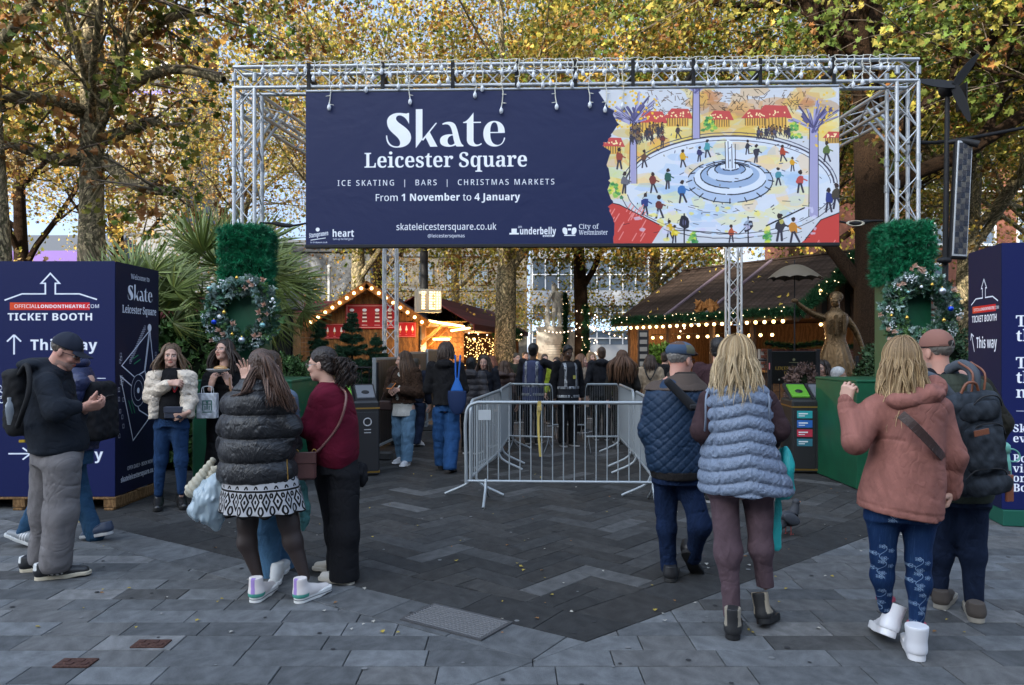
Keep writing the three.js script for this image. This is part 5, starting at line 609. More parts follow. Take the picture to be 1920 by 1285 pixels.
{
  const pan = (label, a, b, h) => { const f = thing('hoarding_panel', label, 'hoarding', [a.x, 0, a.z], -Math.atan2(b.z - a.z, b.x - a.x), 'dark glossy hoarding beside the queue'), L = a.distanceTo(b); part('frame', merge([bx(.05, h, .06, .025, h / 2 + .1, 0, .006), bx(.05, h, .06, L - .025, h / 2 + .1, 0, .006), bx(L, .04, .06, L / 2, h + .11, 0, .006), bx(L, .04, .06, L / 2, .2, 0, .006)]), galv, f); const n = Math.round(L / .16); for (let i = 0; i < n; i++) part('slat', bx((L - .1) / n - .003, h - .1, .03, .05 + (i + .5) * (L - .1) / n, h / 2 + .15, 0, .003), hoardM[(i * 5) % 3], f); part('foot', bx(.16, .12, .5, .1, .061, 0, .02), mat([.06, .06, .06], .9), f); };
  pan('dark glossy hoarding panel behind the woman in the brown fur jacket', V(-2.08, 0, -11.25), V(-1.9, 0, -13), 1.42); pan('dark glossy hoarding panel further back beside the queue', V(-1.9, 0, -13.1), V(-1.75, 0, -15.2), 1.5); pan('dark glossy hoarding panel farthest back by the orange hut', V(-1.75, 0, -15.3), V(-1.6, 0, -17.5), 1.55);
  const bin = (label, x, z, turn, flipC) => { const b = thing('litter_bin', label, 'litter bin', [x, 0, z], turn), w = .62, d = .62; part('body', bx(w, .98, d, 0, .5, 0, .02), mat([.014, .014, .015], .45), b); part('gold_trim', merge([pbox(w + .006, .02, d + .006, 0, .9, 0), pbox(w + .006, .03, d + .006, 0, .06, 0)]), brassM, b); for (const s of [-1, 1]) { const t = part('hood', bx(.29, .06, .56, 0, 0, 0, .02), blackM, b); t.position.set(s * .15, 1.06, -.02); t.rotation.x = .42; const o = part('flap', bx(.24, .03, .36, 0, 0, 0, .01), s * flipC < 0 ? mat([.10, .33, .02], .5) : mat([.12, .13, .15], .5), b); o.position.set(s * .15, 1.1, 0); o.rotation.x = .42; part('aperture', new THREE.SphereGeometry(.055, 12, 8).scale(1, .4, 1).translate(0, .012, .04), blackM, o); } for (const s of [-1, 1]) part('door', bx(.29, .78, .012, s * .15, .46, d / 2 + .006, .004), mat([.02, .02, .022], .4), b); [[.02, .3, .33], [.02, .12, .42], [.45, .03, .06], [.03, .16, .22]].forEach((c, i) => { const st = part('sticker', bx(.2, .1, .004, 0, .8 - i * .125, d / 2 + .018, .001), mat(c, .5), b); st.position.x = -.15; part('sticker_lettering', merge([pbox(.12, .016, .002, -.02, .8 - i * .125 + .012, d / 2 + .022), pbox(.08, .01, .002, -.04, .8 - i * .125 - .018, d / 2 + .022)]), mat([.7, .75, .78], .5), st); }); part('crest', merge([new THREE.TorusGeometry(.05, .008, 6, 16).translate(.15, .72, d / 2 + .016), pbox(.09, .012, .004, .15, .62, d / 2 + .015), pbox(.09, .012, .004, .15, .58, d / 2 + .015)]), mat([.4, .4, .42], .5), b); };
  bin('black litter bin with green flap, coloured stickers, behind the burgundy-jumpered woman', XA(660, 10), -10.1, .3, 1); bin('black litter bin with coloured stickers against the right plinth box', 4.12, -10.35, -.1, 1);
  const low = thing('low_wall', 'short grey stone wall end behind the silver-vested woman', 'wall', [3.35, 0, -10.9]); part('stone', bx(.5, .62, .5, 0, .31, 0, .02), mat([.2, .19, .17], .9, { map: rep(TX.granite, 2) }), low);
  const sg = thing('garden_sign', 'black board sign with gold words LEICESTER SQUARE GARDENS', 'sign', [XA(1488, 11.4), 0, -11.4], -.06), tx = canvasTex(512, 380, (g, W, H) => { g.fillStyle = '#0c0d0c'; g.fillRect(0, 0, W, H); g.fillStyle = '#a98a3a'; g.textAlign = 'center'; g.font = '50px serif'; g.fillText('LEICESTER SQUARE', W / 2, 215, 450); g.fillText('GARDENS', W / 2, 275); g.fillStyle = '#7d7a58'; g.beginPath(); g.arc(W / 2, 95, 16, 0, 7); g.fill(); g.fillRect(W / 2 - 60, 126, 120, 5); g.fillStyle = '#8a8a80'; g.fillRect(70, 325, 18, 22); g.fillRect(200, 332, 110, 5); }); part('board', bx(.66, .5, .04, 0, 1.4, 0, .006), blackM, sg); part('print', new THREE.PlaneGeometry(.64, .48).translate(0, 1.4, .022), mat(0xffffff, .35, { map: tx }), sg); for (const s of [-1, 1]) part('post', bx(.06, 1.68, .06, s * .36, .84, 0, .006), blackM, sg); part('leaflet', bx(.015, .1, .01, -.37, 1.42, .035, .002), mat([.7, .2, .2], .5), sg);
  // crowd barriers
  const barrier = (() => { const b = new THREE.Group(), L = 2.3, h = 1.1, r = .019, k = .13; part('frame', tube([V(-L / 2, .22, 0), ...curve([V(-L / 2, .4, 0), V(-L / 2, h - k, 0), V(-L / 2 + k * .3, h - k * .3, 0), V(-L / 2 + k, h, 0)], 12), ...curve([V(L / 2 - k, h, 0), V(L / 2 - k * .3, h - k * .3, 0), V(L / 2, h - k, 0), V(L / 2, .4, 0)], 12), V(L / 2, .22, 0)], r, 10), galv, b); part('bottom_rail', cyl(V(-L / 2, .24, 0), V(L / 2, .24, 0), .016, .016, 8), galv, b); const g = cyl(V(0, .24, 0), V(0, h - .01, 0), .0075, .0075, 6); for (let i = 1; i < 19; i++) { const o = part('bar', g, galv, b); o.position.x = -L / 2 + i * L / 19; } for (const s of [-1, 1]) part('foot', merge([tube(curve([V(0, .26, 0), V(0, .16, .05), V(0, .015, .34)], 8), .016, 8), tube(curve([V(0, .26, 0), V(0, .16, -.05), V(0, .015, -.34)], 8), .016, 8)]), galv, b).position.x = s * (L / 2 - .22); part('hook', merge([cyl(V(L / 2, .8, 0), V(L / 2 + .05, .8, 0), .01), cyl(V(L / 2, .4, 0), V(L / 2 + .05, .4, 0), .01)]), galv, b); return b; })();
  const put = (label, a, b) => { const o = barrier.clone(); o.name = numbered('crowd_barrier'); scene.add(o); o.position.set((a[0] + b[0]) / 2, 0, (a[1] + b[1]) / 2); o.rotation.y = -Math.atan2(b[1] - a[1], b[0] - a[0]); o.scale.x = Math.hypot(b[0] - a[0], b[1] - a[1]) / 2.3; tag(o, label, 'crowd barrier', 'galvanised crowd barriers round the entrance'); return o; };
  const f1 = put('front crowd barrier with a yellow strap and blank plate, nearest the viewer', [XA(874, 8.15), -8.15], [XA(1262, 8.05), -8.05]);
  put('left side crowd barrier, nearest of that side, meeting the front one', [XA(882, 8.3), -8.35], [XA(938, 10.5), -10.6]); put('left side crowd barrier, second back from the front one', [XA(938, 10.7), -10.7], [XA(958, 12.7), -12.8]);
  put('back left crowd barrier beside the steward in blue vest', [XA(955, 12.4), -12.4], [XA(1036, 12.2), -12.2]); put('back right crowd barrier in front of the long auburn haired woman', [XA(1098, 12.3), -12.3], [XA(1160, 12.3), -12.3]); put('right side crowd barrier, far one, leading back from the flat-capped man', [XA(1163, 12.2), -12.3], [XA(1190, 10.3), -10.4]); put('right side crowd barrier, near one, half hidden by the flat-capped man', [XA(1192, 10.2), -10.2], [XA(1226, 8.3), -8.3]); put('middle crowd barrier far back between the two stewards', [XA(1036, 14.2), -14.2], [XA(1096, 14.2), -14.2]);
  f1.updateMatrixWorld(true); const plate = thing('blank_plate', 'small blank grey plate on the front crowd barrier', 'plate', [XA(909, 8.15), YA(778, 8.15), -8.12]); part('plate', bx(.135, .11, .006, 0, 0, 0, .002), mat([.5, .53, .55], .4, { metalness: .3 }), plate);
  const st = thing('yellow_strap', 'yellow webbing strap hanging from the front crowd barrier', 'strap', [XA(1011, 8.1), 1.1, -8.06]); part('webbing', (() => { const g = new THREE.PlaneGeometry(.045, .6, 2, 14).translate(0, -.28, 0), p = g.attributes.position; for (let i = 0; i < p.count; i++) { const y = p.getY(i); p.setX(i, p.getX(i) * (y > -.12 ? .9 : .55) + Math.sin(y * 7) * .012); p.setZ(i, .012 + Math.sin(y * 11) * .01); } g.computeVertexNormals(); return g; })(), mat([.42, .32, .10], .85, { side: DS }), st); part('buckle', bx(.05, .05, .02, 0, -.06, .02, .004), mat([.35, .27, .1], .7), st);
  const dl = thing('lamp_column', 'plain dark lamp column rising behind the bulb letter sign', 'lamp post', at(795, 700, 23).setY(0)); part('shaft', cyl(V(0, 0, 0), V(0, 8.5, 0), .14, .11, 14), blackM, dl); part('base', cyl(V(0, 0, 0), V(0, .9, 0), .2, .18, 14), blackM, dl);
  const wp2 = thing('white_pole', 'thin pale pole standing behind the plank hut roof', 'pole', at(617, 700, 24).setY(0)); part('shaft', cyl(V(0, 0, 0), V(0, 4.3, 0), .06, .05, 10), mat([.5, .5, .5], .5), wp2); part('cap', new THREE.SphereGeometry(.075, 10, 8).translate(0, 4.33, 0), mat([.5, .5, .5], .5), wp2);
  // wind and solar lamp post
  const lp = thing('solar_lamp_post', 'black lamp post with small wind turbine and tall solar panel', 'lamp post', at(1772, 700, 12).setY(0)); part('pole', cyl(V(-.03, 0, 0), V(.04, 5.75, 0), .055, .035, 12), blackM, lp); part('panel_housing', bx(.27, 1.92, .1, .0, 4.08, .07, .02), blackM, lp).rotation.z = -.05; const fr = part('panel_frame', bx(.235, 1.84, .03, .0, 4.08, .125, .006), mat([.5, .52, .54], .4, { metalness: .5 }), lp); fr.rotation.z = -.05; const ce = cbox(.062, .085, .008, .002), cm = [mat([.03, .035, .05], .15), mat([.10, .095, .09], .2), mat([.05, .05, .06], .15)]; for (let i = 0; i < 20; i++) for (let j = 0; j < 3; j++) { const o = part('solar_cell', ce, cm[(i * 2 + j) % 3], fr); o.position.set((j - 1) * .067, 3.24 + i * .0885, .145); }
  part('end_cap', new THREE.SphereGeometry(.12, 14, 8).scale(1, .45, .6).translate(-.05, 3.1, .07), blackM, lp); part('lamp_arm', tube(curve([V(.02, 5.0, 0), V(.2, 5.0, .1), V(.42, 4.92, .2)], 8), t => mix(.03, .06, t), 8).scale(1, 1, 1), blackM, lp); const hub = part('turbine_hub', new THREE.SphereGeometry(.13, 16, 12).scale(1, 1, 1.3).translate(.05, 5.86, 0), blackM, lp); for (let i = 0; i < 3; i++) { const s = new THREE.Shape(); s.moveTo(-.05, 0); s.quadraticCurveTo(-.12, .3, -.02, .62); s.lineTo(.02, .62); s.quadraticCurveTo(.09, .25, .06, 0); const g = new THREE.ExtrudeGeometry(s, { depth: .015, bevelEnabled: false }).rotateY(.3).rotateZ(i * 2.094 - .65).translate(.05, 5.86, .17); part('blade', boxUV(prep(g)), blackM, hub); } part('tail_fin', bx(.02, .4, .3, .3, 5.75, -.05, .006), blackM, lp);
  const cb = thing('overhead_cable', 'black cable running from the gate corner to the right edge', 'cable'); part('cable', tube(curve([V(5.05, 4.95, -9.6), V(6.6, 5.0, -12), V(9.2, 5.5, -12.5)], 16), .03, 6), ropeM, cb);
  const gr = thing('drain_grate', 'slotted metal drain grate set in the front paving', 'drain grate', [-.345, .004, -4.6]); gr.rotation.y = -.58; part('frame', merge([pbox(.62, .012, .02, 0, 0, .16), pbox(.62, .012, .02, 0, 0, -.16), pbox(.02, .012, .3, .3, 0, 0), pbox(.02, .012, .3, -.3, 0, 0)]), mat([.1, .1, .105], .5, { metalness: .6 }), gr); const gbx = cbox(.58, .012, .012, .002), gm2 = mat([.12, .12, .125], .6); for (let i = 0; i < 12; i++) { const o = part('slat', gbx, gm2, gr); o.position.set(0, .003, -.14 + i * .0255); } part('pit', pbox(.6, .004, .3, 0, -.0035, 0), mat([.006, .006, .006], .9), gr);
  for (const [px, py, t, l] of [[283, 1209, 0, 'small rusty inspection cover, the farther of the two'], [142, 1245, .1, 'small rusty inspection cover, the nearer of the two']]) { const d = gd(py), o = thing('inspection_cover', l, 'cover', [XA(px, d), .004, -d]); part('plate', bx(.19, .01, .11, 0, 0, 0, .002), mat([.09, .045, .035], .85, { map: rep(TX.mottle, 8) }), o); for (let i = 0; i < 4; i++) part('boss', bx(.03, .006, .03, -.06 + i * .04, .006, (i % 2) * .04 - .02, .001), mat([.06, .03, .025], .8), o); }
  // litter: fallen leaves and pale scraps
  const R = mulberry(123), lf = thing('fallen_leaves', 'scattered yellow and brown leaves lying on the paving', 'fallen leaves'); const spL = []; for (let i = 0; i < 170; i++) { const z = -4.4 - R() * R() * 14, x = (R() - .5) * 1.3 * -z; spL.push([V(x, .009, z), V((R() - .5) * .5, 1, (R() - .5) * .5).normalize(), .14 + R() * .2, R() * 6]); } const lg = lobes(0, .1); lg.rotateX(-Math.PI / 2); lg.computeVertexNormals(); tag(scatter('leaves', lg, mat(0xffffff, .8, { side: DS }), spL, lf, () => { const k = R(); return k < .3 ? C(.32, .24, .05) : k < .6 ? C(.2, .1, .04) : C(.33, .31, .27); }), null, null, null, 'stuff'); lf.userData.kind = 'stuff';
  const gum = thing('gum_spots', 'small pale and dark gum spots trodden into the paving', 'gum spots'), gs = [], gR = mulberry(321); for (let i = 0; i < 190; i++) { const z = -3.6 - gR() * 7, x = (gR() - .5) * 1.4 * -z; gs.push([V(x, .0052, z), QY, .5 + gR(), 0]); } scatter('spots', new THREE.CircleGeometry(.013, 7).rotateX(-Math.PI / 2), mat(0xffffff, .9), gs, gum, () => { const k = gR(); return k < .3 ? C(.15, .15, .15) : C(.035, .035, .037); }); gum.userData.kind = 'stuff';
  // pigeon
  const pg = thing('pigeon', 'dark grey pigeon on the paving beside the turquoise bag', 'pigeon', [XA(1478, 6.75), 0, -6.75], -.95), pm = mat([.035, .037, .043], .6); part('body', merge([new THREE.SphereGeometry(1, 20, 14).scale(.062, .07, .13).rotateX(-.35).translate(0, .15, .0), tube(curve([V(0, .18, -.07), V(0, .235, -.105), V(0, .27, -.115)], 6), t => mix(.05, .03, t), 10), new THREE.SphereGeometry(.034, 12, 10).translate(0, .283, -.122), tube([V(0, .12, .09), V(0, .085, .17), V(0, .07, .23)], t => mix(.045, .022, t), 8).scale(1.1, 1, 1)]), pm, pg); part('beak', new THREE.ConeGeometry(.009, .035, 7).rotateX(-1.7).translate(0, .28, -.165), mat([.12, .1, .1], .6), pg); for (const s of [-1, 1]) { part('wing', new THREE.SphereGeometry(1, 14, 10).scale(.018, .05, .13).rotateX(-.35).translate(s * .058, .155, .03), mat([.055, .058, .066], .6), pg); part('leg', merge([cyl(V(s * .025, .1, 0), V(s * .028, .012, -.005), .006, .005, 5), cyl(V(s * .028, .008, .01), V(s * .03, .006, -.04), .004, .003, 4)]), mat([.3, .07, .06], .7), pg); part('eye', new THREE.SphereGeometry(.005, 6, 5).translate(s * .03, .29, -.135), mat([.4, .12, .03], .3), pg); }
}
// ---------------------------------------------------------------- people: distance fields meshed by surface nets
const smin = (a, b, k) => { const h = Math.max(k - Math.abs(a - b), 0) / k; return Math.min(a, b) - h * h * k * .25; };
const cap = (a, b, ra, rb = ra) => { const bx_ = b.x - a.x, by = b.y - a.y, bz = b.z - a.z, L = bx_ * bx_ + by * by + bz * bz || 1e-9; return (x, y, z) => { const px = x - a.x, py = y - a.y, pz = z - a.z, t = clamp((px * bx_ + py * by + pz * bz) / L), dx = px - t * bx_, dy = py - t * by, dz = pz - t * bz; return Math.sqrt(dx * dx + dy * dy + dz * dz) - ra - (rb - ra) * t; }; };
const ell = (c, r) => (x, y, z) => { const a = (x - c.x) / r.x, b = (y - c.y) / r.y, e = (z - c.z) / r.z, k0 = Math.sqrt(a * a + b * b + e * e), k1 = Math.sqrt(a * a / r.x / r.x + b * b / r.y / r.y + e * e / r.z / r.z); return k1 < 1e-6 ? -Math.min(r.x, r.y, r.z) : k0 * (k0 - 1) / k1; };
function loft(R) { // stacked ellipses [y, cx, cz, half width, half depth]
  R = R.slice().sort((p, q) => p[0] - q[0]); const N = 48, y0 = R[0][0], y1 = R[R.length - 1][0], T = [];
  for (let i = 0; i <= N; i++) { const y = mix(y0, y1, i / N); let k = 0; while (k < R.length - 2 && R[k + 1][0] < y) k++; const a = R[k], b = R[k + 1], t = clamp((y - a[0]) / (b[0] - a[0])), p = R[Math.max(0, k - 1)], q = R[Math.min(R.length - 1, k + 2)], o = []; for (let j = 1; j < 5; j++) { const m0 = (b[j] - p[j]) / Math.max(1e-3, b[0] - p[0]) * (b[0] - a[0]), m1 = (q[j] - a[j]) / Math.max(1e-3, q[0] - a[0]) * (b[0] - a[0]), t2 = t * t, t3 = t2 * t; o.push((2 * t3 - 3 * t2 + 1) * a[j] + (t3 - 2 * t2 + t) * m0 + (3 * t2 - 2 * t3) * b[j] + (t3 - t2) * m1); } T.push(o); }
  return (x, y, z) => { const f = clamp((y - y0) / (y1 - y0)) * N, i = Math.min(N - 1, f | 0), u = f - i, A = T[i], B = T[i + 1], cx = A[0] + (B[0] - A[0]) * u, cz = A[1] + (B[1] - A[1]) * u, a = A[2] + (B[2] - A[2]) * u, b = A[3] + (B[3] - A[3]) * u, dx = (x - cx) / a, dz = (z - cz) / b, k0 = Math.sqrt(dx * dx + dz * dz), k1 = Math.sqrt(dx * dx / a / a + dz * dz / b / b), d = k1 < 1e-6 ? -Math.min(a, b) : k0 * (k0 - 1) / k1, e = Math.max(y - y1, y0 - y); return e > 0 ? Math.hypot(Math.max(d, 0), e) : Math.max(d, e); };
}
const uni = (L, k = .03) => L.length === 1 ? L[0] : (x, y, z) => { let d = L[0](x, y, z); for (let i = 1; i < L.length; i++) d = smin(d, L[i](x, y, z), k); return d; };
function nets(f, bb, c, o = {}) { // naive surface nets with coarse skipping
  const [x0, y0, z0, x1, y1, z1] = bb, B = 4, nx = Math.ceil((x1 - x0) / c / B) * B + 1, ny = Math.ceil((y1 - y0) / c / B) * B + 1, nz = Math.ceil((z1 - z0) / c / B) * B + 1, F3 = new Float32Array(nx * ny * nz).fill(1), sx = 1, sy = nx, sz = nx * ny, rad = B * c * .87 * 1.9 + .03, live = [];
  const pos = [], idx = [], vi = new Int32Array(nx * ny * nz).fill(-1);
  for (let k = 0; k < nz - 1; k += B) for (let j = 0; j < ny - 1; j += B) for (let i = 0; i < nx - 1; i += B) {
    const v = f(x0 + (i + B / 2) * c, y0 + (j + B / 2) * c, z0 + (k + B / 2) * c), far = Math.abs(v) > rad; if (!far) live.push([i, j, k]);
    for (let a = 0; a <= B; a++) for (let b = 0; b <= B; b++) for (let e = 0; e <= B; e++) { const q = (i + a) + (j + b) * sy + (k + e) * sz; if (far) { if (F3[q] === 1) F3[q] = v; } else F3[q] = f(x0 + (i + a) * c, y0 + (j + b) * c, z0 + (k + e) * c); }
  }
  const E = [[0, 1], [0, 2], [0, 4], [1, 3], [1, 5], [2, 3], [2, 6], [3, 7], [4, 5], [4, 6], [5, 7], [6, 7]], off = []; for (let m = 0; m < 8; m++) off.push((m & 1) + ((m >> 1) & 1) * sy + ((m >> 2) & 1) * sz);
  for (const [bi, bj, bk] of live) for (let k = bk; k < bk + B; k++) for (let j = bj; j < bj + B; j++) for (let i = bi; i < bi + B; i++) {
    const q = i + j * sy + k * sz; let mask = 0; for (let m = 0; m < 8; m++) if (F3[q + off[m]] < 0) mask |= 1 << m; if (!mask || mask === 255) continue;
    let n = 0, px = 0, py = 0, pz = 0; for (const [a, b] of E) { const sa = mask >> a & 1, sb = mask >> b & 1; if (sa === sb) continue; const va = F3[q + off[a]], vb = F3[q + off[b]], t = va / (va - vb); px += mix(a & 1, b & 1, t); py += mix(a >> 1 & 1, b >> 1 & 1, t); pz += mix(a >> 2 & 1, b >> 2 & 1, t); n++; }
    vi[q] = pos.length / 3; pos.push(x0 + (i + px / n) * c, y0 + (j + py / n) * c, z0 + (k + pz / n) * c);
  }
  for (const [bi, bj, bk] of live) for (let k = bk; k < bk + B; k++) for (let j = bj; j < bj + B; j++) for (let i = bi; i < bi + B; i++) {
    const q = i + j * sy + k * sz, a = F3[q] < 0; const quad = (s, u, v) => { const p = vi[q], r = vi[q - u], t = vi[q - u - v], w = vi[q - v]; if (p < 0 || r < 0 || t < 0 || w < 0) return; s ? idx.push(p, r, t, p, t, w) : idx.push(p, t, r, p, w, t); };
    if (j > 0 && k > 0 && a !== F3[q + 1] < 0) quad(a, sy, sz); if (i > 0 && k > 0 && a !== F3[q + sy] < 0) quad(a, sz, sx); if (i > 0 && j > 0 && a !== F3[q + sz] < 0) quad(a, sx, sy);
  }
  const n = pos.length / 3, nor = new Float32Array(n * 3), uv = new Float32Array(n * 2), e = c * .6;
  for (let i = 0; i < n; i++) { const x = pos[i * 3], y = pos[i * 3 + 1], z = pos[i * 3 + 2], gx = f(x + e, y, z) - f(x - e, y, z), gy = f(x, y + e, z) - f(x, y - e, z), gz = f(x, y, z + e) - f(x, y, z - e), l = Math.hypot(gx, gy, gz) || 1; nor[i * 3] = gx / l; nor[i * 3 + 1] = gy / l; nor[i * 3 + 2] = gz / l; if (o.uv) { const q = o.uv(x, y, z); uv[i * 2] = q[0]; uv[i * 2 + 1] = q[1]; } else { uv[i * 2] = x * .9 + z * .7; uv[i * 2 + 1] = y + z * .3; } }
  const g = new THREE.BufferGeometry(); g.setAttribute('position', new THREE.Float32BufferAttribute(pos, 3)); g.setAttribute('normal', new THREE.BufferAttribute(nor, 3)); g.setAttribute('uv', new THREE.BufferAttribute(uv, 2)); g.setIndex(idx);
  if (o.col) paint(g, o.col); return g;
}
const T3 = {}; const key3 = (a) => a;
// ---- head, in its own frame: eyes at y = 0, face towards +z
const headPrims = (() => { const p = [[ell(V(0, .042, -.018), V(.073, .082, .094)), .03], [ell(V(0, -.022, .018), V(.060, .085, .068)), .03], [ell(V(0, -.078, .034), V(.046, .034, .046)), .03], [ell(V(0, -.1, .066), V(.018, .014, .014)), .02], [cap(V(-.03, .021, .072), V(.03, .021, .072), .012), .016], [ell(V(-.036, -.028, .064), V(.022, .02, .02)), .02], [ell(V(.036, -.028, .064), V(.022, .02, .02)), .02], [cap(V(0, .012, .084), V(0, -.03, .103), .0075, .0105), .012], [cap(V(-.011, -.037, .09), V(.011, -.037, .09), .0085), .008], [ell(V(0, -.06, .081), V(.023, .007, .013)), .006], [ell(V(0, -.069, .08), V(.019, .008, .013)), .006], [cap(V(0, -.06, -.03), V(0, -.19, -.045), .052, .056), .03]]; for (const s of [-1, 1]) p.push([ell(V(s * .073, -.008, -.012), V(.009, .03, .019)), .008]);
  const soc = [-1, 1].map(s => ell(V(s * .031, .003, .094), V(.018, .011, .014))), eye = [-1, 1].map(s => ell(V(s * .031, .001, .073), V(.0135, .0125, .0135)));
  return (x, y, z) => { let d = 1; for (let i = 0; i < 12; i++) d = i ? smin(d, p[i][0](x, y, z), p[i][1]) : p[0][0](x, y, z); for (const s of soc) d = -smin(-d, s(x, y, z), .012); for (const e of eye) d = Math.min(d, e(x, y, z)); for (let i = 12; i < 14; i++) d = smin(d, p[i][0](x, y, z), p[i][1]); return d; }; })();
function headColor(o) { const s = o.skin, dk = o.hairCol || [.03, .02, .015]; return (x, y, z) => {
  const ax = Math.abs(x); let c = s.map((v, i) => v * (1 + .10 * (i === 0 ? 1 : -.4) * (sstep(.03, 0, Math.hypot(ax - .04, y + .03)) + sstep(.03, 0, Math.hypot(x, y + .035, z - .1)))));
  if (z > .06 && Math.hypot((ax - .031) / .0165, (y - .001) / .0072) < 1) { const r = Math.hypot(ax - .031, y - .001); c = r < .006 ? [.02, .015, .012] : [.5, .47, .45]; if (y > .005) c = [.03, .02, .02]; }
  if (z > .05 && Math.abs(y - .022 + ax * ax * 2) < .0042 && ax > .012 && ax < .052) c = dk.map(v => v * .8 + .01);
  if (z > .07 && Math.hypot(x / .024, (y + .065) / .0115) < 1) c = Math.abs(y + .0645) < .0016 ? [.12, .04, .035] : [s[0] * .82, s[1] * .48, s[2] * .5];
  if (o.beard && y < -.045 && z > -.02 && !(z > .07 && Math.hypot(x / .021, (y + .065) / .009) < 1) && (y < -.06 || ax < .05)) { const k = .6 + .5 * noise3(x * 120, y * 120, z * 120); c = mixc(c, o.beard, .8 * clamp(k)); }
  return c; }; }
const mixc = (a, b, t) => a.map((v, i) => mix(v, b[i], t));
function frame(p, yaw = 0, pitch = 0, roll = 0, s = 1) { const M = new THREE.Matrix4().compose(p, new THREE.Quaternion().setFromEuler(new THREE.Euler(pitch, yaw, roll, 'YXZ')), V(s, s, s)); return M; }
const headCache = {};
function headGeo(o, cell) { const g = nets(headPrims, [-.1, -.19, -.14, .1, .14, .135], cell, { col: headColor(o) }); return g; }
// ---- hands
function handPrims(w, u, n, side, curl = .3, o = {}) { // wrist, direction to knuckles, palm normal, thumb side (+1: along u x n)
  u = u.clone().normalize(); n = n.clone().addScaledVector(u, -n.dot(u)).normalize(); const s = u.clone().cross(n).multiplyScalar(side), P = (a, b, c) => w.clone().addScaledVector(u, a).addScaledVector(s, b).addScaledVector(n, c), L = [], k = o.s || 1, out = [];
  const off = [.031, .011, -.010, -.029], len = [.072, .08, .074, .057], cu = o.curls || [curl, curl, curl, curl];
  for (let i = 0; i < 4; i++) { const kn = P((.092 - Math.abs(off[i] - .008) * .25) * k, off[i] * k, 0); out.push([w.clone().addScaledVector(s, off[i] * .62 * k), kn, .0145 * k, .0115 * k, 1]); let p = kn, a = .12; const sp = (o.spread ?? .12) * (off[i] / .03); for (let j = 0; j < 3; j++) { a += cu[i] * [.75, 1.15, .8][j]; const d = u.clone().multiplyScalar(Math.cos(a)).addScaledVector(n, Math.sin(a)).addScaledVector(s, sp).normalize(), q = p.clone().addScaledVector(d, len[i] * [.45, .32, .25][j] * k); out.push([p, q, (.0092 - j * .0008) * k, (.0086 - j * .0009) * k, 0]); p = q; } }
  const r0 = P(.022 * k, .022 * k, .006), td = u.clone().multiplyScalar(.62).addScaledVector(s, .66).addScaledVector(n, .32 + curl * .3).normalize(), r1 = r0.clone().addScaledVector(td, .042 * k), t2 = td.clone().addScaledVector(u, .5).addScaledVector(n, curl * .6).normalize(), r2 = r1.clone().addScaledVector(t2, .03 * k), r3 = r2.clone().addScaledVector(t2.addScaledVector(n, curl * .4).normalize(), .026 * k); out.push([r0, r1, .0145 * k, .0115 * k, 1], [r1, r2, .0112 * k, .0098 * k, 0], [r2, r3, .0098 * k, .008 * k, 0]); out.push([w.clone().addScaledVector(u, -.05), w.clone().addScaledVector(u, .015), .025 * k, .024 * k, 1]);
  return out;
}
function handGeo(segs, cell = .0042) { const pr = segs.map(([a, b, ra, rb]) => cap(a, b, ra, rb)), k = segs.map(s => s[4] ? .018 : .004), bb = [9, 9, 9, -9, -9, -9]; for (const [a, b, ra, rb] of segs) for (const [p, r] of [[a, ra], [b, rb]]) { bb[0] = Math.min(bb[0], p.x - r); bb[1] = Math.min(bb[1], p.y - r); bb[2] = Math.min(bb[2], p.z - r); bb[3] = Math.max(bb[3], p.x + r); bb[4] = Math.max(bb[4], p.y + r); bb[5] = Math.max(bb[5], p.z + r); } const m = .012; return nets((x, y, z) => { let palm = 1, d = 1; for (let i = 0; i < pr.length; i++) { const v = pr[i](x, y, z); if (segs[i][4]) palm = palm === 1 ? v : smin(palm, v, .018); else d = Math.min(d, v); } return smin(palm, d, .008); }, [bb[0] - m, bb[1] - m, bb[2] - m, bb[3] + m, bb[4] + m, bb[5] + m], cell); }
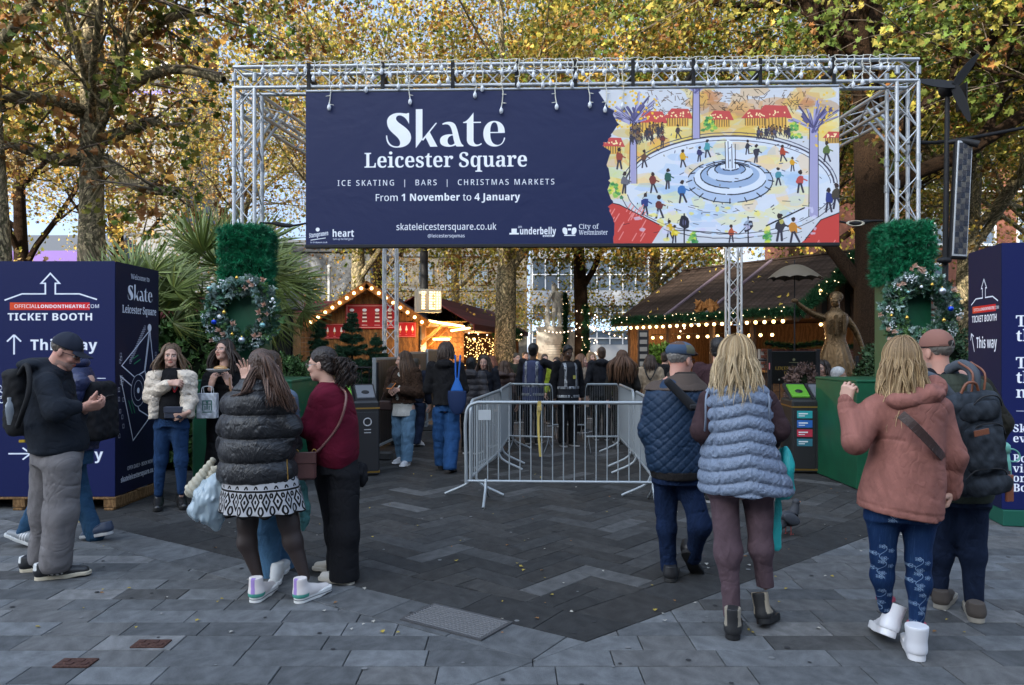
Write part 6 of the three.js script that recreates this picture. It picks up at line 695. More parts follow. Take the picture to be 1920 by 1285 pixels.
// ---- hair as tapering wavy locks over a core
function locks(o) { // o: n, len(phi), flare, wave, r, col, seed, from/to angle, part; head frame
  const R = mulberry(o.seed), L = [], rx = .083 * (o.fat || 1), ry = .098, rz = .103 * (o.fat || 1), cy = .028, cz = -.018;
  for (let i = 0; i < o.n; i++) {
    const fly = R() < .06 ? 1.8 : 1, ph = mix(o.from ?? -2.25, o.to ?? 2.25, (i + R()) / o.n), lay = (R() - .3) * .02 * (o.puff || 1) * fly, len = o.len(ph) * (.72 + R() * .38), st = (R() - .5) * .9, pts = [], cl = Math.round(ph * 10) * 1.7, wv = (o.wave ?? .012) * (.5 + R() * 1.0), wf = (o.freq || 17) * (.92 + .16 * Math.sin(cl * 3)), w0 = cl + R() * 1.0, th0 = mix(.05, .55, R() * R()), side = Math.sin(ph), back = -Math.cos(ph);
    const S1 = 6, fl = (o.flare ?? .12) * (.4 + R() * .9), thE = mix(1.5, 1.72, R());
    for (let k = 0; k <= S1; k++) { const th = mix(th0, thE, k / S1), sn = Math.sin(th); pts.push(V(side * sn * (rx + lay), cy + Math.cos(th) * (ry + lay), cz + back * sn * (rz + lay))); }
    const e = pts[S1].clone(), m = Math.max(4, Math.round(len / .035)); for (let k = 1; k <= m; k++) { const t = k / m, y = len * t, q = e.clone(); q.y -= y; const out = fl * Math.sin(Math.min(1, y / .2) * 1.57) * .35 + (o.tuck || 0) * t; q.x += side * out + Math.sin(y * wf + w0) * wv; q.z += back * out * .8 + Math.cos(y * wf * .9 + w0 * 1.7) * wv; if (o.mod) o.mod(q, t, y); pts.push(q); }
    const r0 = (o.r || .0105) * (.7 + R() * .6), g = tube(pts, t => r0 * (.75 + .5 * Math.sin(t * 2.4)) * (1 - .85 * Math.pow(t, 5)), 4), kk = .6 + R() * .65, w = R(); const c0 = o.col, c1 = o.col2 || o.col; g.userData = 0; paint(g, (x, y, z, j) => { const t = Math.floor(j / 5) / (pts.length - 1); return c0.map((v, q) => mix(v, c1[q], clamp(w * .5 + t * .7 - .15)) * kk); }); L.push(g);
  }
  return merge(L);
}
const hairM = new THREE.MeshPhysicalMaterial({ color: 0xffffff, roughness: .48, vertexColors: true, specularIntensity: .7 }), skinM = phys([1, 1, 1], .52, { vertexColors: true, specularIntensity: .5 });
const SK = { fair: [.52, .31, .235], tan: [.46, .27, .19], pale: [.56, .36, .285], dark: [.10, .055, .035], ruddy: [.50, .26, .195] };
const hairCap = (col, seed, o = {}) => { const f0 = ell(V(0, .045, -.022), V(.079 + (o.v || 0), .088 + (o.v || 0), .1 + (o.v || 0))), f1 = ell(V(0, -.03, -.05), V(.074, .08, .066)); return nets((x, y, z) => { let d = smin(f0(x, y, z), o.nape === false ? 9 : f1(x, y, z), .03) + .002 * noise3(x * 60, y * 25, z * 60) + .0016 * Math.sin(x * 160 + noise3(x * 20, y * 20, z * 20) * 5); d = Math.max(d, (z - .052) + (y < .045 ? (0.045 - y) * 1.1 : -(y - .045) * .45)); if (o.sides) d = Math.max(d, -.05 - y + (z > -.02 ? .06 : 0)); return d; }, [-.12, -.14, -.16, .12, .17, .13], o.cell || .006, { col: (x, y, z) => { const k = .9 + .22 * noise3(x * 60, y * 15, z * 60); return col.map(v => v * k); } }); };
// ---- shoes, own frame: heel at the back, toe +z, sole on y = 0
function shoeGeo(o) { const Lf = o.len || .27, W = o.w || .046, h = o.h || .1, A = [cap(V(0, .055, -.045), V(0, .036 + (o.toe || 0), Lf - .115), .044, .032), cap(V(0, .06, -.05), V(0, h, -.052), .044, o.shaft || .043), cap(V(0, .08, -.02), V(0, .05, .06), .036, .034)], sh = o.sole || .028; const up = nets((x, y, z) => { let d = uni(A, .03)(x, y, z); d = Math.max(d, sh * .8 - y, y - h - (o.top || .012)); return d; }, [-.07, 0, -.115, .07, h + .05, Lf - .05], .0055, { col: o.col }); const so = nets((x, y, z) => { const t = clamp((z + .048) / (Lf - .1)), w = W * mix(.9, 1.02, t) * (1 - .1 * Math.exp(-Math.pow((t - .45) * 4, 2))), d2 = Math.hypot(x, Math.max(0, z - (Lf - .118)), Math.min(0, z + .048)) - w, up_ = Math.max(0, t - .7) * .05; return Math.max(d2, y - sh - up_ * .4, up_ * .6 - y + .001) - .001; }, [-.07, -.008, -.12, .07, sh + .03, Lf - .05], .0055, { col: o.scol }); return [up, so]; }
const vcM = r => mat(0xffffff, r, { vertexColors: true });
function addShoe(P, o, pos, yaw, pitch, m, sm) { const [a, b] = shoeGeo(o), s = part('shoe', a, m, P); s.position.copy(pos); s.rotation.set(pitch || 0, yaw, o.roll || 0, 'YXZ'); s.scale.setScalar(o.s || 1); part('sole', b, sm, s); return s; }
// ---- a person measured in the photograph
function person(o) {
  const base = at(o.base, HOR, o.d).setY(0), G = thing('person', o.label, 'person', base, 0, o.group), d = o.d, S = d / F; G.J = (a) => at(a[0], a[1], d + (a[2] || 0)).sub(base); const J = G.J;
  G.gnd = (px, dd = 0, y = 0) => at(px, HOR, d + dd).setY(y).sub(base); G.S = S; G.base = base; G.Y = py => YA(py, d); G.M = px => px * S;
  G.rings = L => L.map(([py, l, r, b, dd = 0]) => { const c = J([(l + r) / 2, py, dd]); return [c.y, c.x, c.z, (r - l) / 2 * (d + dd) / F, b]; });
  G.garment = (name, m, q) => { const L = []; if (q.rings) L.push(loft(G.rings(q.rings))); for (const r of q.more || []) L.push(loft(G.rings(r))); const sl = /^j(eans|eggings)|^trousers/.test(name) ? .88 : 1; for (const [a, b, ra, rb] of q.caps || []) L.push(cap(a.isVector3 ? a : J(a), b.isVector3 ? b : J(b), ra * sl, rb * sl)); for (const e of q.ells || []) L.push(ell(J(e[0]), V(...e[1])));
    const u = uni(L, q.k || .05), bb = [9, 9, 9, -9, -9, -9], ex = (x, y, z, r) => { bb[0] = Math.min(bb[0], x - r); bb[1] = Math.min(bb[1], y - r); bb[2] = Math.min(bb[2], z - r); bb[3] = Math.max(bb[3], x + r); bb[4] = Math.max(bb[4], y + r); bb[5] = Math.max(bb[5], z + r); };
    for (const l of [q.rings, ...(q.more || [])]) if (l) for (const [y, cx, cz, a, b] of G.rings(l)) { ex(cx, y, cz, .02); ex(cx - a, y, cz - b, .03); ex(cx + a, y, cz + b, .03); } for (const [a, b, ra, rb] of q.caps || []) { const A = a.isVector3 ? a : J(a), B = b.isVector3 ? b : J(b); ex(A.x, A.y, A.z, ra + .03); ex(B.x, B.y, B.z, rb + .03); } for (const e of q.ells || []) { const A = J(e[0]); ex(A.x, A.y, A.z, Math.max(...e[1]) + .02); }
    const fo = q.fold ?? .006, sd_ = q.seed || 1, disp = q.disp, cut = q.cut, fx = q.ff || 7;
    const f = (x, y, z) => { let v = u(x, y, z); if (Math.abs(v) < .09) { if (fo) { const cr = noise3(x * fx * .45 + sd_, y * fx * 1.2 + x * 2.5 - z * 2, z * fx * .45), c2 = noise3(x * fx * .5 - y * 2, y * fx * .5 + sd_, z * fx * .5); v += fo * (.7 * noise3(x * fx * .6 + sd_, y * fx * .45, z * fx * .6) + .8 * Math.pow(Math.max(0, 1 - Math.abs(cr) * 3), 2) * clamp(.25 + c2 * 1.2)); } if (disp) v += disp(x, y, z); } if (cut) v = Math.max(v, cut(x, y, z)); return v; };
    return part(name, nets(f, bb, q.cell || .012, { col: q.col, uv: q.uv }), m, q.parent || G, q.label); };
  // body: one continuous skin under the clothes, with head and hands
  const b = o.body, sk = SK[o.skin || 'fair'], L = []; for (const q of b.caps) { const y = J(q[0]).y; if (y < 1.06 && J(q[1]).y < 1 && q[2] >= .05) { q[2] *= .55; q[3] *= .55; } L.push(cap(J(q[0]), J(q[1]), q[2], q[3])); } const bb = [9, 9, 9, -9, -9, -9]; for (const [a, c, ra, rb] of b.caps) for (const [p, r] of [[J(a), ra], [J(c), rb]]) { const m = r + .03; bb[0] = Math.min(bb[0], p.x - m); bb[1] = Math.min(bb[1], p.y - m); bb[2] = Math.min(bb[2], p.z - m); bb[3] = Math.max(bb[3], p.x + m); bb[4] = Math.max(bb[4], p.y + m); bb[5] = Math.max(bb[5], p.z + m); }
  const gs = [tint(nets(uni(L, .04), bb, b.cell || .016), sk)]; const H = o.head, hm = frame(J(H.p), H.yaw, H.pitch, H.roll, H.s || 1); gs.push(headGeo({ skin: sk, hairCol: H.brow, beard: H.beard }, H.cell || .005).applyMatrix4(hm)); for (const h of (typeof o.hands === 'function' ? o.hands(J) : o.hands || [])) gs.push(tint(handGeo(h.segs, h.cell), sk)); part('body', merge(gs), skinM, G); G.hm = hm;
  G.onHead = (name, g, m, l) => part(name, g.applyMatrix4(hm), m, G, l); return G;
}
const V3 = (a, b, c) => V(a, b, c);
// ---------------------------------------------------------------- the people
const denim = (c, o) => mat(c, .9, { map: rep(TX.soft, 4, 1.5), bumpMap: rep(TX.crease, 2.6, 2), bumpScale: .010, ...o }), puffM = (c, r = .5) => phys(c, r, { sheen: .3, sheenRoughness: .5, sheenColor: C(.3, .3, .32), bumpMap: rep(TX.crease, 5, 3), bumpScale: .008 }), furM = c => mat(c, 1, { bumpMap: rep(TX.rough, 16), bumpScale: .005, map: rep(TX.soft, 6) }), leatherM = c => mat(c, .38, { bumpMap: rep(TX.rough, 14), bumpScale: .0015 });
const shoeBlack = vcM(.45), soleWhite = vcM(.7), white3 = [.72, .72, .7];
const cst = c => () => c;
function bunch(pts, n, s0, s1, r, wave, freq, cols, seed) { const R = mulberry(seed), c = new THREE.CatmullRomCurve3(pts), L = []; for (let i = 0; i < n; i++) { const a = R() * 6.28, q = Math.sqrt(R()), w = R() * 6, tl = .75 + R() * .25, k = .55 + R() * .8, m = 14, P = []; for (let j = 0; j <= m; j++) { const t = j / m * tl, p = c.getPoint(t), sp = mix(s0, s1, Math.sin(t * 1.9)) * q; P.push(p.add(V(Math.cos(a) * sp + Math.cos(t * freq + w) * wave, Math.sin(t * freq * 1.1 + w) * wave * .5, Math.sin(a) * sp + Math.sin(t * freq + w) * wave))); } const col = cols[i % cols.length]; L.push(tint(tube(P, t => r * (1 - .75 * t * t * t), 4), col.map(v => v * k))); } return merge(L); }
function capGeo(col, bcol, o = {}) { const dome = ell(V(0, .046, -.014), V(.086, .1, .104)), f = (x, y, z) => { let d = dome(x, y, z) + .0012 * Math.sin(Math.atan2(x, z + .014) * 6); d = Math.max(d, .036 - y); const bend = x * x * 4; const br = Math.max(ell(V(0, .045, .1), V(.078, .05, .082))(x, y + bend, z), Math.abs(y - .043 + bend - (z - .08) * (o.tilt ?? -.05)) - .0035, .062 - z); return smin(d, br, .006); }; return nets(f, [-.1, 0, -.13, .1, .16, .2], .0045, { col: (x, y, z) => z > .088 && y < .055 ? bcol : (o.gap && z < -.09 && Math.hypot(x / .03, (y - .055) / .022) < 1) ? o.gap : (o.gap && z < -.08 && y < .048) ? col.map(v => v * .7) : col }); }
const glassesGeo = () => merge([-1, 1].flatMap(s => [new THREE.TorusGeometry(.021, .0022, 5, 18).scale(1.05, .85, 1).translate(s * .031, .001, .097), tube([V(s * .053, .006, .094), V(s * .074, .006, .04), V(s * .077, .002, -.02)], .0022, 5)]).concat([cyl(V(-.01, .004, .1), V(.01, .004, .1), .0022)]));
function bag(name, label, cat, p, turn) { return thing(name, label, cat, p, turn); }
function backpackGeo(w, h, dp, cell = .01) { const f = (x, y, z) => { const q = V(Math.abs(x) - w / 2 + .06, Math.abs(y) - h / 2 + .08, Math.abs(z) - dp / 2 + .05), o = Math.hypot(Math.max(q.x, 0), Math.max(q.y, 0), Math.max(q.z, 0)) + Math.min(Math.max(q.x, q.y, q.z), 0) - .06; return o + .006 * noise3(x * 12, y * 12, z * 12) + .01 * Math.max(0, y / h); }; return nets(f, [-w / 2 - .05, -h / 2 - .05, -dp / 2 - .05, w / 2 + .05, h / 2 + .05, dp / 2 + .05], cell); }
{ // A: man in a dark hoodie looking at his phone
  const G = person({ label: 'man in navy cap, dark hoodie and baggy grey trousers looking at his phone', d: 5.55, base: 105, skin: 'ruddy', body: { caps: [[[95, 735], [105, 835], .13, .14], [[98, 715], [122, 678], .062, .055], [[86, 720, -.2], [105, 774, -.27], .045, .04], [[105, 774, -.27], [160, 762, -.13], .04, .028], [[108, 722, .2], [128, 790, .25], .05, .045], [[128, 790, .25], [166, 764, .09], .042, .029], [[112, 850, -.09], [113, 950, -.1], .08, .06], [[113, 950, -.1], [104, 1055, -.1], .055, .045], [[92, 850, .09], [86, 950, .1], .08, .06], [[86, 950, .1], [72, 1050, .1], .055, .045]], cell: .012 },
    head: { p: [124, 661], yaw: 1.72, pitch: .42, roll: 0, s: 1.04, beard: [.2, .18, .17], brow: [.08, .06, .05] }, hands: J => [{ segs: handPrims(J([161, 762, -.13]), V(1, .12, -.25), V(-.1, .7, -.75), 1, .75) }, { segs: handPrims(J([167, 765, .09]), V(1, .2, .1), V(-.1, .7, .75), -1, .75) }] });
  const navy = fabricMat([.018, .022, .030]); G.garment('hoodie', navy, { rings: [[690, 84, 116, .1], [704, 70, 123, .17], [724, 60, 131, .2], [760, 55, 139, .215], [800, 57, 151, .225], [832, 62, 160, .225], [846, 64, 156, .215]], caps: [[[88, 722, -.19], [105, 772, -.27], .092, .078], [[105, 772, -.27], [141, 764, -.17], .074, .058], [[108, 724, .19], [128, 790, .25], .095, .08], [[128, 790, .25], [148, 774, .16], .076, .062]], ells: [[[74, 684, 0], [.135, .06, .18]], [[106, 700, -.02], [.075, .05, .13]]], fold: .011, seed: 3, disp: (x, y, z) => -.006 * sstep(.03, 0, Math.abs(y - G.Y(843))) });
  G.garment('trousers', mat([.20, .185, .185], .95, { map: rep(TX.soft, 2), bumpMap: rep(TX.crease, 1.6, 1.2), bumpScale: .010 }), { rings: [[840, 66, 150, .19], [868, 64, 147, .19]], k: .06, caps: [[[117, 872, -.09], [113, 965, -.1], .15, .122], [[113, 965, -.1], [105, 1054, -.1], .12, .12], [[90, 872, .09], [82, 965, .1], .14, .11], [[82, 965, .1], [72, 1046, .1], .096, .09]], fold: .014, ff: 5, seed: 9, cut: (x, y) => .055 - y });
  const sc = (x, y, z) => Math.abs(x) > .026 && y > .03 && y < .085 && z > -.005 && z < .085 && (((z + y * .5) * 33) % 1) < .5 ? white3 : z < -.07 && y > .07 ? [.6, .6, .58] : [.02, .02, .022]; addShoe(G, { len: .32, col: sc, scol: cst([.55, .48, .36]), s: 1.08 }, G.gnd(93, -.09), 1.95, 0, shoeBlack, soleWhite); addShoe(G, { len: .31, col: sc, scol: cst([.55, .48, .36]), s: 1.04 }, G.gnd(63, .1), 1.8, 0, shoeBlack, soleWhite);
  G.onHead('hair', hairCap([.10, .08, .065], 4, { sides: true, v: -.003, nape: false }), hairM); G.onHead('cap', capGeo([.022, .026, .04], [.016, .018, .026], { tilt: -.12 }), vcM(.85)); G.onHead('cap_badge', merge([bx(.003, .034, .01, .0, 0, -.01, .001).rotateX(-.3), bx(.003, .034, .01, 0, 0, .01, .001).rotateX(.3), bx(.003, .008, .024, .0, -.004, 0, .001)]).rotateY(.12).translate(.0865, .068, .014), mat([.5, .02, .04], .6)); G.onHead('glasses', glassesGeo(), blackM);
  const bp = bag('backpack', 'black backpack with bottle and key rings on the man with the phone', 'backpack', G.J([53, 752, -.02]).add(G.base), -.12), bm = mat([.012, .012, .013], .75, { bumpMap: rep(TX.fabric, 6), bumpScale: .001 }); part('body', backpackGeo(.17, .54, .34), bm, bp).rotation.z = .1; part('front_pocket', backpackGeo(.1, .24, .26), bm, bp).position.set(-.075, -.12, 0); part('strap', tube(curve([V(.05, .2, .15), V(.12, .27, .17), V(.2, .22, .235), V(.24, .1, .28), V(.2, -.05, .29), V(.08, -.17, .2)], 24), .017, 8).scale(1, 1, 1), bm, bp); const bt = part('bottle', new THREE.LatheGeometry([[.001, 0], [.034, .005], [.036, .12], [.03, .15], [.014, .175], [.014, .2], [.001, .2]].map(p => new THREE.Vector2(...p)), 16), phys([.4, .45, .5], .12, { transmission: .5, thickness: .02 }), bp); bt.position.set(-.0, -.16, .15); bt.rotation.x = .15; part('yellow_tag', bx(.05, .02, .03, .04, -.285, .1, .004), mat([.6, .4, .02], .5), bp); for (let i = 0; i < 3; i++) part('key_ring', new THREE.TorusGeometry(.018, .004, 6, 14).translate(-.13 + i * .008, .1 - i * .045, .12), silverM, bp);
  const ph = thing('phone', 'black phone held by the man in the dark hoodie', 'phone', G.J([192, 749, 0]).add(G.base), 0); part('phone_body', bx(.15, .011, .075, 0, 0, 0, .004), blackM, ph); part('screen', pbox(.14, .001, .068, 0, .0062, 0), mat([.02, .02, .025], .1), ph); ph.rotation.z = .42;
}
{ // B: walker in a navy jacket passing behind him
  const G = person({ label: 'walker in navy padded jacket and jeans passing behind the man with the phone', d: 6.45, base: 105, body: { caps: [[[150, 720], [140, 830], .12, .12], [[146, 710], [132, 676], .055, .05], [[125, 850, 0], [75, 930, -.05], .08, .06], [[75, 930, -.05], [38, 1008, -.08], .055, .045], [[135, 850, .1], [150, 930, .12], .08, .06], [[150, 930, .12], [178, 1000, .12], .055, .045]] }, head: { p: [128, 657], yaw: -1.5, pitch: .1 } });
  G.garment('jacket', puffM([.012, .018, .065]), { rings: [[690, 128, 164, .11], [708, 116, 172, .18], [750, 108, 182, .2], [800, 106, 182, .2], [842, 108, 178, .19]], caps: [[[148, 716, -.2], [120, 790, -.24], .075, .06], [[120, 790, -.24], [95, 770, -.2], .06, .05]], disp: (x, y) => -.012 * Math.sqrt(Math.abs(Math.sin(y * 26))) + .006 }); G.garment('jeans', denim([.028, .075, .14]), { rings: [[838, 112, 172, .15], [870, 110, 168, .16]], caps: [[[126, 870, -.05], [76, 935, -.06], .1, .08], [[76, 935, -.06], [44, 1002, -.08], .08, .075], [[140, 870, .1], [152, 935, .12], .1, .085], [[152, 935, .12], [178, 1004, .12], .085, .085]], fold: .01, ff: 9 });
  const c2 = (x, y, z) => Math.abs(x) > .028 && z > 0 && z < .08 && ((z * 40) % 1) < .5 ? [.5, .5, .5] : [.17, .18, .19]; addShoe(G, { len: .3, col: c2, scol: cst([.5, .5, .48]) }, G.gnd(52, -.12, .03), -1.75, -.25, shoeBlack, soleWhite); addShoe(G, { len: .3, col: cst([.03, .045, .08]), scol: cst([.4, .4, .4]) }, G.gnd(194, .08, .05), -1.75, .2, shoeBlack, soleWhite); G.onHead('hair', hairCap([.04, .03, .02], 6), hairM); G.onHead('hood', nets(ell(V(0, -.12, -.06), V(.11, .06, .1)), [-.14, -.2, -.18, .14, -.03, .08], .01), puffM([.012, .018, .065]));
  const bp = bag('backpack', 'black backpack on the walker in the navy jacket', 'backpack', G.J([184, 770]).add(G.base), 0); part('body', backpackGeo(.2, .55, .34), mat([.012, .012, .014], .8), bp).rotation.z = .06; part('strap', tube(curve([V(-.06, .22, .14), V(-.16, .26, .16), V(-.24, .16, .18), V(-.2, -.02, .18)], 14), .022, 7), blackM, bp);
}
{ // C: woman in the cream fur jacket
  const G = person({ label: 'woman in cream fur jacket and blue jeans touching her chest, by the booth', d: 7.88, base: 319, skin: 'fair', body: { caps: [[[324, 715], [322, 765], .1, .1], [[324, 700], [321, 680], .05, .046], [[288, 708], [281, 744, -.05], .045, .038], [[281, 744, -.05], [318, 719, -.2], .036, .027], [[354, 706], [358, 750, -.03], .045, .038], [[358, 750, -.03], [346, 775, -.18], .036, .027], [[304, 800], [300, 862], .085, .06], [[300, 862], [297, 935], .055, .04], [[338, 800], [339, 862], .085, .06], [[339, 862], [340, 930], .055, .04]], cell: .013 }, head: { p: [320, 668, -.02], yaw: .42, pitch: -.02, roll: -.04, brow: [.06, .035, .02], s: .98 },
    hands: J => [{ segs: handPrims(J([318, 719, -.2]), V(1, .05, -.1), V(.1, -.5, -.8), 1, .7) }, { segs: handPrims(J([345, 776, -.19]), V(-.9, -.35, .15), V(-.3, .1, -.9), 1, .6) }] });
  const fur = furM([.8, .68, .55]), fd = (x, y, z) => .007 * noise3(x * 60, y * 60, z * 60) + .004 * Math.sin(y * 70 + 2 * noise3(x * 8, y * 8, z * 8)); G.garment('tee', fabricMat([.012, .012, .014]), { rings: [[690, 312, 338, .08], [702, 300, 350, .11], [740, 299, 350, .13], [785, 298, 350, .14]], fold: .004 });
  G.garment('jacket', fur, { more: [[[694, 290, 312, .1, -.01], [706, 280, 311, .125, -.02], [740, 281, 308, .13, -.02], [784, 283, 304, .135, -.02]], [[694, 334, 352, .1, -.01], [706, 338, 364, .125, -.02], [740, 342, 362, .13, -.02], [782, 342, 361, .135, -.02]], [[696, 300, 344, .07, .09], [740, 285, 362, .06, .12], [785, 284, 364, .06, .13]]], caps: [[[288, 708], [281, 744, -.05], .08, .07], [[281, 744, -.05], [313, 722, -.18], .07, .058], [[354, 708], [358, 750, -.03], .08, .07], [[358, 750, -.03], [348, 770, -.15], .066, .056]], disp: fd, fold: .006, k: .035 });
  G.garment('jeans', denim([.016, .045, .115]), { rings: [[782, 293, 350, .12], [800, 291, 352, .125]], caps: [[[306, 804], [301, 862], .108, .074], [[301, 862], [297, 926], .072, .052], [[336, 804], [339, 862], .108, .074], [[339, 862], [340, 922], .072, .052]], fold: .007, ff: 8, k: .05 });
  for (const [px, dd, yw] of [[297, -.02, .38], [341, .05, .55]]) addShoe(G, { len: .27, h: .19, sole: .04, col: cst([.014, .014, .015]), scol: cst([.012, .012, .012]), shaft: .047 }, G.gnd(px, dd), yw, 0, vcM(.35), vcM(.6));
  const lg = part('chest_logo', merge([[-.05, .04, .05, .04], [.05, .04, 0, -.055], [0, -.055, -.05, .04]].map(([a, b, c, e]) => cyl(V(a, b, 0), V(c, e, 0), .006))), mat([.5, .02, .03], .6), G); lg.position.copy(G.J([327, 726, -.155])); part('chest_logo_white', new THREE.ConeGeometry(.04, .07, 3).rotateX(Math.PI).scale(1, 1, .15).translate(0, 0, .0), mat([.7, .7, .7], .6), lg);
  G.onHead('hair', merge([locks({ n: 90, seed: 12, len: p => .2, flare: .25, wave: .012, col: [.10, .06, .035], col2: [.16, .10, .06], from: -2.1, to: 2.1 }), hairCap([.09, .055, .03], 5)]), hairM);
  const cl = bag('clutch_bag', 'small navy clutch bag held by the woman in the cream jacket', 'bag', G.J([326, 774, -.19]).add(G.base), 0); part('body', bx(.19, .125, .05, 0, 0, 0, .015), leatherM([.02, .026, .045]), cl); part('flap', bx(.186, .06, .012, 0, .03, .028, .005), leatherM([.024, .03, .05]), cl);
}
{ // D: dark-haired woman eating, paper bag on her arm
  const G = person({ label: 'dark-haired woman in black coat eating from a paper tray by the plinth', d: 8.3, base: 415, skin: 'fair', body: { caps: [[[416, 715], [414, 800], .11, .11], [[417, 700], [420, 680], .048, .044], [[392, 706], [386, 745, -.06], .045, .04], [[386, 745, -.06], [396, 722, -.2], .036, .026], [[442, 704], [444, 745, -.08], .045, .04], [[444, 745, -.08], [428, 718, -.2], .036, .026], [[404, 800], [404, 925], .07, .05], [[428, 800], [428, 925], .07, .05]], cell: .013 }, head: { p: [419, 658, -.02], yaw: -.35, pitch: -.22, roll: .08, brow: [.03, .02, .015], s: .95 }, hands: J => [{ segs: handPrims(J([396, 722, -.2]), V(.25, .9, -.1), V(.3, .3, -.8), 1, .5) }, { segs: handPrims(J([429, 719, -.2]), V(-.35, .9, .05), V(-.5, 0, -.6), -1, .55) }] });
  const bk = fabricMat([.010, .010, .011]); G.garment('coat', bk, { rings: [[690, 404, 430, .085], [700, 388, 446, .12], [740, 384, 450, .14], [800, 388, 446, .14], [880, 384, 448, .15], [915, 382, 450, .16]], caps: [[[392, 708], [385, 746, -.06], .075, .065], [[385, 746, -.06], [394, 727, -.18], .062, .048], [[442, 706], [445, 746, -.08], .075, .065], [[445, 746, -.08], [430, 724, -.18], .062, .048]], fold: .01 }); for (const px of [404, 428]) addShoe(G, { len: .25, h: .12, col: cst([.012, .012, .012]), scol: cst([.01, .01, .01]) }, G.gnd(px, -.02), -.2, 0, vcM(.4), vcM(.6));
  G.onHead('hair', merge([locks({ n: 110, seed: 22, len: p => .3, flare: .3, wave: .014, col: [.022, .014, .010], col2: [.04, .022, .015], from: -2.15, to: 2.15 }), hairCap([.02, .013, .01], 7)]), hairM); const fp = G.base;
  const tr = thing('food_tray', 'white paper tray with a bun held by the woman in black', 'food', G.J([408, 698, -.3]).add(fp), 0); part('tray', new THREE.LatheGeometry([[.001, 0], [.08, .004], [.115, .03], [.11, .033], [.078, .01], [.001, .007]].map(p => new THREE.Vector2(...p)), 18).scale(1.1, 1, .7), mat([.62, .6, .58], .7), tr); part('bun', new THREE.SphereGeometry(.05, 16, 12).scale(1.5, .6, .8).translate(.03, .04, 0), mat([.5, .27, .10], .7, { map: rep(TX.mottle, 3) }), tr); part('filling', new THREE.SphereGeometry(.03, 10, 8).scale(1.9, .35, .8).translate(.03, .045, .018), mat([.6, .42, .25], .7), tr);
  const pb = thing('paper_bag', 'white paper carrier bag with green print on her forearm', 'carrier bag', G.J([389, 761, -.27]).add(fp), .1); part('body', bx(.205, .27, .1, 0, 0, 0, .006), mat([.62, .64, .68], .75, { map: rep(TX.mottle, 2) }), pb); for (const z of [-.045, .045]) part('handle', tube(curve([V(-.05, .13, z), V(-.045, .2, z * .5), V(.045, .2, z * .5), V(.05, .13, z)], 12), .004, 5), mat([.6, .6, .6], .8), pb); const gp = mat([.05, .13, .11], .7); part('green_print', merge([bx(.1, .012, .002, .01, .055, .051, .001), bx(.1, .012, .002, .01, -.065, .051, .001), bx(.012, .1, .002, -.035, 0, .052, .001), bx(.012, .1, .002, .055, 0, .052, .001), bx(.014, .07, .002, .01, 0, .051, .001), ...[-1, 1].map(s => bx(.035, .01, .002, .01 + s * .02, .02, .053, .001)), ...[-1, 1].map(s => bx(.01, .05, .002, .01 + s * .022, -.02, .053, .001)), new THREE.SphereGeometry(.014, 8, 6).scale(1, 1, .2).translate(.01, .042, .052)]), gp, pb);
  const hb = thing('shoulder_strap_bag', 'tan shoulder bag strap on the woman in black', 'bag', G.J([440, 760, -.2]).add(fp)); part('strap', tube(curve([V(-.05, .3, .02), V(-.02, .1, .04), V(.0, -.02, .03)], 8), .01, 6), leatherM([.26, .13, .06]), hb); part('body', bx(.16, .14, .07, .01, -.09, 0, .02), leatherM([.2, .1, .045]), hb);
}
{ // G: mostly hidden woman in pale jeans, hand raised
  const G = person({ label: 'mostly hidden person in light blue jeans with raised hand, behind the skirted woman', d: 5.55, base: 512, skin: 'fair', body: { caps: [[[505, 740], [510, 850], .11, .12], [[503, 720], [502, 700], .05, .045], [[470, 745], [462, 790, -.05], .045, .04], [[462, 790, -.05], [461, 716, -.1], .036, .025], [[540, 745], [550, 800], .045, .04], [[550, 800], [540, 850, -.1], .036, .025], [[495, 870], [500, 980], .085, .06], [[500, 980], [510, 1075], .055, .045], [[525, 870], [528, 980], .085, .06], [[528, 980], [532, 1065, .2], .055, .045]] }, head: { p: [503, 690, .08], yaw: -.3, pitch: .1 }, hands: J => [{ segs: handPrims(J([461, 716, -.1]), V(-.12, 1, 0), V(-.35, 0, .9), 1, .12, { spread: .35 }) }] });
  G.garment('jumper', fabricMat([.12, .17, .24]), { rings: [[718, 486, 522, .09], [735, 468, 540, .14], [800, 468, 545, .15], [880, 468, 548, .15]], caps: [[[472, 745], [462, 790, -.05], .07, .06], [[462, 790, -.05], [461, 724, -.1], .055, .042], [[540, 748], [550, 800], .07, .06]] }); G.garment('jeans', denim([.085, .19, .32]), { rings: [[876, 474, 546, .14], [920, 474, 548, .15]], caps: [[[494, 920], [499, 990], .115, .105], [[499, 990], [508, 1085], .105, .095], [[526, 920], [526, 990, .1], .11, .1], [[526, 990, .1], [531, 1066, .2], .1, .09]], fold: .01, ff: 9 }); addShoe(G, { len: .27, col: cst([.6, .6, .58]), scol: cst(white3) }, G.gnd(519, -.1), .2, 0, soleWhite, soleWhite); addShoe(G, { len: .27, col: cst([.6, .6, .58]), scol: cst(white3) }, G.gnd(534, .15), .1, 0, soleWhite, soleWhite); G.onHead('hair', hairCap([.05, .03, .02], 9), hairM);
  G.garment('teal_scarf', mat([.09, .23, .22], .9, { side: DS, bumpMap: rep(TX.fabric, 4), bumpScale: .003 }), { rings: [[900, 556, 572, .03, -.2], [930, 556, 578, .045, -.2], [965, 560, 582, .05, -.2], [1000, 562, 572, .02, -.2]], fold: .018, ff: 14, k: .01 });
}
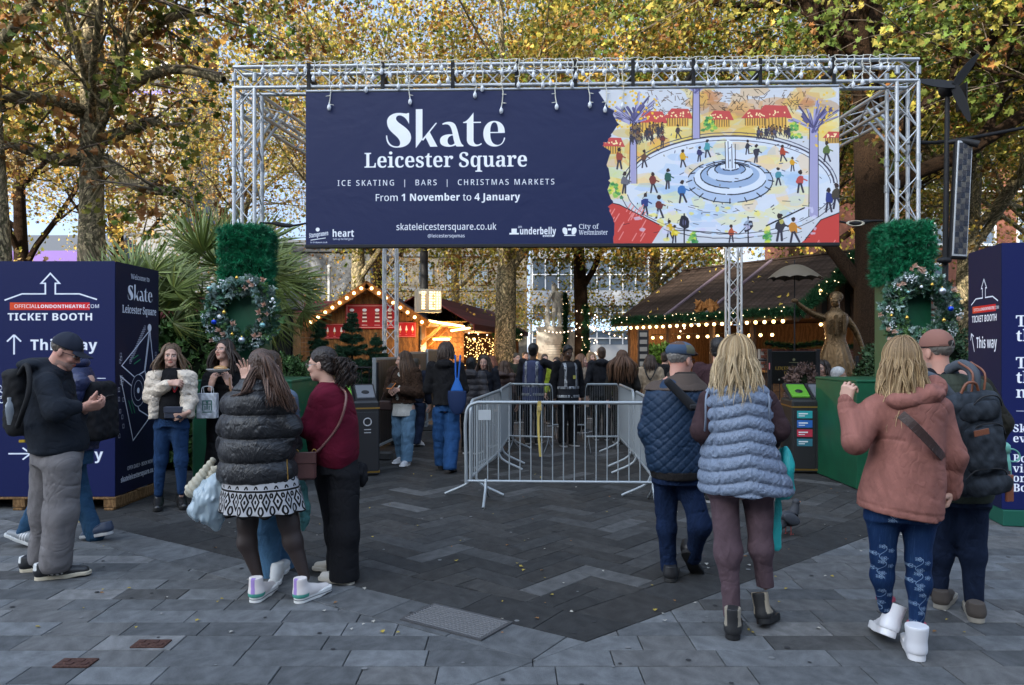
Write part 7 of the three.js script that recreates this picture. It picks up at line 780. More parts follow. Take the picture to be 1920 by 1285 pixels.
{ // E: woman in black puffer and patterned skirt
  const G = person({ label: 'woman in black puffer jacket and black and white patterned skirt, back turned', d: 5.08, base: 510, skin: 'fair', body: { caps: [[[485, 760], [486, 880], .12, .13], [[484, 728], [488, 704], .05, .046], [[469, 925], [464, 990], .07, .06], [[464, 990], [484, 1082], .058, .04], [[530, 925], [541, 990], .07, .06], [[541, 990], [572, 1082], .058, .04]] }, head: { p: [487, 690, 0], yaw: -2.45, pitch: .06, roll: 0, s: 1.0, brow: [.05, .03, .02] } });
  const pf = puffM([.012, .012, .014], .42), yb = G.Y(776), hh = (819 - 776) * G.S, puff = (x, y, z) => { const s = Math.abs(Math.sin(Math.PI * (y - yb) / hh)); return .014 - .034 * Math.pow(s, .42) + .0025 * noise3(x * 26, y * 14, z * 26) * (1.2 - s); };
  G.garment('puffer_jacket', pf, { rings: [[716, 456, 508, .1], [728, 440, 528, .14], [742, 430, 540, .165], [776, 425, 541, .18], [819, 419, 545, .19], [862, 415, 549, .2], [896, 413, 552, .2], [901, 417, 549, .19]], caps: [[[524, 752, -.04], [540, 806, -.02], .082, .078], [[540, 806, -.02], [546, 836, .22], .074, .06], [[440, 754, .02], [430, 810, .06], .075, .07], [[430, 810, .06], [425, 842, .25], .07, .058]], disp: puff, fold: .007, ff: 14, cell: .0105, k: .03 });
  G.garment('jacket_collar', pf, { rings: [[704, 464, 506, .095], [722, 456, 514, .11], [734, 452, 520, .115]], fold: .006, ff: 12 }); part('hem_zip', cyl(G.J([538, 862, -.2]), G.J([540, 900, -.2]), .004), brassM, G);
  const ik = canvasTex(512, 256, (g, W, H) => { g.fillStyle = '#a9a8aa'; g.fillRect(0, 0, W, H); g.fillStyle = '#141414'; g.fillRect(0, 0, W, 12); g.fillRect(0, 84, W, 12); g.fillRect(0, H - 22, W, 22); for (let i = 0; i < 8; i++) { const x = i * 64 + 32; g.lineWidth = 10; g.strokeStyle = '#141414'; g.beginPath(); g.moveTo(x, 104); g.lineTo(x + 22, 150); g.lineTo(x, 200); g.lineTo(x - 22, 150); g.closePath(); g.stroke(); g.beginPath(); g.ellipse(x, 152, 6, 12, 0, 0, 7); g.fill(); for (const s of [-1, 1]) { g.beginPath(); g.moveTo(x + s * 32, 104); g.quadraticCurveTo(x + s * 18, 112, x + s * 30, 132); g.stroke(); g.beginPath(); g.moveTo(x + s * 32, 232); g.quadraticCurveTo(x + s * 8, 214, x + s * 30, 178); g.stroke(); } g.lineWidth = 9; g.beginPath(); g.moveTo(x - 24, 20); g.quadraticCurveTo(x, 60, x + 24, 20); g.stroke(); g.beginPath(); g.moveTo(x - 10, 78); g.quadraticCurveTo(x, 44, x + 10, 78); g.stroke(); g.beginPath(); g.ellipse(x, 24, 7, 7, 0, 0, 7); g.fill(); } }); ik.wrapS = ik.wrapT = THREE.RepeatWrapping; const sc = G.J([490, 930]), yT = G.Y(886), yB = G.Y(961);
  G.garment('skirt', mat(0xffffff, .9, { map: ik, bumpMap: rep(TX.fabric, 3), bumpScale: .001 }), { rings: [[880, 420, 552, .19], [900, 419, 557, .2], [930, 417, 565, .225], [958, 416, 572, .245]], fold: .0, disp: (x, y, z) => -.010 * Math.sin(Math.atan2(x - sc.x, z - sc.z) * 11 + y * 6) * sstep(yT, yB, y) + .004 * noise3(x * 10, y * 8, z * 10), uv: (x, y, z) => [Math.atan2(x - sc.x, z - sc.z) / 6.283 * 2.6, 1 - (yT - y) / (yT - yB) * 1], cut: (x, y, z) => { const a = Math.atan2(x - sc.x, z - sc.z); return yB + .012 * Math.sin(a * 9) - y; }, k: .02 });
  G.garment('tights', phys([.030, .019, .017], .55, { sheen: .5, sheenColor: C(.2, .15, .14), sheenRoughness: .4 }), { caps: [[[468, 925], [464, 980], .088, .066], [[464, 980], [463, 1018], .064, .064], [[463, 1018], [484, 1082], .062, .034], [[530, 925], [541, 980], .09, .068], [[541, 980], [549, 1016], .066, .065], [[549, 1016], [572, 1082], .063, .034]], fold: 0, cell: .009, k: .03 });
  const hc = (x, y, z) => z < -.078 && y > .06 && Math.abs(x) < .013 ? [.33, .22, .5] : y < .06 && z < -.02 ? [.08, .32, .25] : Math.hypot(y - .105, z + .03) < .022 && x > .02 ? [.7, .2, .03] : [.66, .60, .57]; const ss = (x, y, z) => y > .02 && y < .026 ? [.04, .04, .05] : [.7, .69, .66];
  addShoe(G, { len: .27, h: .145, sole: .042, col: hc, scol: ss, s: 1.05 }, G.gnd(487, -.06), 3.0, 0, vcM(.75), vcM(.6)); addShoe(G, { len: .28, h: .145, sole: .042, col: hc, scol: ss, s: 1.05 }, G.gnd(574, -.08), 2.62, 0, vcM(.75), vcM(.6));
  const cols = [[.085, .045, .03], [.06, .033, .024], [.11, .06, .04]]; G.onHead('hair', hairCap([.07, .04, .028], 15, { cell: .005 }), hairM); part('ponytail', merge([bunch([G.J([488, 664, -.11]), G.J([502, 676, -.16]), G.J([518, 712, -.17]), G.J([532, 740, -.17]), G.J([550, 774, -.16])], 150, .014, .05, .006, .01, 9, cols, 5), bunch([G.J([478, 690, -.08]), G.J([470, 712, -.12]), G.J([462, 735, -.15]), G.J([440, 744, -.13])], 50, .02, .035, .005, .008, 8, cols, 6), bunch([G.J([497, 690, -.1]), G.J([505, 715, -.14]), G.J([512, 745, -.2]), G.J([514, 765, -.2])], 60, .03, .045, .005, .01, 8, cols, 7)]), hairM, G);
  const pb = thing('plastic_bag', 'full pale blue plastic carrier bag hanging beside the patterned skirt', 'carrier bag', G.J([392, 940, .02]).add(G.base)), f = ell(V(0, 0, 0), V(.125, .165, .11)); part('bag', nets((x, y, z) => { const sk = .35 * (y + .1), q = f(x - sk * .35, y, z) + .016 * noise3(x * 9, y * 6, z * 9) + .009 * noise3(x * 22, y * 9, z * 22), corner = ell(V(.05, -.15, 0), V(.035, .06, .03))(x, y, z), c2 = ell(V(-.1, -.06, 0), V(.05, .05, .05))(x, y, z), nk = cap(V(.05, .12, 0), V(.1, .21, 0), .05, .02)(x, y, z); return smin(smin(smin(q, corner, .05), nk, .06), c2, .04); }, [-.22, -.24, -.16, .22, .26, .16], .01), phys([.42, .52, .58], .3, { transmission: .3, clearcoat: .4, clearcoatRoughness: .3 }), pb);
  const kn = thing('knitted_bundle', 'cream knitted bundle above the plastic bag', 'scarf', G.J([378, 894, .06]).add(G.base)); part('knit', nets((x, y, z) => Math.min(cap(V(.075, .11, 0), V(-.06, -.09, 0), .022, .055)(x, y, z), cap(V(.1, .05, .02), V(.05, -.04, .02), .03, .02)(x, y, z)) + .004 * Math.sin(x * 120 + y * 120), [-.16, -.18, -.1, .16, .17, .1], .008), fabricMat([.5, .46, .36]), kn);
}
{ // F: woman in burgundy jumper
  const G = person({ label: 'woman in burgundy jumper and black trousers with curly dark hair tied back', d: 5.42, base: 632, skin: 'fair', body: { caps: [[[620, 745], [630, 860], .12, .13], [[617, 722], [607, 700], .05, .046], [[600, 752, -.12], [580, 802, -.16], .04, .036], [[580, 802, -.16], [545, 800, -.1], .034, .028], [[612, 880], [640, 980], .08, .06], [[640, 980], [640, 1080], .05, .045], [[640, 880], [650, 980], .08, .06], [[650, 980], [650, 1085], .05, .045]] }, head: { p: [603, 684, 0], yaw: -1.75, pitch: .08, roll: 0, brow: [.03, .02, .015] }, hands: J => [{ segs: handPrims(J([546, 801, -.1]), V(-1, .05, -.2), V(0, -.4, -.9), -1, .6) }] });
  G.garment('jumper', fabricMat([.115, .007, .022]), { rings: [[716, 602, 634, .09], [726, 592, 648, .15], [745, 584, 658, .19], [775, 576, 667, .21], [815, 576, 672, .22], [850, 584, 674, .215], [866, 592, 670, .19], [872, 596, 668, .18]], caps: [[[602, 750, -.15], [580, 802, -.17], .088, .074], [[580, 802, -.17], [552, 802, -.12], .068, .046], [[640, 752, .12], [616, 806, .18], .085, .07]], fold: .013, ff: 6, seed: 5 });
  G.garment('trousers', mat([.012, .012, .014], .95, { bumpMap: rep(TX.crease, 1.6, 1.2), bumpScale: .009 }), { k: .06, rings: [[860, 594, 671, .175], [885, 592, 671, .175]], caps: [[[616, 895, .07], [634, 1000, .1], .125, .1], [[634, 1000, .1], [634, 1068, .12], .1, .1], [[644, 895, -.06], [646, 1000, -.06], .125, .115], [[646, 1000, -.06], [646, 1080, -.04], .115, .125]], fold: .01, ff: 6, cut: (x, y) => .022 - y });
  addShoe(G, { len: .27, col: cst([.6, .57, .52]), scol: cst([.55, .5, .42]) }, G.gnd(643, -.06), -1.9, 0, soleWhite, soleWhite); addShoe(G, { len: .27, col: cst([.55, .5, .42]), scol: cst([.55, .5, .42]) }, G.gnd(633, .22), -1.7, 0, soleWhite, soleWhite); G.onHead('glasses', glassesGeo(), mat([.2, .17, .15], .4));
  const cols = [[.022, .013, .010], [.035, .02, .014], [.015, .01, .008]]; G.onHead('hair', hairCap([.022, .014, .011], 25, { cell: .005 }), hairM); part('curly_ponytail', bunch([G.J([622, 672, 0]), G.J([640, 676, -.02]), G.J([650, 700, -.03]), G.J([648, 732, -.03])], 120, .03, .075, .006, .022, 22, cols, 8), hairM, G);
  const b = thing('crossbody_bag', 'brown leather crossbody bag on the woman in the burgundy jumper', 'bag', G.J([572, 874, -.24]).add(G.base), .2), lm = leatherM([.085, .034, .03]); part('body', bx(.15, .19, .07, 0, 0, 0, .02), lm, b); part('flap', bx(.152, .08, .02, 0, .06, .032, .008), lm, b); for (const s of [-1, 1]) part('ring', new THREE.TorusGeometry(.014, .004, 6, 12).translate(s * .06, .1, 0), brassM, b); const pw = [[593, 848, -.235], [612, 828, -.24], [632, 800, -.24], [645, 765, -.23], [650, 738, -.17], [640, 724, -.08]].map(a => G.J(a).add(G.base).sub(b.position)); part('strap', tube(curve([V(.07, .1, 0), ...pw], 22), .009, 6), leatherM([.16, .07, .06]), b);
  const co = thing('folded_coat', 'black folded coat hanging behind the burgundy-jumpered woman', 'coat', G.J([676, 890, .05]).add(G.base)); part('cloth', nets((x, y, z) => ell(V(0, 0, 0), V(.05, .09, .08))(x, y, z) + .012 * noise3(x * 14, y * 10, z * 14), [-.1, -.14, -.14, .1, .14, .14], .01), mat([.011, .011, .013], .95), co);
}
{ // H: man in a flat cap
  const G = person({ label: 'man in patchwork flat cap and quilted navy jacket walking away', d: 5.4, base: 1285, skin: 'ruddy', body: { caps: [[[1265, 740], [1265, 870], .14, .15], [[1270, 715], [1275, 692], .062, .056], [[1245, 890, .05], [1250, 985, .05], .09, .065], [[1250, 985, .05], [1257, 1085, .06], .055, .05], [[1292, 890], [1312, 985, -.1], .09, .065], [[1312, 985, -.1], [1298, 1050, .1], .055, .05]] }, head: { p: [1276, 676, 0], yaw: 2.35, pitch: .06, s: 1.05, brow: [.2, .18, .16] } });
  const qy = G.Y(727), qm = G.garment('quilted_jacket', mat([.008, .024, .055], .6, { bumpMap: rep(TX.fabric, 8), bumpScale: .0005 }), { rings: [[708, 1248, 1305, .13], [722, 1226, 1316, .17], [745, 1212, 1324, .2], [790, 1207, 1322, .21], [840, 1209, 1322, .21], [872, 1212, 1324, .21], [882, 1217, 1320, .2]], caps: [[[1230, 745, 0], [1216, 806, .02], .085, .076], [[1216, 806, .02], [1222, 842, .22], .07, .058], [[1308, 745, 0], [1318, 800, .05], .08, .07], [[1328, 800, .05], [1322, 840, .22], .075, .06]], fold: .008, disp: (x, y, z) => y < qy ? .0045 * Math.pow(Math.abs(Math.cos((x + y) * 42)) , 12) + .0045 * Math.pow(Math.abs(Math.cos((x - y) * 42)), 12) : 0, cell: .0105 });
  G.garment('yoke', mat([.075, .055, .045], .8, { bumpMap: rep(TX.fabric, 5), bumpScale: .001 }), { rings: [[700, 1256, 1304, .125], [716, 1240, 1314, .165], [732, 1218, 1324, .205], [742, 1214, 1326, .212]], caps: [[[1232, 738, 0], [1222, 752, 0], .095, .1], [[1308, 738, 0], [1318, 752, 0], .09, .095]], fold: .004, cut: (x, y) => qy - .02 - y }); G.garment('collar', mat([.03, .025, .022], .9), { rings: [[697, 1252, 1302, .1], [706, 1250, 1308, .115], [714, 1246, 1310, .13]], fold: .005 }); G.garment('waistband', fabricMat([.02, .018, .018]), { rings: [[878, 1218, 1320, .205], [890, 1221, 1318, .2], [895, 1222, 1316, .195]], fold: .003, disp: (x, y, z) => .002 * Math.sin((x + z) * 300) });
  G.garment('jeans', denim([.008, .019, .055]), { rings: [[886, 1222, 1318, .17], [905, 1222, 1320, .17]], k: .045, caps: [[[1247, 912, .04], [1250, 990, .05], .095, .08], [[1250, 990, .05], [1256, 1072, .06], .076, .07], [[1294, 912, -.01], [1312, 985, -.1], .105, .086], [[1312, 985, -.1], [1299, 1046, .1], .082, .07]], fold: .012, ff: 8, cut: (x, y) => .05 - y });
  addShoe(G, { len: .3, col: cst([.02, .02, .022]), scol: cst([.03, .03, .03]), s: 1.05 }, G.gnd(1258, .05), 2.85, 0, shoeBlack, soleWhite); addShoe(G, { len: .31, col: (x, y, z) => x < -.03 && y < .06 ? [.28, .32, .32] : [.022, .022, .025], scol: cst([.025, .025, .027]), s: 1.08, roll: -.25 }, G.gnd(1293, .06, .14), 2.5, .8, shoeBlack, soleWhite);
  G.onHead('hair', hairCap([.22, .20, .18], 14, { sides: true, v: -.003, nape: false }), hairM); const pal = [[.05, .075, .12], [.12, .115, .075], [.10, .06, .045], [.075, .10, .14], [.09, .08, .07]]; G.onHead('flat_cap', nets((x, y, z) => smin(Math.max(ell(V(0, .062, -.005), V(.094, .07, .118))(x, y, z), .036 - y), Math.max(ell(V(0, .05, .1), V(.07, .03, .055))(x, y, z), Math.abs(y - .052 + (z - .1) * .25) - .006), .015), [-.12, 0, -.15, .12, .16, .18], .005, { col: (x, y, z) => y < .046 && z < .05 ? [.05, .06, .085] : pal[(Math.floor((Math.atan2(x, z + .01) + 3.14) / 1.05) + (y > .105 ? 2 : 0)) % 5] }), vcM(.95)); G.onHead('glasses', glassesGeo(), blackM);
  const b = thing('sling_bag', 'black sling strap bag across the back of the flat-capped man', 'bag', G.J([1282, 738, -.23]).add(G.base)); part('pad', nets((x, y, z) => cap(V(-.11, .08, .03), V(.06, -.09, 0), .03, .035)(x, y, z * 2.2), [-.2, -.16, -.06, .14, .16, .08], .008), mat([.014, .014, .016], .7), b); part('strap', tube(curve([V(.05, -.08, .02), V(.13, -.14, .03), V(.2, -.24, .0)], 10), .014, 6), blackM, b); part('buckle', bx(.05, .03, .02, .06, -.09, .035, .005), blackM, b);
}
{ // I: blonde woman in a silver-blue quilted vest
  const G = person({ label: 'blonde woman in silver-blue quilted gilet and mauve trousers walking away', d: 4.5, base: 1395, skin: 'fair', body: { caps: [[[1380, 745], [1382, 890], .14, .15], [[1380, 725], [1379, 700], .055, .05], [[1358, 930], [1366, 1040], .09, .065], [[1366, 1040], [1372, 1160], .055, .045], [[1425, 930], [1425, 1020, -.05], .09, .065], [[1425, 1020, -.05], [1436, 1100, .1], .055, .045]] }, head: { p: [1380, 676, 0], yaw: 2.9, pitch: .05, s: 1.03, brow: [.2, .14, .08] } });
  const h = (817 - 750) * G.S / 2.9, y0 = G.Y(750), cx = G.J([1384, 800]).x, che = (x, y, z) => { const s = Math.abs(Math.sin(Math.PI * (y + .24 * Math.abs(x - cx) - y0) / h)), seam = Math.min(1, Math.abs(Math.abs(x - cx - (y < G.Y(850) ? .02 : 0)) - .175) / .012); return .01 - .022 * Math.pow(s, .45) * (.45 + .55 * seam) + .003 * noise3(x * 45, y * 30, z * 45); };
  G.garment('top', fabricMat([.052, .030, .034]), { rings: [[726, 1352, 1412, .1], [740, 1330, 1434, .14], [790, 1330, 1436, .15]], caps: [[[1334, 752, .02], [1317, 806, .0], .08, .07], [[1317, 806, 0], [1328, 828, .2], .066, .052], [[1432, 752, .02], [1458, 804, 0], .08, .072], [[1458, 804, 0], [1448, 828, .2], .068, .052]], fold: .008 });
  G.garment('gilet', phys([.155, .195, .27], .45, { sheen: .3, sheenColor: C(.3, .33, .4), bumpMap: rep(TX.crease, 6, 5), bumpScale: .007 }), { rings: [[712, 1346, 1416, .12], [724, 1334, 1430, .155], [736, 1325, 1440, .175], [780, 1321, 1443, .195], [830, 1321, 1449, .215], [870, 1316, 1464, .235], [900, 1313, 1478, .245], [914, 1313, 1484, .245], [919, 1315, 1482, .24]], disp: che, fold: .004, cell: .0095, k: .03 }); for (const s of [-1, 1]) part('armhole_trim', tube(curve([G.J([1383 + s * 50, 728, .03]), G.J([1383 + s * 59, 745, -.14]), G.J([1383 + s * 60, 790, -.13]), G.J([1383 + s * 63, 824, 0])], 14), .006, 6), mat([.2, .24, .31], .6), G);
  G.garment('trousers', fabricMat([.115, .075, .088]), { rings: [[905, 1326, 1450, .175], [925, 1325, 1452, .18]], k: .05, caps: [[[1357, 935, -.02], [1366, 1035, -.02], .1, .084], [[1366, 1035, -.02], [1372, 1152, -.02], .082, .058], [[1421, 935, 0], [1427, 1030, -.02], .1, .073], [[1427, 1030, -.02], [1435, 1096, .03], .072, .064]], fold: .01, ff: 6, cut: (x, y, z) => x < G.J([1400, 900]).x ? G.Y(1160) - y : G.Y(1103) - y });
  const bc = (x, y, z) => Math.abs(x) > .022 && y > .06 && z < .03 && z > -.085 ? [.32, .27, .2] : [.018, .018, .019]; addShoe(G, { len: .27, h: .17, sole: .04, shaft: .047, col: (x, y, z) => Math.abs(x) > .03 && y > .08 ? [.3, .26, .2] : [.018, .018, .019], scol: cst([.015, .015, .016]), s: 1.0 }, G.gnd(1375, -.12), 2.8, 0, vcM(.5), vcM(.6)); addShoe(G, { len: .27, h: .17, sole: .04, shaft: .05, col: bc, scol: cst([.015, .015, .016]), s: 1.0, roll: -.2 }, G.gnd(1437, .02, .02), 2.55, .2, vcM(.55), vcM(.6));
  G.onHead('hair', merge([locks({ n: 1500, seed: 31, len: p => .235 + .03 * Math.cos(p), flare: .12, wave: .013, freq: 23, r: .0027, puff: 1.3, col: [.33, .215, .10], col2: [.66, .52, .33], fat: .99 }), hairCap([.3, .2, .1], 31, { v: .006 }), nets(loft([[.02, 0, -.03, .078, .095], [-.08, 0, -.05, .095, .085], [-.16, 0, -.06, .105, .07], [-.2, 0, -.06, .09, .05]]), [-.16, -.23, -.18, .16, .05, .1], .01, { col: cst([.26, .17, .08]) })]), hairM);
  const tb = thing('turquoise_bag', 'bright turquoise bag with long strap beside the silver-blue gilet', 'bag', G.J([1466, 880, .1]).add(G.base)), tm = mat([.02, .42, .42], .5, { bumpMap: rep(TX.rough, 5), bumpScale: .004, side: DS }); part('pouch', nets((x, y, z) => smin(ell(V(.02, -.02, 0), V(.05, .16, .09))(x, y, z), ell(V(.0, -.13, 0), V(.07, .06, .07))(x, y, z), .03) + .007 * noise3(x * 16, y * 8, z * 16), [-.12, -.24, -.14, .14, .2, .14], .01), tm, tb); part('strap', nets((x, y, z) => cap(V(-.02, -.16, -.0), V(-.035, -.47, .02), .02, .032)(x, y, z * 2.5) + .004 * noise3(x * 14, y * 9, z * 14), [-.1, -.53, -.06, .06, -.1, .06], .007), tm, tb);
}
{ // J: woman in a pink-brown hoodie, one hand raised
  const G = person({ label: 'woman in dusty pink hoodie and embroidered jeggings with one hand raised', d: 4.2, base: 1690, skin: 'fair', body: { caps: [[[1700, 760], [1692, 925], .12, .11], [[1698, 735], [1694, 705], .055, .05], [[1642, 770], [1606, 828, -.06], .045, .04], [[1606, 828, -.06], [1586, 752, .05], .036, .028], [[1758, 772], [1788, 856, -.03], .045, .04], [[1788, 856, -.03], [1786, 922, .0], .036, .028], [[1658, 990], [1656, 1045], .09, .065], [[1655, 1045, .01], [1661, 1135, .05], .055, .042], [[1722, 990], [1722, 1050], .09, .065], [[1722, 1050], [1718, 1170], .055, .042]], cell: .013 }, head: { p: [1692, 680, 0], yaw: 2.75, pitch: .0, s: 1.02, brow: [.15, .1, .06] },
    hands: J => [{ segs: handPrims(J([1587, 756, .05]), V(.12, 1, .05), V(.75, .05, -.55), 1, .85, { curls: [.8, .95, 1.05, 1.15] }), cell: .0038 }, { segs: handPrims(J([1786, 920, 0]), V(-.35, -.9, -.1), V(-.8, .25, -.3), -1, .75, { curls: [.6, .75, .85, .9] }), cell: .0038 }] });
  const pk = fabricMat([.30, .125, .10]); G.garment('hoodie', pk, { rings: [[722, 1668, 1730, .11], [738, 1648, 1752, .15], [756, 1636, 1772, .185], [800, 1642, 1764, .19], [850, 1634, 1764, .2], [900, 1622, 1764, .21], [945, 1612, 1764, .225], [968, 1616, 1762, .215]], caps: [[[1642, 770, .0], [1606, 828, -.06], .085, .07], [[1606, 828, -.06], [1589, 764, .04], .066, .046], [[1758, 772, 0], [1788, 856, -.03], .085, .07], [[1788, 856, -.03], [1785, 915, .0], .068, .05]], fold: .012, ff: 5, seed: 8, disp: (x, y, z) => { const k = y - (G.Y(950) - (x - G.J([1690, 950]).x) * .14); return .004 * sstep(.012, 0, Math.abs(k)) ; }, cut: (x, y) => G.Y(964) - (x - G.J([1690, 950]).x) * .16 - y, cell: .0105 });
  for (const [a, b, r] of [[[1588, 768, .04], [1586, 752, .05], .046], [[1789, 908, 0], [1786, 924, 0], .048]]) G.garment('cuff', pk, { caps: [[a, b, r, r * .92]], fold: .002, disp: (x, y, z) => .0015 * Math.sin((x + z) * 260), cell: .008 }); G.garment('hood', pk, { ells: [[[1738, 738, -.1], [.1, .055, .09]], [[1752, 728, .0], [.06, .07, .09]], [[1700, 752, -.12], [.11, .05, .07]]], fold: .012, ff: 12, cell: .009 });
  const em = canvasTex(512, 1024, (g, W, H) => { g.fillStyle = '#20406a'; g.fillRect(0, 0, W, H); const R = mulberry(9); for (let i = 0; i < 1500; i++) { g.strokeStyle = `rgba(${120 + R() * 60},${150 + R() * 50},190,${R() * .16})`; g.lineWidth = 1 + R() * 2; const x = R() * W, y = R() * H; g.beginPath(); g.moveTo(x, y); g.lineTo(x + (R() - .5) * 4, y + 20 + R() * 90); g.stroke(); } g.strokeStyle = 'rgba(205,220,235,.9)'; g.lineWidth = 3.2; for (const [sx, y0, y1] of [[.12, .2, .52], [.16, .62, .98], [.62, .3, .6], [.66, .62, .99]]) { g.beginPath(); for (let t = 0; t <= 1; t += .03) g.lineTo(W * (sx + .035 * Math.sin(t * 14)), H * mix(y0, y1, t)); g.stroke(); for (let i = 0; i < 9; i++) { const t = (i + .5) / 9, x = W * (sx + .05 * Math.sin(t * 14) + (i % 2 ? .05 : -.04)), y = H * mix(y0, y1, t); for (let k = 0; k < 5; k++) { g.beginPath(); g.ellipse(x + Math.cos(k * 1.256) * 11, y + Math.sin(k * 1.256) * 11, 8, 5, k * 1.256, 0, 7); g.stroke(); } } } }); em.wrapS = em.wrapT = THREE.RepeatWrapping;
  const yt = G.Y(975), yb = G.Y(1180), xm = G.J([1688, 1000]).x; G.garment('jeggings', mat([.36, .42, .5], .75, { map: em, bumpMap: rep(TX.fabric, 6), bumpScale: .001 }), { rings: [[950, 1626, 1754, .165], [972, 1627, 1755, .17]], caps: [[[1656, 978, 0], [1656, 1044, 0], .102, .068], [[1656, 1044, 0], [1654, 1080, .02], .066, .066], [[1654, 1080, .02], [1661, 1140, .05], .064, .042], [[1723, 978, -.02], [1722, 1050, -.04], .106, .07], [[1722, 1050, -.04], [1723, 1092, -.04], .068, .068], [[1723, 1092, -.04], [1718, 1172, -.05], .066, .042]], fold: .004, ff: 9, uv: (x, y, z) => [x < xm ? .25 + (x - xm + .11) * 2.0 - .1 : .75 + (x - xm - .1) * 2.0 - .04, 1 - (yt - y) / (yt - yb)], k: .045 });
  const wc = cst([.66, .65, .67]); addShoe(G, { len: .27, h: .165, sole: .045, shaft: .056, col: wc, scol: cst([.7, .69, .7]), s: 1.06, roll: .32 }, G.gnd(1658, .08, .04), 2.95, .25, vcM(.3), vcM(.35)); addShoe(G, { len: .27, h: .165, sole: .045, shaft: .056, col: wc, scol: cst([.7, .69, .7]), s: 1.06 }, G.gnd(1716, -.11), 2.8, 0, vcM(.3), vcM(.35));
  for (const [px, py, dd] of [[1661, 1118, .06], [1719, 1166, -.05]]) G.garment('sock', mat([.4, .08, .12], .9), { rings: [[py, px - 17, px + 17, .05, dd], [py + 8, px - 17, px + 17, .05, dd]], fold: .001, cell: .008 });
  G.onHead('hair', merge([locks({ n: 1600, seed: 41, len: p => .33 + .05 * Math.cos(p), flare: .07, wave: .012, freq: 25, r: .0027, puff: 1.2, col: [.23, .14, .068], col2: [.56, .40, .22], fat: .95, tuck: .0 }), hairCap([.2, .125, .06], 41, { v: .006 }), nets(loft([[.02, 0, -.03, .075, .093], [-.1, 0, -.05, .086, .08], [-.2, 0, -.06, .09, .065], [-.28, 0, -.06, .07, .04]]), [-.15, -.31, -.17, .15, .05, .1], .01, { col: cst([.16, .10, .05]) })]), hairM);
  const st = thing('crossbody_strap', 'dark brown bag strap across the back of the pink hoodie', 'strap', G.J([1730, 815, -.2]).add(G.base)), sp = [[1690, 778, -.235], [1712, 797, -.265], [1735, 820, -.265], [1756, 843, -.235], [1770, 862, -.13], [1764, 885, .05]].map(a => G.J(a).add(G.base).sub(st.position)); const c = curve(sp, 18), L = []; for (let i = 0; i < 18; i++) { const d = c[i + 1].clone().sub(c[i]), g = bx(d.length() + .006, .05, .006, 0, 0, 0, .002); g.applyQuaternion(new THREE.Quaternion().setFromUnitVectors(V(1, 0, 0), d.normalize())); const m = c[i].clone().lerp(c[i + 1], .5); L.push(g.translate(m.x, m.y, m.z)); } part('strap', merge(L), leatherM([.045, .024, .02]), st);
}
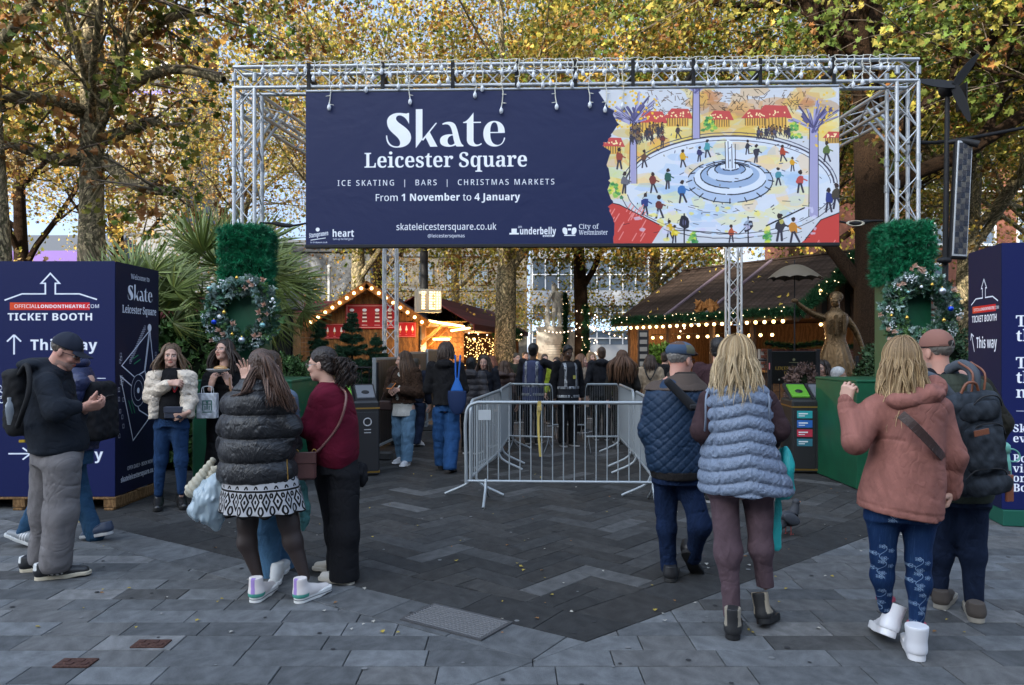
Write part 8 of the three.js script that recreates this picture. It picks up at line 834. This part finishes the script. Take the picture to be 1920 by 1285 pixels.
{ // K: man with grey backpack
  const G = person({ label: 'man in dusty pink cap and green gilet with a grey backpack', d: 4.85, base: 1797, skin: 'ruddy', body: { caps: [[[1790, 730], [1795, 890], .14, .15], [[1768, 705], [1757, 682], .062, .056], [[1836, 730], [1876, 792, -.02], .045, .04], [[1876, 792, -.02], [1864, 856, .1], .038, .03], [[1772, 950, .05], [1766, 1030, .05], .09, .065], [[1766, 1030, .05], [1761, 1120, .06], .055, .045], [[1820, 940], [1824, 1040], .09, .065], [[1824, 1040], [1829, 1145], .055, .045]] }, head: { p: [1753, 662, 0], yaw: -2.75, pitch: .03, s: 1.06, brow: [.2, .17, .15], beard: [.3, .27, .24] } });
  const gr = fabricMat([.052, .062, .048]); G.garment('jumper', fabricMat([.028, .026, .02]), { caps: [[[1836, 726, 0], [1876, 792, -.02], .082, .07], [[1876, 792, -.02], [1862, 850, .1], .066, .055], [[1742, 728, 0], [1736, 800, .05], .085, .075]], rings: [[716, 1744, 1816, .12], [760, 1738, 1852, .18]], fold: .01 }); G.garment('gilet', gr, { rings: [[700, 1738, 1800, .12], [710, 1734, 1832, .165], [726, 1732, 1850, .2], [770, 1733, 1856, .22], [850, 1738, 1860, .225], [925, 1742, 1854, .215], [935, 1745, 1850, .2]], fold: .007 }); G.garment('collar', mat([.012, .013, .018], .8), { rings: [[688, 1738, 1786, .09], [700, 1735, 1798, .11], [710, 1736, 1806, .125]], fold: .004 });
  G.garment('trousers', mat([.012, .020, .045], .95, { map: rep(TX.soft, 2), bumpMap: rep(TX.crease, 1.6, 1.2), bumpScale: .009 }), { rings: [[925, 1748, 1850, .18], [945, 1750, 1850, .18]], caps: [[[1772, 950, .04], [1766, 1040, .05], .098, .078], [[1766, 1040, .05], [1760, 1112, .06], .084, .062], [[1823, 950, -.02], [1824, 1040, -.04], .104, .086], [[1824, 1040, -.04], [1828, 1140, -.04], .084, .064]], fold: .011, ff: 6, k: .05 });
  const kc = cst([.085, .07, .06]), ks = cst([.32, .29, .24]); addShoe(G, { len: .29, col: kc, scol: ks, sole: .036, s: 1.05 }, G.gnd(1768, .03), 2.4, 0, vcM(.85), vcM(.8)); addShoe(G, { len: .29, col: kc, scol: ks, sole: .036, s: 1.08 }, G.gnd(1829, -.2), 2.7, 0, vcM(.85), vcM(.8));
  G.onHead('hair', hairCap([.16, .14, .12], 44, { sides: true, v: -.004, nape: false }), hairM); G.onHead('cap', capGeo([.24, .115, .09], [.02, .02, .025], { gap: [.03, .025, .022] }), vcM(.9)); G.onHead('sunglasses', glassesGeo().translate(0, .03, .002), blackM);
  const bp = thing('backpack', 'large charcoal backpack with brown leather trim and turquoise bottle pocket', 'backpack', G.J([1822, 830, -.32]).add(G.base), .18), bm = mat([.042, .050, .062], .9, { bumpMap: rep(TX.fabric, 4), bumpScale: .002, map: rep(TX.mottle, 2) }), lt = leatherM([.2, .065, .03]); part('body', backpackGeo(.33, .66, .2), bm, bp).rotation.z = .12; const fp = part('front_pocket', backpackGeo(.26, .34, .1), bm, bp); fp.position.set(-.01, -.02, .1); fp.rotation.z = .12; const tp = part('top_pocket', backpackGeo(.27, .17, .1), bm, bp); tp.position.set(-.03, .2, .085); tp.rotation.z = .12; const lo = part('lower_pocket', backpackGeo(.3, .16, .12), bm, bp); lo.position.set(.03, -.24, .09); lo.rotation.z = .12; part('leather_patch', bx(.1, .035, .006, -.06, .09, .157, .002), lt, bp).rotation.z = .16; for (const [y, w] of [[.115, .24], [-.15, .28], [.28, .2]]) part('zip', tube(curve([V(-w / 2 + .0, y - .05, .12), V(-w / 2 + .04, y, .14), V(0, y + .015, .152), V(w / 2 - .04, y, .14), V(w / 2, y - .05, .12)], 12), .005, 5), blackM, bp); part('side_strap', bx(.05, .16, .02, .15, -.26, .12, .006), lt, bp); part('shoulder_strap', tube(curve([V(.03, .3, -.02), V(.05, .42, -.04), V(.05, .47, -.14), V(.03, .4, -.28)], 12), .034, 8), mat([.07, .08, .095], .9), bp); for (const x of [.0, .085]) part('strap_edge', tube(curve([V(x, .3, .0), V(x + .015, .42, -.01), V(x + .015, .485, -.12)], 10), .007, 5), lt, bp); part('shoulder_strap', tube(curve([V(-.12, .28, -.02), V(-.2, .38, -.05), V(-.24, .42, -.14)], 10), .03, 8), mat([.07, .08, .095], .9), bp); part('grab_handle', tube(curve([V(-.09, .3, .02), V(-.06, .36, .03), V(.0, .36, .03), V(.03, .31, .02)], 10), .009, 6), lt, bp);
  const bt = thing('water_bottle', 'mint green water bottle with loop lid in the backpack side pocket', 'bottle', G.J([1880, 868, -.27]).add(G.base)), mi = mat([.17, .46, .36], .4); part('body', new THREE.LatheGeometry([[.001, -.12], [.04, -.118], [.044, .0], [.042, .06], [.001, .06]].map(p => new THREE.Vector2(...p)), 20), mi, bt); part('lid', new THREE.LatheGeometry([[.001, .06], [.052, .062], [.053, .105], [.04, .122], [.001, .126]].map(p => new THREE.Vector2(...p)), 20), mi, bt); part('loop', new THREE.TorusGeometry(.046, .006, 6, 22).scale(1.05, .8, 1).rotateZ(-.5).translate(.045, .045, .03), mi, bt); bt.rotation.z = .12; const po = thing('bottle_pocket', 'brown leather bottle holder under the mint bottle', 'holder', G.J([1878, 890, -.27]).add(G.base)); part('holder', new THREE.LatheGeometry([[.02, -.1], [.044, -.09], [.05, .03], [.047, .03], [.04, -.085]].map(p => new THREE.Vector2(...p)), 18), leatherM([.075, .035, .025]), po);
}
// ---------------------------------------------------------------- people farther back, each standing in its own frame
function crowd(o) {
  const d = o.d, G = thing('person', o.label, 'person', at(o.px, HOR, d).setY(0), o.yaw || 0), h = o.h || (CH - (o.top - HOR) / F * d), k = h / 1.72, sw = (o.sw || .185) * k, st = o.stride || 0, R = mulberry(Math.round(o.px)), c = o.cell || .016, sk = SK[o.skin || 'fair'];
  const hc = V(0, h - .128, .02), sh = s => V(s * sw, .815 * h, -.01), hip = s => V(s * .09, .5 * h, 0), kn = s => V(s * .095, .275 * h, s * st * .35 + .02), an = s => V(s * .095, .06 * h, s * st - (s * st < 0 ? .04 : 0)), A = o.arms || 'down';
  const el = s => A === 'phone' || A === 'hold' ? V(s * (sw + .06), .64 * h, .0) : V(s * (sw + .07), .62 * h, -.03), wr = s => A === 'phone' ? V(s * .05, .67 * h, .26) : A === 'hold' ? V(s * .1, .62 * h, .27) : A === 'point' && s === (o.ps || 1) ? V(s * (sw + .38), .80 * h, .12) : V(s * (sw + .08), .47 * h, .04); const el2 = s => A === 'point' && s === (o.ps || 1) ? V(s * (sw + .2), .77 * h, .04) : el(s);
  const cap2 = (a, b, ra, rb) => cap(a, b, ra, rb), body = [cap2(V(0, .79 * h, 0), V(0, .52 * h, 0), .11, .12), cap2(V(0, .84 * h, -.01), V(0, h - .2, .0), .052, .046), ...[-1, 1].flatMap(s => [cap2(sh(s), el2(s), .045, .04), cap2(el2(s), wr(s), .038, .026), cap2(hip(s), kn(s), .085, .06), cap2(kn(s), an(s), .055, .04)])], W = sw + .5, bb = [-W, -.02, -.45, W, h, .5];
  const gs = [tint(nets(uni(body, .03), bb, .02), sk), headGeo({ skin: sk, hairCol: o.brow || [.03, .02, .015], beard: o.beard }, o.hcell || .0075).applyMatrix4(frame(hc, o.hy || 0, o.hp || 0, 0, o.hs || 1))]; if (o.hands !== false) for (const s of [-1, 1]) { const dir = wr(s).sub(el2(s)).normalize(); gs.push(tint(handGeo(handPrims(wr(s), dir, V(-s * .6, -.2, A === 'phone' || A === 'hold' ? .4 : -.1), s, .55), .007), sk)); } part('body', merge(gs), skinM, G);
  const f = o.fat || 1, hem = (o.hem || .5) * h, tr = [[.845 * h, 0, -.01, .085, .085], [.825 * h, 0, -.01, sw * .8, .115], [.79 * h, 0, 0, sw + .01, .135 * f], [.68 * h, 0, 0, (sw - .01) * f, .145 * f], [.57 * h, 0, 0, (sw - .015) * f, .145 * f], [hem, 0, 0, (sw + .005) * f, .155 * f]].sort((a, b) => a[0] - b[0]), ar = o.ar || .068;
  const jf = uni([loft(tr), ...(A === 'none' ? [] : [-1, 1].flatMap(s => [cap2(sh(s), el2(s), ar + .01, ar), cap2(el2(s), wr(s).lerp(el2(s), .2), ar * .95, ar * .75)])), ...(o.hood ? [ell(V(0, .835 * h, -.1), V(.13, .07, .09))] : [])], .04); part(o.topName || 'jacket', nets((x, y, z) => jf(x, y, z) + .008 * noise3(x * 8 + o.px, y * 7, z * 8) + (o.puff ? .008 - .014 * Math.sqrt(Math.abs(Math.sin(y * o.puff))) : 0) + (o.fur ? .012 * noise3(x * 45, y * 45, z * 45) : 0), [-W, hem - .06, -.4, W, h, .5], c), o.mat, G);
  const lw = o.leg || .08, tf = uni([loft([[.47 * h, 0, 0, .16, .12], [.53 * h, 0, 0, .155, .125]]), ...[-1, 1].flatMap(s => [cap2(hip(s).setY(.46 * h), kn(s), .1, lw), cap2(kn(s), an(s).setY(.05 * h), lw, lw * .9)])], .03); part('trousers', nets((x, y, z) => Math.max(tf(x, y, z) + .007 * noise3(x * 9 + o.px, y * 8, z * 9), .035 * h - y), [-.35, 0, -.45, .35, .58 * h, .45], c), o.legs, G);
  for (const s of [-1, 1]) addShoe(G, { len: .27, col: cst(o.shoe || [.02, .02, .02]), scol: cst(o.sole || [.3, .3, .3]) }, V(s * .095, s * st < -.1 ? .04 : 0, s * st - .0), s * .12, s * st < -.1 ? .3 : 0, vcM(.6), vcM(.7));
  const hm = frame(hc, o.hy || 0, o.hp || 0, 0, o.hs || 1), col = o.hair || [.04, .025, .018]; const H = []; if (o.len) H.push(locks({ n: o.n || 110, seed: Math.round(o.px), len: () => o.len, flare: o.flare ?? .16, wave: o.wave ?? .008, r: .012, col, col2: o.hair2 || col.map(v => v * 1.6), from: o.from ?? -2.1, to: o.to ?? 2.1 })); if (o.bald !== true) H.push(hairCap(col, o.px, { v: o.hv || .002, cell: .009, sides: o.shortSides })); if (H.length) part('hair', merge(H).applyMatrix4(hm), hairM, G); G.hm = hm; G.hh = h; G.wr = wr; G.el = el2; G.sh = sh; return G;
}
const coatM = c => mat(c, .9, { bumpMap: rep(TX.crease, 2, 1.6), bumpScale: .012, map: rep(TX.soft, 2) }), dark1 = coatM([.014, .014, .016]), jean1 = denim([.06, .13, .24]), jean2 = denim([.02, .07, .19]), blackT = coatM([.012, .012, .013]);
{
  const b1 = crowd({ label: 'woman in brown fur jacket and pale jeans holding an orange phone', px: 757, d: 10.9, top: 660, yaw: -.35, hy: -1.0, hp: .05, arms: 'phone', mat: furM([.06, .035, .024]), fur: true, ar: .085, fat: 1.05, hem: .545, legs: denim([.13, .24, .36]), leg: .095, shoe: [.6, .6, .62], sole: [.7, .7, .7], stride: .1, hair: [.07, .04, .024], len: .36, flare: .14 });
  const ts = loft([[.43 * 1.64, 0, .01, .175, .14], [.5 * 1.64, 0, .01, .165, .135], [.6 * 1.64, 0, .02, .13, .135], [.82 * 1.64, 0, .03, .06, .11]]); part('white_top', nets(ts, [-.25, .66, -.2, .25, 1.4, .22], .014), coatM([.58, .58, .55]), b1);
  const p1 = thing('phone', 'small orange phone in the hands of the brown fur jacket woman', 'phone', b1.localToWorld(V(0, 1.16, .37)), -.35); part('phone_body', bx(.08, .012, .15, 0, 0, 0, .004), mat([.65, .2, .03], .5), p1).rotation.x = .5; part('screen', pbox(.07, .001, .13, 0, .008, 0), blackM, p1).rotation.x = .5; const hb = thing('handbag', 'dark brown handbag at the hip of the brown fur jacket woman', 'bag', b1.localToWorld(V(-.24, .86, .1)), -.35); part('body', bx(.2, .14, .08, 0, 0, 0, .02), leatherM([.04, .02, .018]), hb); part('strap', tube(curve([V(-.08, .07, 0), V(.0, .25, -.02), V(.12, .5, 0), V(.2, .62, -.05)], 10), .008, 5), leatherM([.04, .02, .018]), hb);
  const b2 = crowd({ label: 'person in black jacket with brown hood and blue jeans walking away', px: 836, d: 10.25, top: 643, yaw: 3.0, hp: .1, arms: 'hold', mat: dark1, hood: true, hem: .52, legs: jean2, leg: .105, stride: .14, shoe: [.015, .015, .016], sole: [.02, .02, .02], hair: [.035, .022, .016], len: .13, flare: .05 }); part('brown_hood', nets(ell(V(0, .845 * b2.hh, -.075), V(.115, .055, .085)), [-.15, 1.3, -.2, .15, 1.7, .05], .01), coatM([.085, .04, .028]), b2);
  const tb = thing('drawstring_bag', 'blue and navy drawstring bag on the shoulder of the person in black', 'bag', b2.localToWorld(V(-.2, 1.1, -.2)), 3.0); const bgf = ell(V(0, -.05, 0), V(.13, .26, .05)); part('pouch', nets((x, y, z) => Math.max(bgf(x, y, z), y - .02), [-.17, -.34, -.1, .17, .06, .1], .012), mat([.008, .022, .075], .7), tb); part('upper_pouch', nets((x, y, z) => Math.max(cap(V(0, .0, 0), V(0, .17, 0), .1, .03)(x, y, z * 1.9), -.0 + .018 - y), [-.15, 0, -.1, .15, .24, .1], .012), mat([.012, .10, .36], .7), tb); for (const s of [-.035, .035]) part('cord', cyl(V(s * .5, .17, 0), V(s, .5, .05), .012, .012, 6), mat([.012, .10, .4], .7), tb);
  crowd({ label: 'person in dark padded coat with black beanie beside the blue bag', px: 884, d: 12, top: 671, yaw: 2.9, mat: puffM([.03, .028, .034], .6), puff: 34, hood: true, hem: .42, legs: blackT, shoe: [.03, .03, .03], sole: [.5, .5, .5], hair: [.012, .011, .012], hv: .008 });
  crowd({ label: 'woman with long dark hair and pale scarf facing the viewer, by the barrier', px: 908, d: 13, top: 667, yaw: -.2, mat: coatM([.02, .022, .03]), hem: .45, legs: blackT, len: .3, flare: .14, hair: [.035, .022, .016] });
  crowd({ label: 'person in brown padded coat with fur hood, left of the steward', px: 946, d: 13.6, top: 678, yaw: 2.7, mat: puffM([.06, .032, .026], .6), puff: 30, hood: true, hem: .42, legs: blackT, len: .2, hair: [.06, .032, .02], flare: .2, hv: .012 }); crowd({ label: 'person in black coat with reddish hair near the ornament stall', px: 922, d: 16.5, top: 668, yaw: 2.4, mat: dark1, hem: .45, legs: blackT, len: .25, hair: [.12, .04, .02] }); crowd({ label: 'man in dark green jacket near the thick tree trunk', px: 968, d: 17, top: 662, yaw: .6, mat: coatM([.03, .035, .025]), legs: blackT, hair: [.04, .03, .02] });
  // stewards
  const hv = mat([.045, .055, .12], .7, { bumpMap: rep(TX.fabric, 4), bumpScale: .001 }), refl = mat([.45, .47, .5], .35, { metalness: .4 });
  const g1 = crowd({ label: 'steward in navy hi-vis vest pointing with one arm, back turned', px: 1000, d: 13.2, top: 645, yaw: 2.85, skin: 'dark', arms: 'point', ps: -1, mat: coatM([.018, .018, .022]), hem: .5, legs: blackT, hair: [.008, .007, .007], hv: .014, topName: 'shirt' }); const h1 = g1.hh, vest = (G, m, h) => { const f = loft([[.44 * h, 0, 0, .2, .175], [.5 * h, 0, 0, .2, .172], [.68 * h, 0, 0, .195, .165], [.79 * h, 0, 0, .195, .155], [.825 * h, 0, -.01, .15, .13], [.835 * h, 0, -.01, .1, .11]]); part('vest', nets((x, y, z) => f(x, y, z) + .004 * noise3(x * 9, y * 9, z * 9), [-.28, .4 * h, -.26, .28, .88 * h, .26], .013), m, G); for (const y of [.5, .585]) part('reflective_band', nets((x, y2, z) => Math.max(Math.abs(f(x, y2, z) - .004) - .004, Math.abs(y2 - y * h) - .026), [-.26, y * h - .05, -.24, .26, y * h + .05, .24], .01), refl, G); for (const s of [-1, 1]) part('reflective_brace', nets((x, y2, z) => Math.max(Math.abs(f(x, y2, z) - .004) - .004, Math.abs(x - s * .1) - .026, .59 * h - y2, y2 - .83 * h), [-.16, .57 * h, -.24, .16, .86 * h, .24], .01), refl, G); }; vest(g1, hv, h1);
  const g2 = crowd({ label: 'steward in black beanie and dark hi-vis vest facing the barrier', px: 1064, d: 12.9, top: 648, yaw: .35, hp: .2, skin: 'dark', mat: dark1, hem: .47, legs: blackT, hair: [.008, .008, .009], hv: .012, topName: 'coat' }); vest(g2, mat([.016, .017, .022], .7), g2.hh); part('badge', bx(.05, .06, .006, .05, .69 * g2.hh, .185, .002), mat([.5, .45, .1], .5), g2);
  // beyond the barriers
  crowd({ label: 'short-haired man in dark jacket seen from behind, right of the stewards', px: 1128, d: 13.8, top: 651, yaw: 3.1, mat: coatM([.02, .021, .026]), hood: true, legs: blackT, hem: .47, hair: [.055, .032, .02], shortSides: false });
  crowd({ label: 'woman with very long auburn hair seen from behind', px: 1167, d: 13.2, top: 658, yaw: 3.1, mat: coatM([.035, .032, .028]), hem: .42, legs: blackT, len: .44, flare: .4, hair: [.09, .042, .022], hair2: [.17, .085, .045], n: 150 });
  const g9 = crowd({ label: 'woman in beige jacket with thin black rucksack straps, by the menu board', px: 1220, d: 14.5, top: 667, yaw: 2.9, mat: coatM([.38, .29, .2]), hem: .46, legs: blackT, len: .2, hair: [.04, .024, .017] }); part('straps', merge([-1, 1].map(s => tube(curve([V(s * .12, 1.38, -.08), V(s * .07, 1.2, -.17), V(0, 1.08, -.18)], 8), .012, 6))), blackM, g9);
  crowd({ label: 'man in black jacket facing the stall beside the beige jacket woman', px: 1247, d: 15.5, top: 660, yaw: 2.5, mat: dark1, legs: blackT, hair: [.03, .02, .015] });
  const gk = crowd({ label: 'person in maroon jacket and black cap between the capped man and blonde woman', px: 1347, d: 8.2, top: 634, yaw: 2.8, mat: coatM([.045, .022, .026]), hem: .46, legs: blackT, hair: [.015, .013, .013], hv: .012 });
  crowd({ label: 'person in lime green jacket behind the stewards', px: 1044, d: 16.2, top: 670, yaw: -.5, mat: coatM([.25, .32, .03]), legs: blackT, hair: [.05, .03, .02] }); crowd({ label: 'person in dark suit and white shirt behind the pointing steward', px: 1021, d: 16.8, top: 664, yaw: .2, mat: dark1, legs: blackT, hair: [.05, .035, .03] }); crowd({ label: 'woman in long beige coat right of the beanie steward', px: 1090, d: 15, top: 665, yaw: 1.2, mat: coatM([.4, .31, .23]), hem: .33, legs: blackT, len: .16, hair: [.14, .07, .04] });
  crowd({ label: 'fair-haired woman with pink collar farther back in the crowd', px: 1108, d: 18, top: 661, yaw: .5, mat: coatM([.12, .03, .05]), legs: blackT, len: .2, hair: [.2, .13, .07] }); crowd({ label: 'man in grey coat in the distant crowd, left of pedestal', px: 985, d: 20, top: 660, yaw: .3, mat: coatM([.08, .08, .085]), legs: blackT }); crowd({ label: 'woman in brown coat in the distant crowd, before the pedestal', px: 1058, d: 20.5, top: 662, yaw: 2.6, mat: coatM([.09, .055, .035]), legs: blackT, len: .2 });
  crowd({ label: 'dark-haired person half hidden behind the right green plinth', px: 1543, d: 11.6, top: 682, yaw: -.9, h: 1.5, mat: coatM([.12, .11, .11]), legs: blackT, len: .12, hair: [.03, .02, .016] }); const wh = crowd({ label: 'person in white bobble hat behind the right green plinth', px: 1572, d: 11.4, top: 692, yaw: 1.2, h: 1.40, mat: coatM([.4, .36, .36]), legs: blackT, hair: [.55, .55, .55], hv: .012 }); crowd({ label: 'person in dark trousers walking behind the brown fur jacket woman', px: 779, d: 13, top: 672, yaw: 2.8, mat: coatM([.02, .024, .04]), legs: coatM([.02, .03, .06]), shoe: [.6, .6, .6], sole: [.6, .6, .6], stride: .12, hair: [.04, .03, .02] });
  // low table by the stewards, white statue on the pedestal
  const bs = scene.getObjectByName('bronze_statue'), hg = headGeo({ skin: [1, 1, 1], hairCol: [1, 1, 1] }, .007).applyMatrix4(frame(V(-.01, 2.29, .02), -.7, 0, 0, .98)); hg.deleteAttribute('color'); part('head', hg, bs.children[0].material, bs);
  const st = thing('stone_statue', 'white stone statue of a cloaked man leaning on one elbow, on pedestal', 'statue', [1.62, 2.5, -28], .1), f = uni([loft([[.8, .05, 0, .17, .14], [1.05, .04, 0, .16, .13], [1.28, .02, 0, .2, .14], [1.42, -.02, .02, .1, .1]]), cap(V(-.02, .9, .05), V(-.1, .05, .12), .095, .055), cap(V(.12, .9, .02), V(.2, .05, .06), .1, .055), cap(V(-.16, 1.3, 0), V(-.3, .98, .14), .07, .055), cap(V(-.3, .98, .14), V(-.1, 1.36, .18), .05, .04), cap(V(.2, 1.3, 0), V(.32, .98, .02), .075, .06), cap(V(.26, 1.25, -.1), V(.36, .3, -.12), .08, .13), cap(V(-.32, 0, .12), V(-.31, .85, .12), .1, .085), cap(V(-.4, .02, .1), V(.4, .02, .1), .04, .04)], .04); part('figure', merge([nets((x, y, z) => f(x, y, z) + .018 * Math.sin(x * 38 + y * 6) * sstep(1.1, .5, y) + .01 * noise3(x * 12, y * 8, z * 12), [-.6, -.05, -.45, .65, 1.6, .45], .02), headGeo({ skin: [1, 1, 1], hairCol: [1, 1, 1] }, .009).applyMatrix4(frame(V(-.05, 1.56, .06), -.5, .25, 0, 1.45)).deleteAttribute('color')]), mat([.82, .79, .73], .85, { map: rep(TX.soft, 2) }), st); st.scale.setScalar(.95);
}
renderer.render(scene, camera);
